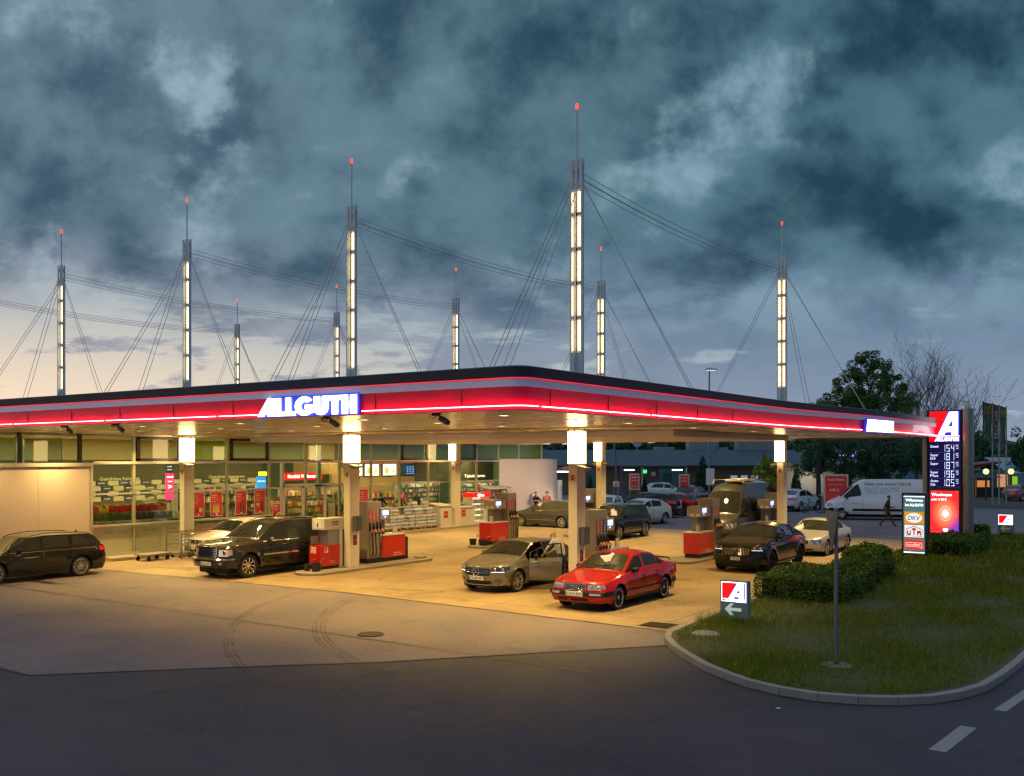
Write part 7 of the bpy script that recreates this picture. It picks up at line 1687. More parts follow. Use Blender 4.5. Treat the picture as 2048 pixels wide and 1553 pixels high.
arrow_sign('lit arrow sign with letter A logo on the grass corner beside the hedge', (6.05, -3.66, .12), .66)
arrow_sign('distant arrow sign with letter A logo near the far end of the grass', (7.18, 27.0, .12), .66, 1.06, body=mat('sign_body_mauve', (.26, .2, .2), .5), arrow_m=mat('arrow_green', (.45, .55, .3), emit=.12, ecol=(150, 180, 110), var=0))
# give way sign seen from behind and the side
m_blue = mat('sign_back_blue', (.035, .12, .20), .4, .5, var=.15, scale=3); m_pole = mat('pole_galvanised', (.17, .22, .28), .4, .6, var=.15, scale=6)
yw = thing('give_way_sign', 'tall thin post with a give way sign seen from the back, on the grass', 'road sign', (9.5, -6.58, .12)); m = MB(); m.tube([(0, 0, 0), (0, 0, 2.85)], .035, 12); obj('pole', m, m_pole, yw, smooth=True)
m = MB(); ddir = Vector((-.574+.819*.06, .819+.574*.06, 0)).normalized(); Mx = frame((0, 0, 0), ddir, (0, 0, 1)); m.prism([(-.42, 2.80), (.42, 2.80), (.44, 2.76), (.02, 2.08), (-.02, 2.08), (-.44, 2.76)], -.085, -.07, 0, Mx); m.prism([(-.2, 2.72), (.2, 2.72), (.2, 2.66), (-.2, 2.66)], -.07, -.03, 0, Mx); obj('plate', m, m_blue, yw, bev=.004)
m = MB(); m.lathe([(.04, .07), (.055, .03), (.06, 0)], 12); obj('collar', m, mat('rust', (.12, .05, .03), .8), yw); m = MB(); m.lathe([(.001, .015), (.26, .01), (.34, -.02)], 18); obj('concrete_foot', m, m_kerb, yw, smooth=30)
m = MB(); m.lathe([(.001, .02), (.26, .02), (.3, .0), (.30, -.02)], 20, M=Matrix.Translation((6.28, -5.05, .13))); tag(obj('manhole_cover', m, m_kerb), 'pale concrete manhole cover set in the grass below the lit arrow sign', 'manhole cover')
# roadside poster stand and small red boards
def stand(label, loc, rz, w, z0, z1, lines, legs=True, dark=False, name='poster_stand', group=None):
    s_ = thing(name, label, 'poster', loc, rz, group); Mz = lambda x, z, d=0: frame((x, -.08-d, z), (1, 0, 0), (0, 0, 1), (0, -1, 0))
    m = MB(); m.box((-w/2, -.08, z0), (w/2, .08, z1)); obj('frame', m, m_posf, s_, bev=.01); m = MB(); m.box((-w/2+.1, -.09, z0+.1), (w/2-.1, -.08, z1-.1)); obj('print', m, m_pos, s_)
    if z0 > .15: m = MB(); m.tube([(-w/2+.06, 0, 0), (-w/2+.06, 0, z0)], .03, 6); m.tube([(w/2-.06, 0, 0), (w/2-.06, 0, z0)], .03, 6); obj('posts', m, steel, s_)
    m = MB()
    for (tx, x, z, sz, wd) in lines: text_mb(tx, sz, wd, .012, .004, Mz(x, z, .01), mb=m)
    obj('lettering', m, m_white, s_); m = MB()
    for q in range(3): m.lathe([(.001, .002), (w*.07, .002)], 10, M=Mz(-w*.22+q*w*.22, z0+(z1-z0)*.22, .01))
    obj('pictures', m, m_gold, s_); return s_
stand('large red poster in a grey frame left of the white van', (-3.95, 38.6, 0), R(12), 1.5, .05, 2.8, [('Bauch Bieten', 0, 2.4, .2, 1.0), ('zum besten Preis', 0, 2.1, .1, .8), ('4.99 €', -.1, 1.7, .25, .6)])
stand('red poster on a post beside the white parked vehicle', (-22.9, 46.9, 0), R(33), .85, 1.2, 2.55, [('Jetzt', 0, 2.2, .2, .5), ('tanken', 0, 1.95, .14, .5)], group='red boards in the car park')
stand('red poster on a post between the crimson hatchback and the campervan', (-19.5, 49.2, 0), R(33), .85, 1.1, 2.5, [('Angebot', 0, 2.15, .16, .6), ('heute', 0, 1.9, .16, .5)], group='red boards in the car park')
stand('small square red board on a post behind the rear column', (-23.1, 44.2, 0), R(33), .5, 1.5, 1.95, [('NEU', 0, 1.65, .18, .3)], group='red boards in the car park')
# ================================================================ background
YW = R(35.04)
def cw(X, Z): return (14.811+X*ca-Z*sa, -24.445+X*sa+Z*ca)      # metres right / ahead of the photographer
def pxd(px_x, Z): return (px_x-1023.9)/1940.6*Z
m_roofb = bpy.data.materials.new('roof_tiles_blue'); m_roofb.use_nodes = True; t = NT(m_roofb.node_tree); b = m_roofb.node_tree.nodes['Principled BSDF']
gg = t.node('ShaderNodeNewGeometry'); s = t.node('ShaderNodeSeparateXYZ'); t.link(gg.outputs['Position'], s.inputs[0]); fz = t.math('FRACT', t.math('MULTIPLY', s.outputs[2], 4.2)); ln = t.math('GREATER_THAN', fz, .8); nn = t.noise(gg.outputs['Position'], 1.3, 4)
t.link(t.mix(t.math('MULTIPLY', ln, .6), t.mix(nn, (.010, .050, .075, 1), (.022, .075, .105, 1)), (.005, .02, .03, 1)), b.inputs['Base Color']); b.inputs['Roughness'].default_value = .55
m_bwall = mat('building_wall_tan', (.17, .135, .10), .8, var=.15, scale=.5); m_bwhite = mat('building_wall_white', (.48, .46, .40), .7, var=.1, scale=.5)
bx_, by_ = cw(pxd(1060, 103), 103)
mk = thing('market_building', 'long low building with a blue tiled roof behind the car park', 'building', (bx_, by_, 0), rotz=YW)
m = MB(); m.box((0, .5, 0), (27, 16, 3.02)); obj('wall', m, m_bwall, mk); m = MB(); m.box((26.9, .3, 0), (36.5, 16, 3.0)); obj('white_wall', m, m_bwhite, mk)
m = MB(); m.add([(-1, -.3, 3.02), (38, -.3, 3.02), (38, 3.4, 4.70), (-1, 3.4, 4.70), (38, 12, 4.7), (-1, 12, 4.7), (-1, -.3, 2.9), (38, -.3, 2.9)], [(0, 1, 2, 3), (3, 2, 4, 5), (6, 7, 1, 0)]); rf = obj('roof', m, m_roofb, mk)
m = MB(); m.box((-1, -.42, 2.86), (38, -.3, 3.05)); obj('gutter', m, m_dark, mk)
for (x, w, h, z) in ((17.6, 3.3, .9, 4.7), (14.0, 2.0, .35, 4.7), (23.0, 4.2, 1.3, 4.7), (20.5, 1.4, .3, 4.7)): m = MB(); m.box((x, 4, z), (x+w, 6, z+h)); obj('roof_unit', m, mat('roof_unit_pale', (.22, .27, .30), .6, var=.2, scale=1), rf)
m = MB(); m.box((19.6, 4.5, 5.3), (20.9, 5, 6.3)); obj('roof_tank', m, MATS['roof_unit_pale'], rf)
for (x, w) in ((13.8, 3.0), (5.2, 1.9)): m = MB(); m.box((x, .44, .2), (x+w, .5, 2.7)); obj('window', m, mat('dim_window', (.03, .07, .08), .15, emit=.05, ecol=(60, 150, 150), var=.3, scale=1), mk)
m = MB(); m.box((14.2, .41, .2), (15.1, .44, 2.2)); obj('door', m, mat('door_teal', (.02, .12, .11), .4), mk)
m = MB(); m.box((12.0, .41, 2.2), (12.45, .46, 2.55)); obj('exit_light', m, mat('exit_green', (.1, .9, .4), emit=1.6, ecol=(60, 230, 130), var=0), mk)
m = MB(); m.box((12.9, .41, 1.9), (13.4, .45, 2.35)); obj('wall_board', m, m_white, mk)
for x in (21.4, 22.5, 23.6): m = MB(); m.box((x, .42, 1.6), (x+.7, .5, 1.95)); obj('lit_window', m, mat('lit_small_window', (.5, .6, .7), emit=.35, ecol=(190, 210, 230), var=.3, scale=4), mk)
area('wall_lamp', (*cw(pxd(1625, 101.2), 101.2), 2.8), 60, (1, .88, .62), .3, rot=(R(20), 0, YW))
lp_ = thing('wall_lamp', 'small lamp washing the white wall of the low building', 'lamp', (*cw(pxd(1625, 101.6), 101.6), 2.86), rotz=YW); m = MB(); m.box((-.3, -.15, 0), (.3, .2, .08)); obj('housing', m, m_dark, lp_); m = MB(); m.box((-.25, -.1, -.02), (.25, .1, 0)); obj('diffuser', m, m_spot, lp_)
# letters on the roof beyond the trees
rl = thing('roof_letters', 'blurred violet and white lit lettering on the roof behind the dark trees', 'sign', (*cw(pxd(1700, 98), 98), 3.9), rotz=YW); m = MB(); text_mb('Sell', .8, 1.4, .02, .1, frame((-.4, 0, .1), (1, 0, 0), (0, 0, 1), (0, -1, 0)), mb=m); text_mb('fresh', .8, 1.6, .02, .1, frame((1.2, 0, .4), (1, 0, 0), (0, 0, 1), (0, -1, 0)), mb=m); obj('letters', m, mat('neon_violet', (.8, .8, 1), emit=1.6, ecol=(170, 160, 255), var=0), rl); m = MB(); m.box((-1.2, .1, -.1), (2.2, .2, .0)); obj('rail', m, m_dark, rl)
# self service wash canopy with tube lamps
wc_ = thing('wash_canopy', 'thin flat canopy on slim posts with tube lamps in front of the low building', 'canopy', (*cw(pxd(1195, 90), 90), 0), rotz=YW)
m = MB(); m.box((0, 0, 3.0), (8.6, 5, 3.14)); obj('roof', m, m_dark, wc_); m = MB()
for x in (.4, 4.2, 8.3): m.tube([(x, .3, 0), (x, .3, 3.0)], .07, 8)
obj('posts', m, steel, wc_)
for (x, w) in ((2.45, .95), (6.9, .95)): m = MB(); m.tube([(x, -.1, 2.72), (x+w, -.1, 2.72)], .06, 8); obj('tube_lamp', m, mat('tube_lamp', (1, .9, 1), emit=4, ecol=(255, 214, 240), var=0), wc_)
wc2 = thing('vacuum_station', 'white cylindrical vacuum station under a small lit shelter by the curved wall', 'vacuum station', (*cw(pxd(1117, 66), 66), 0), rotz=YW); m = MB(); m.tube([(0, 0, 0), (0, 0, 2.35)], .26, 14); obj('cylinder', m, white_p, wc2, smooth=True); m = MB(); m.box((-1.1, -.6, 3.05), (1.2, 1.2, 3.15)); obj('shelter_roof', m, m_dark, wc2); m = MB(); m.tube([(-1.0, .3, 0), (-1.0, .3, 3.05)], .06, 8); m.tube([(1.1, .3, 0), (1.1, .3, 3.05)], .06, 8); obj('posts', m, steel, wc2)
m = MB(); m.tube([(-.35, -.3, 2.92), (.65, -.3, 2.92)], .05, 8); obj('tube_lamp', m, MATS['tube_lamp'], wc2); m = MB(); m.tube([(-.2, -.2, 2.2), (-.5, -.25, 2.35), (-.55, -.25, 1.9), (-.45, -.2, .8)], .03, 6); obj('hose', m, white_p, wc2, smooth=True)
for i, (x, z1, w) in enumerate(((1236, 5.2, .09), (1243, 3.1, .07), (1250, 3.0, .07))):
    q = cw(pxd(x, 80), 80); m = MB(); m.tube([(0, 0, 0), (-.35*(i != 1), 0, z1)], w, 8); tag(obj('barrier_pole', m, mat('pole_violet', (.12, .12, .2), .4, .4), loc=(*q, 0)), ['tall thin violet grey pole leaning beside the rear column', 'short leaning pole right of the tall violet pole', 'short straight pole, rightmost of the three by the rear column'][i], 'pole', 'thin poles behind the rear column')
# street lamps
def street_lamp(label, X, Z, h, hz=True):
    s_ = thing('street_lamp', label, 'street lamp', (*cw(X, Z), 0), rotz=YW, group=None); m = MB(); m.tube([(0, 0, 0), (0, 0, h-.12)], [.09, .055], 10); obj('pole', m, m_pole, s_, smooth=True)
    m = MB(); m.box((-.28, -.14, h-.12), (.55, .14, h)); m.box((-.22, -.1, h), (.3, .1, h+.05)); obj('lamp_head', m, m_mast, s_, bev=.03); m = MB(); m.box((-.2, -.1, h-.15), (.45, .1, h-.12)); obj('lamp_glass', m, mat('street_lamp_glow', (.9, .85, 1), emit=1.3, ecol=(220, 214, 250), var=0), s_); return s_
sl = street_lamp('tall street lamp rising above the canopy edge, with a white board on its pole', pxd(1418.5, 70), 70, 10.3)
m = MB(); m.box((-.25, -.1, 1.9), (.35, -.06, 3.1)); obj('board', m, white_p, sl)
for i, X in enumerate((1972, 2022)):
    s_ = thing('globe_lamp', ['left', 'right'][i]+' short lamp post with a yellow glowing globe near the restaurant', 'lamp post', (*cw(pxd(X, 88), 88), 0)); m = MB(); m.tube([(0, 0, 0), (0, 0, 2.4)], .09, 8); obj('post', m, mat('post_rust', (.14, .05, .02), .6), s_); m = MB(); m.sphere((0, 0, 2.6), .26); obj('globe', m, mat('globe_glow', (1, 1, .6), emit=1.6, ecol=(250, 240, 150), var=0), s_, smooth=True)
# flags
fl_g = mat('flag_green', (.09, .15, .09), .8, var=.1); fl_b = mat('flag_maroon', (.16, .06, .07), .8, var=.1); e_y = mat('flag_yellow', (.45, .33, .03), .7, var=0); m_fw = mat('flag_white', (.45, .45, .45), .7, var=0)
for i, (x, w, mt, lb) in enumerate(((1985, 19, fl_g, 'green flag with a yellow M on the left pole'), (1998, 12, fl_b, 'narrow maroon flag with white script on the middle pole'), (2012.5, 12, fl_g, 'green flag with a yellow M on the right pole'))):
    Z = 78+i*.6; s_ = thing('flag_pole', lb, 'flag', (*cw(pxd(x, Z), Z), 0), rotz=YW, group='flags by the restaurant'); h = 8.3-.12*i
    m = MB(); m.tube([(0, 0, 0), (0, 0, h)], [.07, .05], 8); obj('pole', m, mat('flag_pole_metal', (.3, .36, .36), .4, .5), s_); fw = w/1940.6*Z; z0 = h-3.15
    rows = [[(-fw*k/8-.05, .05*math.sin(k*1.1+j*.5), z0+3.05*j/10+.02*k) for k in range(9)] for j in range(11)]; rows2 = [[(p[0], p[1]+.012, p[2]) for p in r] for r in rows]; m = MB(); m.grid(rows); m.grid(rows2, flip=True); f_ = obj('flag', m, mt, s_, smooth=True)
    Mf2 = frame((-fw/2-.05, -.09, z0), (1, 0, 0), (0, 0, 1), (0, -1, 0)); m = MB()
    if i != 1:
        k_ = min(fw*.8, .6)
        for s2 in (-1, 1):
            m.tube([(s2*.25*k_-.22*k_+.0, 2.2, 0), (s2*.25*k_-.14*k_, 2.65, 0), (s2*.25*k_, 2.82, 0), (s2*.25*k_+.14*k_, 2.65, 0), (s2*.25*k_+.22*k_, 2.2, 0)], .035, 5, 0, Mf2)
        obj('arches', m, e_y, f_); m = text_mb('McDonalds', .22, 1.3, .005, 0, Mf2 @ Matrix.Translation((-fw*.25, .95, 0)) @ Matrix.Rotation(R(90), 4, 'Z'), mb=MB()); obj('flag_lettering', m, m_fw, f_)
    else: m = text_mb('McCafé', .45, 2.3, .01, 0, Mf2 @ Matrix.Translation((.15, 1.5, 0)) @ Matrix.Rotation(R(90), 4, 'Z'), mb=MB()); obj('flag_lettering', m, m_fw, f_)
# restaurant
rx, ry = cw(pxd(1952, 96), 96); rs = thing('restaurant', 'small restaurant building with glazed terrace and warm lit windows at the right edge', 'building', (rx, ry, 0), rotz=YW)
m = MB(); m.box((-2, 0, 0), (3.6, 8, 2.6)); obj('wall', m, mat('restaurant_wall', (.16, .19, .22), .6, var=.1), rs)
m = MB(); m.add([(-2.4, -.6, 2.7), (2.2, -.6, 3.3), (2.2, -.6, 3.5), (-2.4, -.6, 2.9), (-2.4, 3, 2.7), (2.2, 3, 3.3), (2.2, 3, 3.5), (-2.4, 3, 2.9)], [(0, 1, 2, 3), (7, 6, 5, 4), (0, 4, 5, 1), (1, 5, 6, 2), (2, 6, 7, 3), (3, 7, 4, 0)]); obj('red_roof_edge', m, mat('roof_red', (.25, .03, .02), .5), rs)
for (x0, x1, z0, z1, c) in ((.1, 1.3, .95, 1.6, (230, 150, 90)), (2.1, 3.1, .95, 2.2, (226, 160, 110)), (-.4, 1.2, 1.9, 2.5, (60, 80, 90))): m = MB(); m.box((x0, -.06, z0), (x1, -.01, z1)); obj('window', m, mat('rest_win_%d' % c[0], c, .3, emit=.7 if c[0] > 100 else .05, ecol=c, var=.3, scale=2), rs)
m = MB(); m.box((-1.0, -.3, .1), (3.4, -.2, .9)); obj('terrace_screen', m, mat('terrace_dark', (.03, .045, .06), .4), rs)
m = MB(); m.box((3.5, -.4, .1), (3.9, -.1, 2.0)); obj('lime_panel', m, mat('lime_panel', (.3, .6, .05), emit=.7, ecol=(150, 210, 30), var=.2), rs)
m = MB(); m.add([(-1.6, -1.8, 1.9), (1.8, -1.8, 1.9), (1.8, .6, 1.9), (-1.6, .6, 1.9), (.1, -.6, 2.5)], [(0, 1, 4), (1, 2, 4), (2, 3, 4), (3, 0, 4), (3, 2, 1, 0)]); obj('green_parasol', m, mat('parasol_green', (.01, .08, .06), .7), rs)
m = MB(); m.add([(4.2, 2, 2.3), (11, 2, 2.3), (11, 7, 3.9), (4.2, 7, 3.9), (4.2, 2, .0), (11, 2, .0)], [(0, 1, 2, 3), (4, 5, 1, 0)]); obj('side_roof', m, mat('roof_pale_blue', (.16, .28, .36), .5), rs)
m = MB(); m.box((-2.6, -.5, 2.2), (-1.7, -.4, 3.0)); m.box((-.3, -.5, 0), (-.2, -.4, 2.2)); obj('amber_board', m, mat('amber_board', (.5, .22, .02), .5, emit=.12, ecol=(220, 120, 20)), rs)
b3 = thing('blue_box_building', 'pale blue flat building just showing above the white van', 'building', (*cw(pxd(1846, 88)-1.2, 88), 0), rotz=YW); m = MB(); m.box((-1.2, 0, 0), (3, 3, 2.8)); obj('wall', m, mat('blue_box', (.12, .26, .36), .6, var=.1), b3); m = MB(); m.box((-1.3, -.1, 2.8), (3.1, 3.1, 2.9)); obj('roof', m, m_dark, b3)
sd_ = thing('satellite_dish', 'pale round dish standing on the roof line behind the rear column', 'dish', (*cw(pxd(1274, 104), 104), 4.6), rotz=YW); m = MB(); m.lathe([(.001, .1), (.3, .06), (.5, -.03), (.52, -.03), (.3, .1)], 20, 'y'); obj('dish', m, mat('dish_grey', (.3, .36, .42), .5), sd_, smooth=True, loc=(0, 0, .9)); m = MB(); m.tube([(0, 0, 0), (0, 0, .8)], .04, 6); obj('stand', m, steel, sd_)
hl = MB(); rows = []
for j in range(6):
    rows.append([(*cw(-260+520*i/40, 420+j*50), (4+(14+4*math.sin(i*.7)+3*math.sin(i*1.9+1))*(j/3 if j < 3 else 1))*(.4+.6*min(1, max(0, (i-18)/16)))-2) for i in range(41)])
hl.grid(rows); struct('hill', hl, mat('hill_forest', (.012, .03, .034), .9, var=.4, scale=.05), smooth=True)

# ================================================================ vegetation
def leafmat(name, c1, c2, rough=.6):
    m_ = bpy.data.materials.new(name); m_.use_nodes = True; t = NT(m_.node_tree); b = m_.node_tree.nodes['Principled BSDF']; g = t.node('ShaderNodeNewGeometry')
    f = t.math('ADD', t.math('MULTIPLY', g.outputs['Random Per Island'], .55), t.math('MULTIPLY', t.noise(g.outputs['Position'], 1.1, 3), .7), clamp=True)
    t.link(t.mix(f, (*c1, 1), (*c2, 1)), b.inputs['Base Color']); b.inputs['Roughness'].default_value = rough; b.inputs['Specular IOR Level'].default_value = .25
    return m_
lm_tree = leafmat('leaves_tree', (.030, .085, .020), (.11, .20, .06)); lm_dark = leafmat('leaves_dark', (.025, .075, .040), (.075, .16, .075)); lm_hedge = leafmat('leaves_hedge', (.040, .090, .008), (.13, .20, .02)); lm_lime = leafmat('leaves_lime', (.10, .16, .01), (.30, .40, .03)); lm_cyp = leafmat('leaves_cypress', (.008, .03, .014), (.02, .06, .03)); lm_grass = leafmat('grass_blades', (.085, .135, .004), (.25, .26, .016)); m_bark = mat('bark', (.035, .028, .024), .9, var=.3, scale=10); m_bark2 = mat('bark_bare', (.05, .042, .045), .9, var=.2, scale=10)
def leaf(mb, p, s, r):
    a = Vector((r.gauss(0, 1), r.gauss(0, 1), r.gauss(0, 1)+.3)).normalized(); b = a.orthogonal().normalized(); b.rotate(Matrix.Rotation(r.uniform(0, 6.28), 3, a)); c = a.cross(b); l = s*r.uniform(.6, 1.3); w = l*.55
    o = len(mb.v); mb.v += [p-b*l*.5, p+c*w*.5, p+b*l*.5, p-c*w*.5]; mb.f.append([o, o+1, o+2, o+3]); mb.m.append(0)
def tree(name, label, loc, H, trunk_h, blobs, nleaf, s, lm, seed=1, bark=m_bark, group=None):
    r = random.Random(seed); t_ = thing(name, label, 'tree', loc, rotz=YW, group=group); m = MB(); m.tube([(0, 0, 0), (r.uniform(-.1, .1), 0, trunk_h*.5), (0, 0, trunk_h), (.1, 0, trunk_h+(H-trunk_h)*.6)], [.20, .16, .12, .03], 9)
    for (x, y, z, rr) in blobs:
        if z > trunk_h: m.tube([(0, 0, max(trunk_h*.8, z-2.2)), (x*.5, y*.5, z-.8), (x*.9, y*.9, z)], [.07, .045, .015], 6)
    obj('trunk', m, bark, t_, smooth=True); c = MB(); tot = sum(b_[3]**2 for b_ in blobs)
    for (x, y, z, rr) in blobs:
        k = int(nleaf*rr*rr/tot); subs = []
        for _ in range(max(8, int(14*rr))):
            d = Vector((r.gauss(0, 1), r.gauss(0, 1), r.gauss(0, 1))).normalized()*rr*r.uniform(.35, 1.0); subs.append((Vector((x, y, z))+Vector((d.x, d.y, d.z*.85)), rr*r.uniform(.22, .42)))
        for _ in range(k):
            q, sr = r.choice(subs); d = Vector((r.gauss(0, 1), r.gauss(0, 1), r.gauss(0, 1))).normalized()*sr*r.uniform(.3, 1)**.5; leaf(c, q+d, s, r)
    obj('crown', c, lm, t_); return t_
def at_(px_x, Z): q = cw(pxd(px_x, Z), Z); return (q[0], q[1], 0)
tree('broadleaf_tree', 'tall leafy green tree rising above the canopy end', at_(1735, 75), 12.6, 5.0, [(-.2, 0, 11.6, .9), (.9, 0, 10.6, 1.1), (-.7, .2, 10.2, 1.3), (-2.0, 0, 8.8, 1.3), (-3.3, .3, 7.6, 1.1), (.2, 0, 8.6, 1.9), (2.0, .2, 9.6, 1.0), (2.6, 0, 8.2, 1.3), (-1.3, .4, 7.2, 1.7), (1.6, -.3, 6.8, 1.7), (3.3, 0, 6.4, 1.1), (-3.0, 0, 6.2, 1.0), (-4.0, .1, 7.0, .6)], 46000, .155, lm_tree, 3)
tree('broadleaf_tree', 'dark leafy tree under the canopy edge left of the price pylon', at_(1700, 73), 5.0, 2.4, [(-2.6, 0, 4.4, 1.3), (-3.6, .2, 3.3, 1.0), (-1.0, 0, 4.6, 1.4), (.5, 0, 4.2, 1.4), (-1.8, .2, 3.2, 1.2), (.2, .3, 3.0, 1.1), (2.2, 0, 4.3, 1.4), (3.6, 0, 4.4, 1.4), (2.9, .2, 3.1, 1.3), (4.6, .2, 3.3, 1.2), (1.4, .4, 2.9, .9), (5.2, 0, 4.6, 1.0)], 34000, .15, lm_dark, 5)
tree('broadleaf_tree', 'small sprig topped tree just above the canopy edge, left of the tall tree', at_(1637, 72), 8.2, 5.0, [(0, 0, 7.6, .6), (.4, 0, 6.9, .7), (-.3, 0, 6.7, .6)], 900, .2, lm_tree, 9)
tree('broadleaf_tree', 'dark tree cut by the right edge of the picture', at_(2062, 90), 6.8, 2.0, [(0, 0, 5.6, 1.6), (-1.0, 0, 4.6, 1.3), (.6, 0, 3.8, 1.8), (-.6, 0, 3.2, 1.2), (2, 0, 5, 2)], 9000, .26, lm_dark, 6)
# bare tree with fine twigs
def bare(label, loc, seed=4):
    r = random.Random(seed); t_ = thing('bare_tree', label, 'tree', loc, rotz=YW); tr_ = MB(); tw_ = MB()
    def grow(p, d, L, rad, lev):
        n = 4; pts = [p]; rs = [rad]; q = p; dd = d
        for i in range(n):
            dd = (dd+Vector((r.gauss(0, .10), r.gauss(0, .10), r.gauss(.02, .06)+.05))).normalized(); q = q+dd*L/n; pts.append(q); rs.append(rad*(1-.55*(i+1)/n))
        (tr_ if lev < 2 else tw_).tube(pts, rs, 6 if lev < 2 else 3, cap=False)
        if lev >= 5: return
        k = {0: 5, 1: 5, 2: 4, 3: 4, 4: 2}[lev]
        for i in range(k):
            f = r.uniform(.3, 1) if i else 1; idx = min(n, max(1, int(f*n))); a = Vector((r.gauss(0, 1), r.gauss(0, 1), r.gauss(.2, .6))).normalized(); nd = (dd*.85+a*.65).normalized()
            grow(pts[idx], nd, L*r.uniform(.55, .8), max(rs[idx]*.7, .012), lev+1)
    grow(Vector((-1.0, 0, 0)), Vector((-.06, 0, 1)).normalized(), 5.6, .17, 0); grow(Vector((.9, 0, 0)), Vector((.10, 0, 1)).normalized(), 5.4, .20, 0); grow(Vector((1.2, 0, 3.2)), Vector((.6, 0, .7)).normalized(), 3.6, .08, 2)
    obj('trunk', tr_, m_bark2, t_, smooth=True); obj('twigs', tw_, m_bark2, t_)
bare('leafless tree with fine twigs above the price pylon', at_(1862, 78))
# lime bush, cypresses
tree('lime_bush', 'bright lime green bush left of the rear column', at_(1535, 60), 4.3, .8, [(0, 0, 3.6, .5), (-.3, 0, 3.0, .65), (.35, 0, 2.8, .65), (0, 0, 2.2, .8), (-.5, .1, 2.3, .5), (.2, 0, 1.4, .8)], 2600, .2, lm_lime, 8)
def cypress(label, loc, h, w, n, seed):
    r = random.Random(seed); t_ = thing('cypress', label, 'tree', loc, group='conical cypresses in the car park'); m = MB(); m.tube([(0, 0, 0), (0, 0, h*.8)], [.08, .02], 6); obj('trunk', m, m_bark, t_); c = MB()
    for _ in range(n):
        z = h*(1-math.sqrt(r.random()))*.97+.1; rr = w/2*max(0.0, 1-z/h)**.75*r.uniform(.55, 1.08); a = r.uniform(0, 6.28); leaf(c, Vector((rr*math.cos(a), rr*math.sin(a), z)), .16, r)
    obj('crown', c, lm_cyp, t_)
cypress('tall dark conical cypress behind the campervan', at_(1405, 84), 4.1, 2.0, 5000, 1); cypress('small conical cypress in front of the white parked vehicle', at_(1289, 82), 2.2, .9, 1800, 2); cypress('low dark cypress beside the white wall right of the rear column', at_(1592, 88), 3.0, 1.3, 2500, 3); cypress('thin cypress near the vacuum station behind the nearest column', at_(1180, 80), 2.4, 1.0, 1800, 4)
# tree line beyond the buildings
def mass(name, label, x0, x1, Z, z0, h, n, s, lm, seed):
    r = random.Random(seed); c = MB()
    for _ in range(n):
        X = r.uniform(x0, x1); hh = h*(.72+.28*math.sin(X*.35+seed)*math.sin(X*.13+1)+.12*math.sin(X*1.3)); z = z0+hh*r.random()**.75; q = cw(X, Z+r.uniform(0, 5)); leaf(c, Vector((q[0], q[1], z)), s, r)
    o = obj(name, c, lm); o['kind'] = 'stuff'; return o
mass('treeline', '', -8, 40, 124, 0, 9.5, 26000, .62, lm_dark, 2)
mass('far_woods', '', 44, 80, 150, 0, 8.0, 9000, .8, lm_dark, 5)
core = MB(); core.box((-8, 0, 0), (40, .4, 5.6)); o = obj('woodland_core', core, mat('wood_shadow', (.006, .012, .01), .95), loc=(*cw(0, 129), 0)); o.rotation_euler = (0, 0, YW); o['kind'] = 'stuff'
# hedges
def hedge(label, u0, u1, v0, v1, h, n, seed, s=.06, round_=.25):
    r = random.Random(seed); t_ = thing('hedge', label, 'hedge', ((u0+u1)/2, (v0+v1)/2, .12), group='clipped hedges on the grass island'); a, b_ = (u1-u0)/2, (v1-v0)/2
    m = MB(); m.box((-a+.12, -b_+.12, 0), (a-.12, b_-.12, h-.12)); obj('dark_core', m, mat('hedge_core', (.01, .014, .005), .95, var=.4, scale=14), t_); c = MB(); areas = [2*a*2*b_*1.1, 2*a*h, 2*b_*h, 2*b_*h, 2*a*h]; tot = sum(areas)  # near-black core box darkens the gaps between the leaves
    for _ in range(n):
        q = r.random()*tot; k = 0
        while q > areas[k]: q -= areas[k]; k += 1
        x, y, z = r.uniform(-a, a), r.uniform(-b_, b_), h*r.random()
        if k == 0: z = h
        elif k == 1: y = -b_
        elif k == 2: x = a
        elif k == 3: x = -a
        else: y = b_
        bump = .06*math.sin(x*5+seed)+.05*math.sin(y*4+seed*2)+.05*math.sin((x+y)*9); dep = -abs(r.gauss(0, .055))
        ex = max(0, abs(x)-(a-round_))/round_; ey = max(0, abs(y)-(b_-round_))/round_; ez = max(0, z-(h-round_))/round_; cr = max(0, (ex**2+ey**2+ez**2)**.5-1)*round_*.8
        n_ = Vector(((x/a)**5, (y/b_)**5, (z/h)**5)); n_ = n_.normalized() if n_.length > 0 else Vector((0, 0, 1)); p = Vector((x, y, z))+n_*(bump+dep-cr+(r.random()**2*.13 if r.random() < .06 else 0))
        leaf(c, p, s*r.uniform(.6, 1.25), r)
    obj('foliage', c, lm_hedge, t_)
hedge('large clipped hedge block behind the lit arrow sign, nearest of the row', 5.2, 7.45, .7, 4.1, .64, 24000, 1, .062)
hedge('second clipped hedge block, between the silver coupe and the partner sign', 5.7, 7.15, 4.7, 7.8, .62, 17000, 2, .066)
hedge('third clipped hedge block to the left of the partner sign', 5.0, 6.0, 9.2, 12.4, .60, 11000, 3, .075)
hedge('clipped hedge block in front of the price pylon poster', 6.5, 8.0, 15.2, 19.0, .66, 12000, 4, .075)
hedge('small rounded shrub at the right foot of the price pylon', 7.0, 7.7, 20.6, 21.8, .95, 4500, 5, .085, .4)
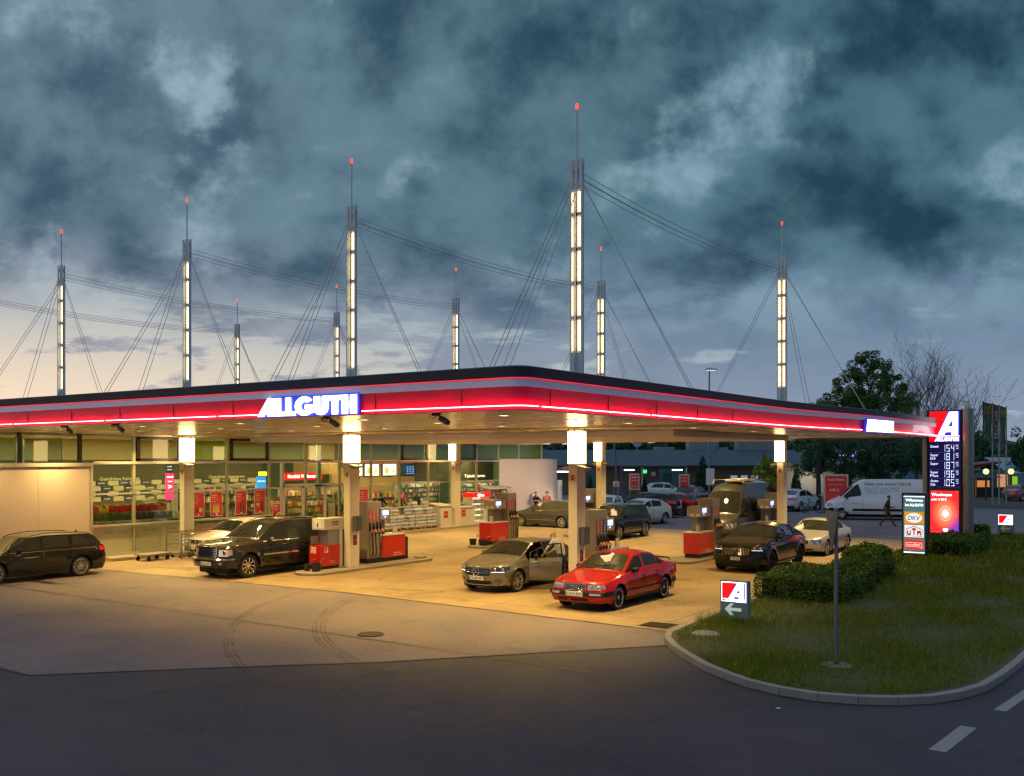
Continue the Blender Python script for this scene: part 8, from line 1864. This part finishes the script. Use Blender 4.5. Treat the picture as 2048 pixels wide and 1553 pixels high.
# grass blades
r = random.Random(11); c = MB()
def inside(x, y):
    n = len(isl); k = False; j = n-1
    for i in range(n):
        xi, yi = isl[i]; xj, yj = isl[j]
        if (yi > y) != (yj > y) and x < (xj-xi)*(y-yi)/(yj-yi)+xi: k = not k
        j = i
    return k
cnt = 0
while cnt < 120000:
    v = -8.9+37*(r.random()**1.9); u = r.uniform(5.0, 13.2)
    if not inside(u, v) or not inside(u+.12, v-.12) or not inside(u-.12, v+.05): continue
    pt = .5+.5*math.sin(u*1.7+.6*math.sin(v*1.3))*math.sin(v*1.1+u*.4)
    if r.random() > .15+.85*pt: continue
    hgt = r.uniform(.03, .085)*(.7+.7*pt)*(1+1.3*(r.random() < .05))*(1 if v < 6 else 1.5); a = r.uniform(0, 6.28); w = .006*(1+max(0, v+3)*.13); dx_, dy_ = math.cos(a)*w, math.sin(a)*w; lx, ly = r.gauss(0, .4)*hgt, r.gauss(0, .4)*hgt; o_ = len(c.v)
    c.v += [Vector((u-dx_, v-dy_, .118)), Vector((u+dx_, v+dy_, .118)), Vector((u+lx, v+ly, .118+hgt))]; c.f.append([o_, o_+1, o_+2]); c.m.append(0); cnt += 1
for _ in range(500):
    a = r.uniform(0, 6.28); rr = abs(r.gauss(0, .35)); u = 6.15+rr*math.cos(a)*1.2; v = -3.9+rr*math.sin(a)*.5
    if not inside(u, v): continue
    hgt = r.uniform(.12, .42); o_ = len(c.v); lx, ly = r.gauss(0, .2)*hgt, r.gauss(0, .2)*hgt; c.v += [Vector((u-.006, v, .118)), Vector((u+.006, v, .118)), Vector((u+lx, v+ly, .118+hgt))]; c.f.append([o_, o_+1, o_+2]); c.m.append(0)
tag(obj('grass', c, lm_grass), None, None, None, 'stuff')
# small litter: leaves and paper on the grass and road
for i, (u, v, lb, cc_) in enumerate(((9.55, -9.75, 'tiny white scrap of paper lying on the dark road below the kerb', m_white), (-9.7, -9.7, 'small yellow leaf lying on the asphalt in front of the black estate', m_gold), (-4.1, -18.2, 'tiny white scrap on the dark road at the lower left', m_white))):
    m = MB(); m.add([(u-.04, v-.02, .006), (u+.03, v-.03, .012), (u+.04, v+.03, .006), (u-.02, v+.03, .014)], [(0, 1, 2, 3)]); tag(obj('scrap', m, cc_), lb, 'litter')
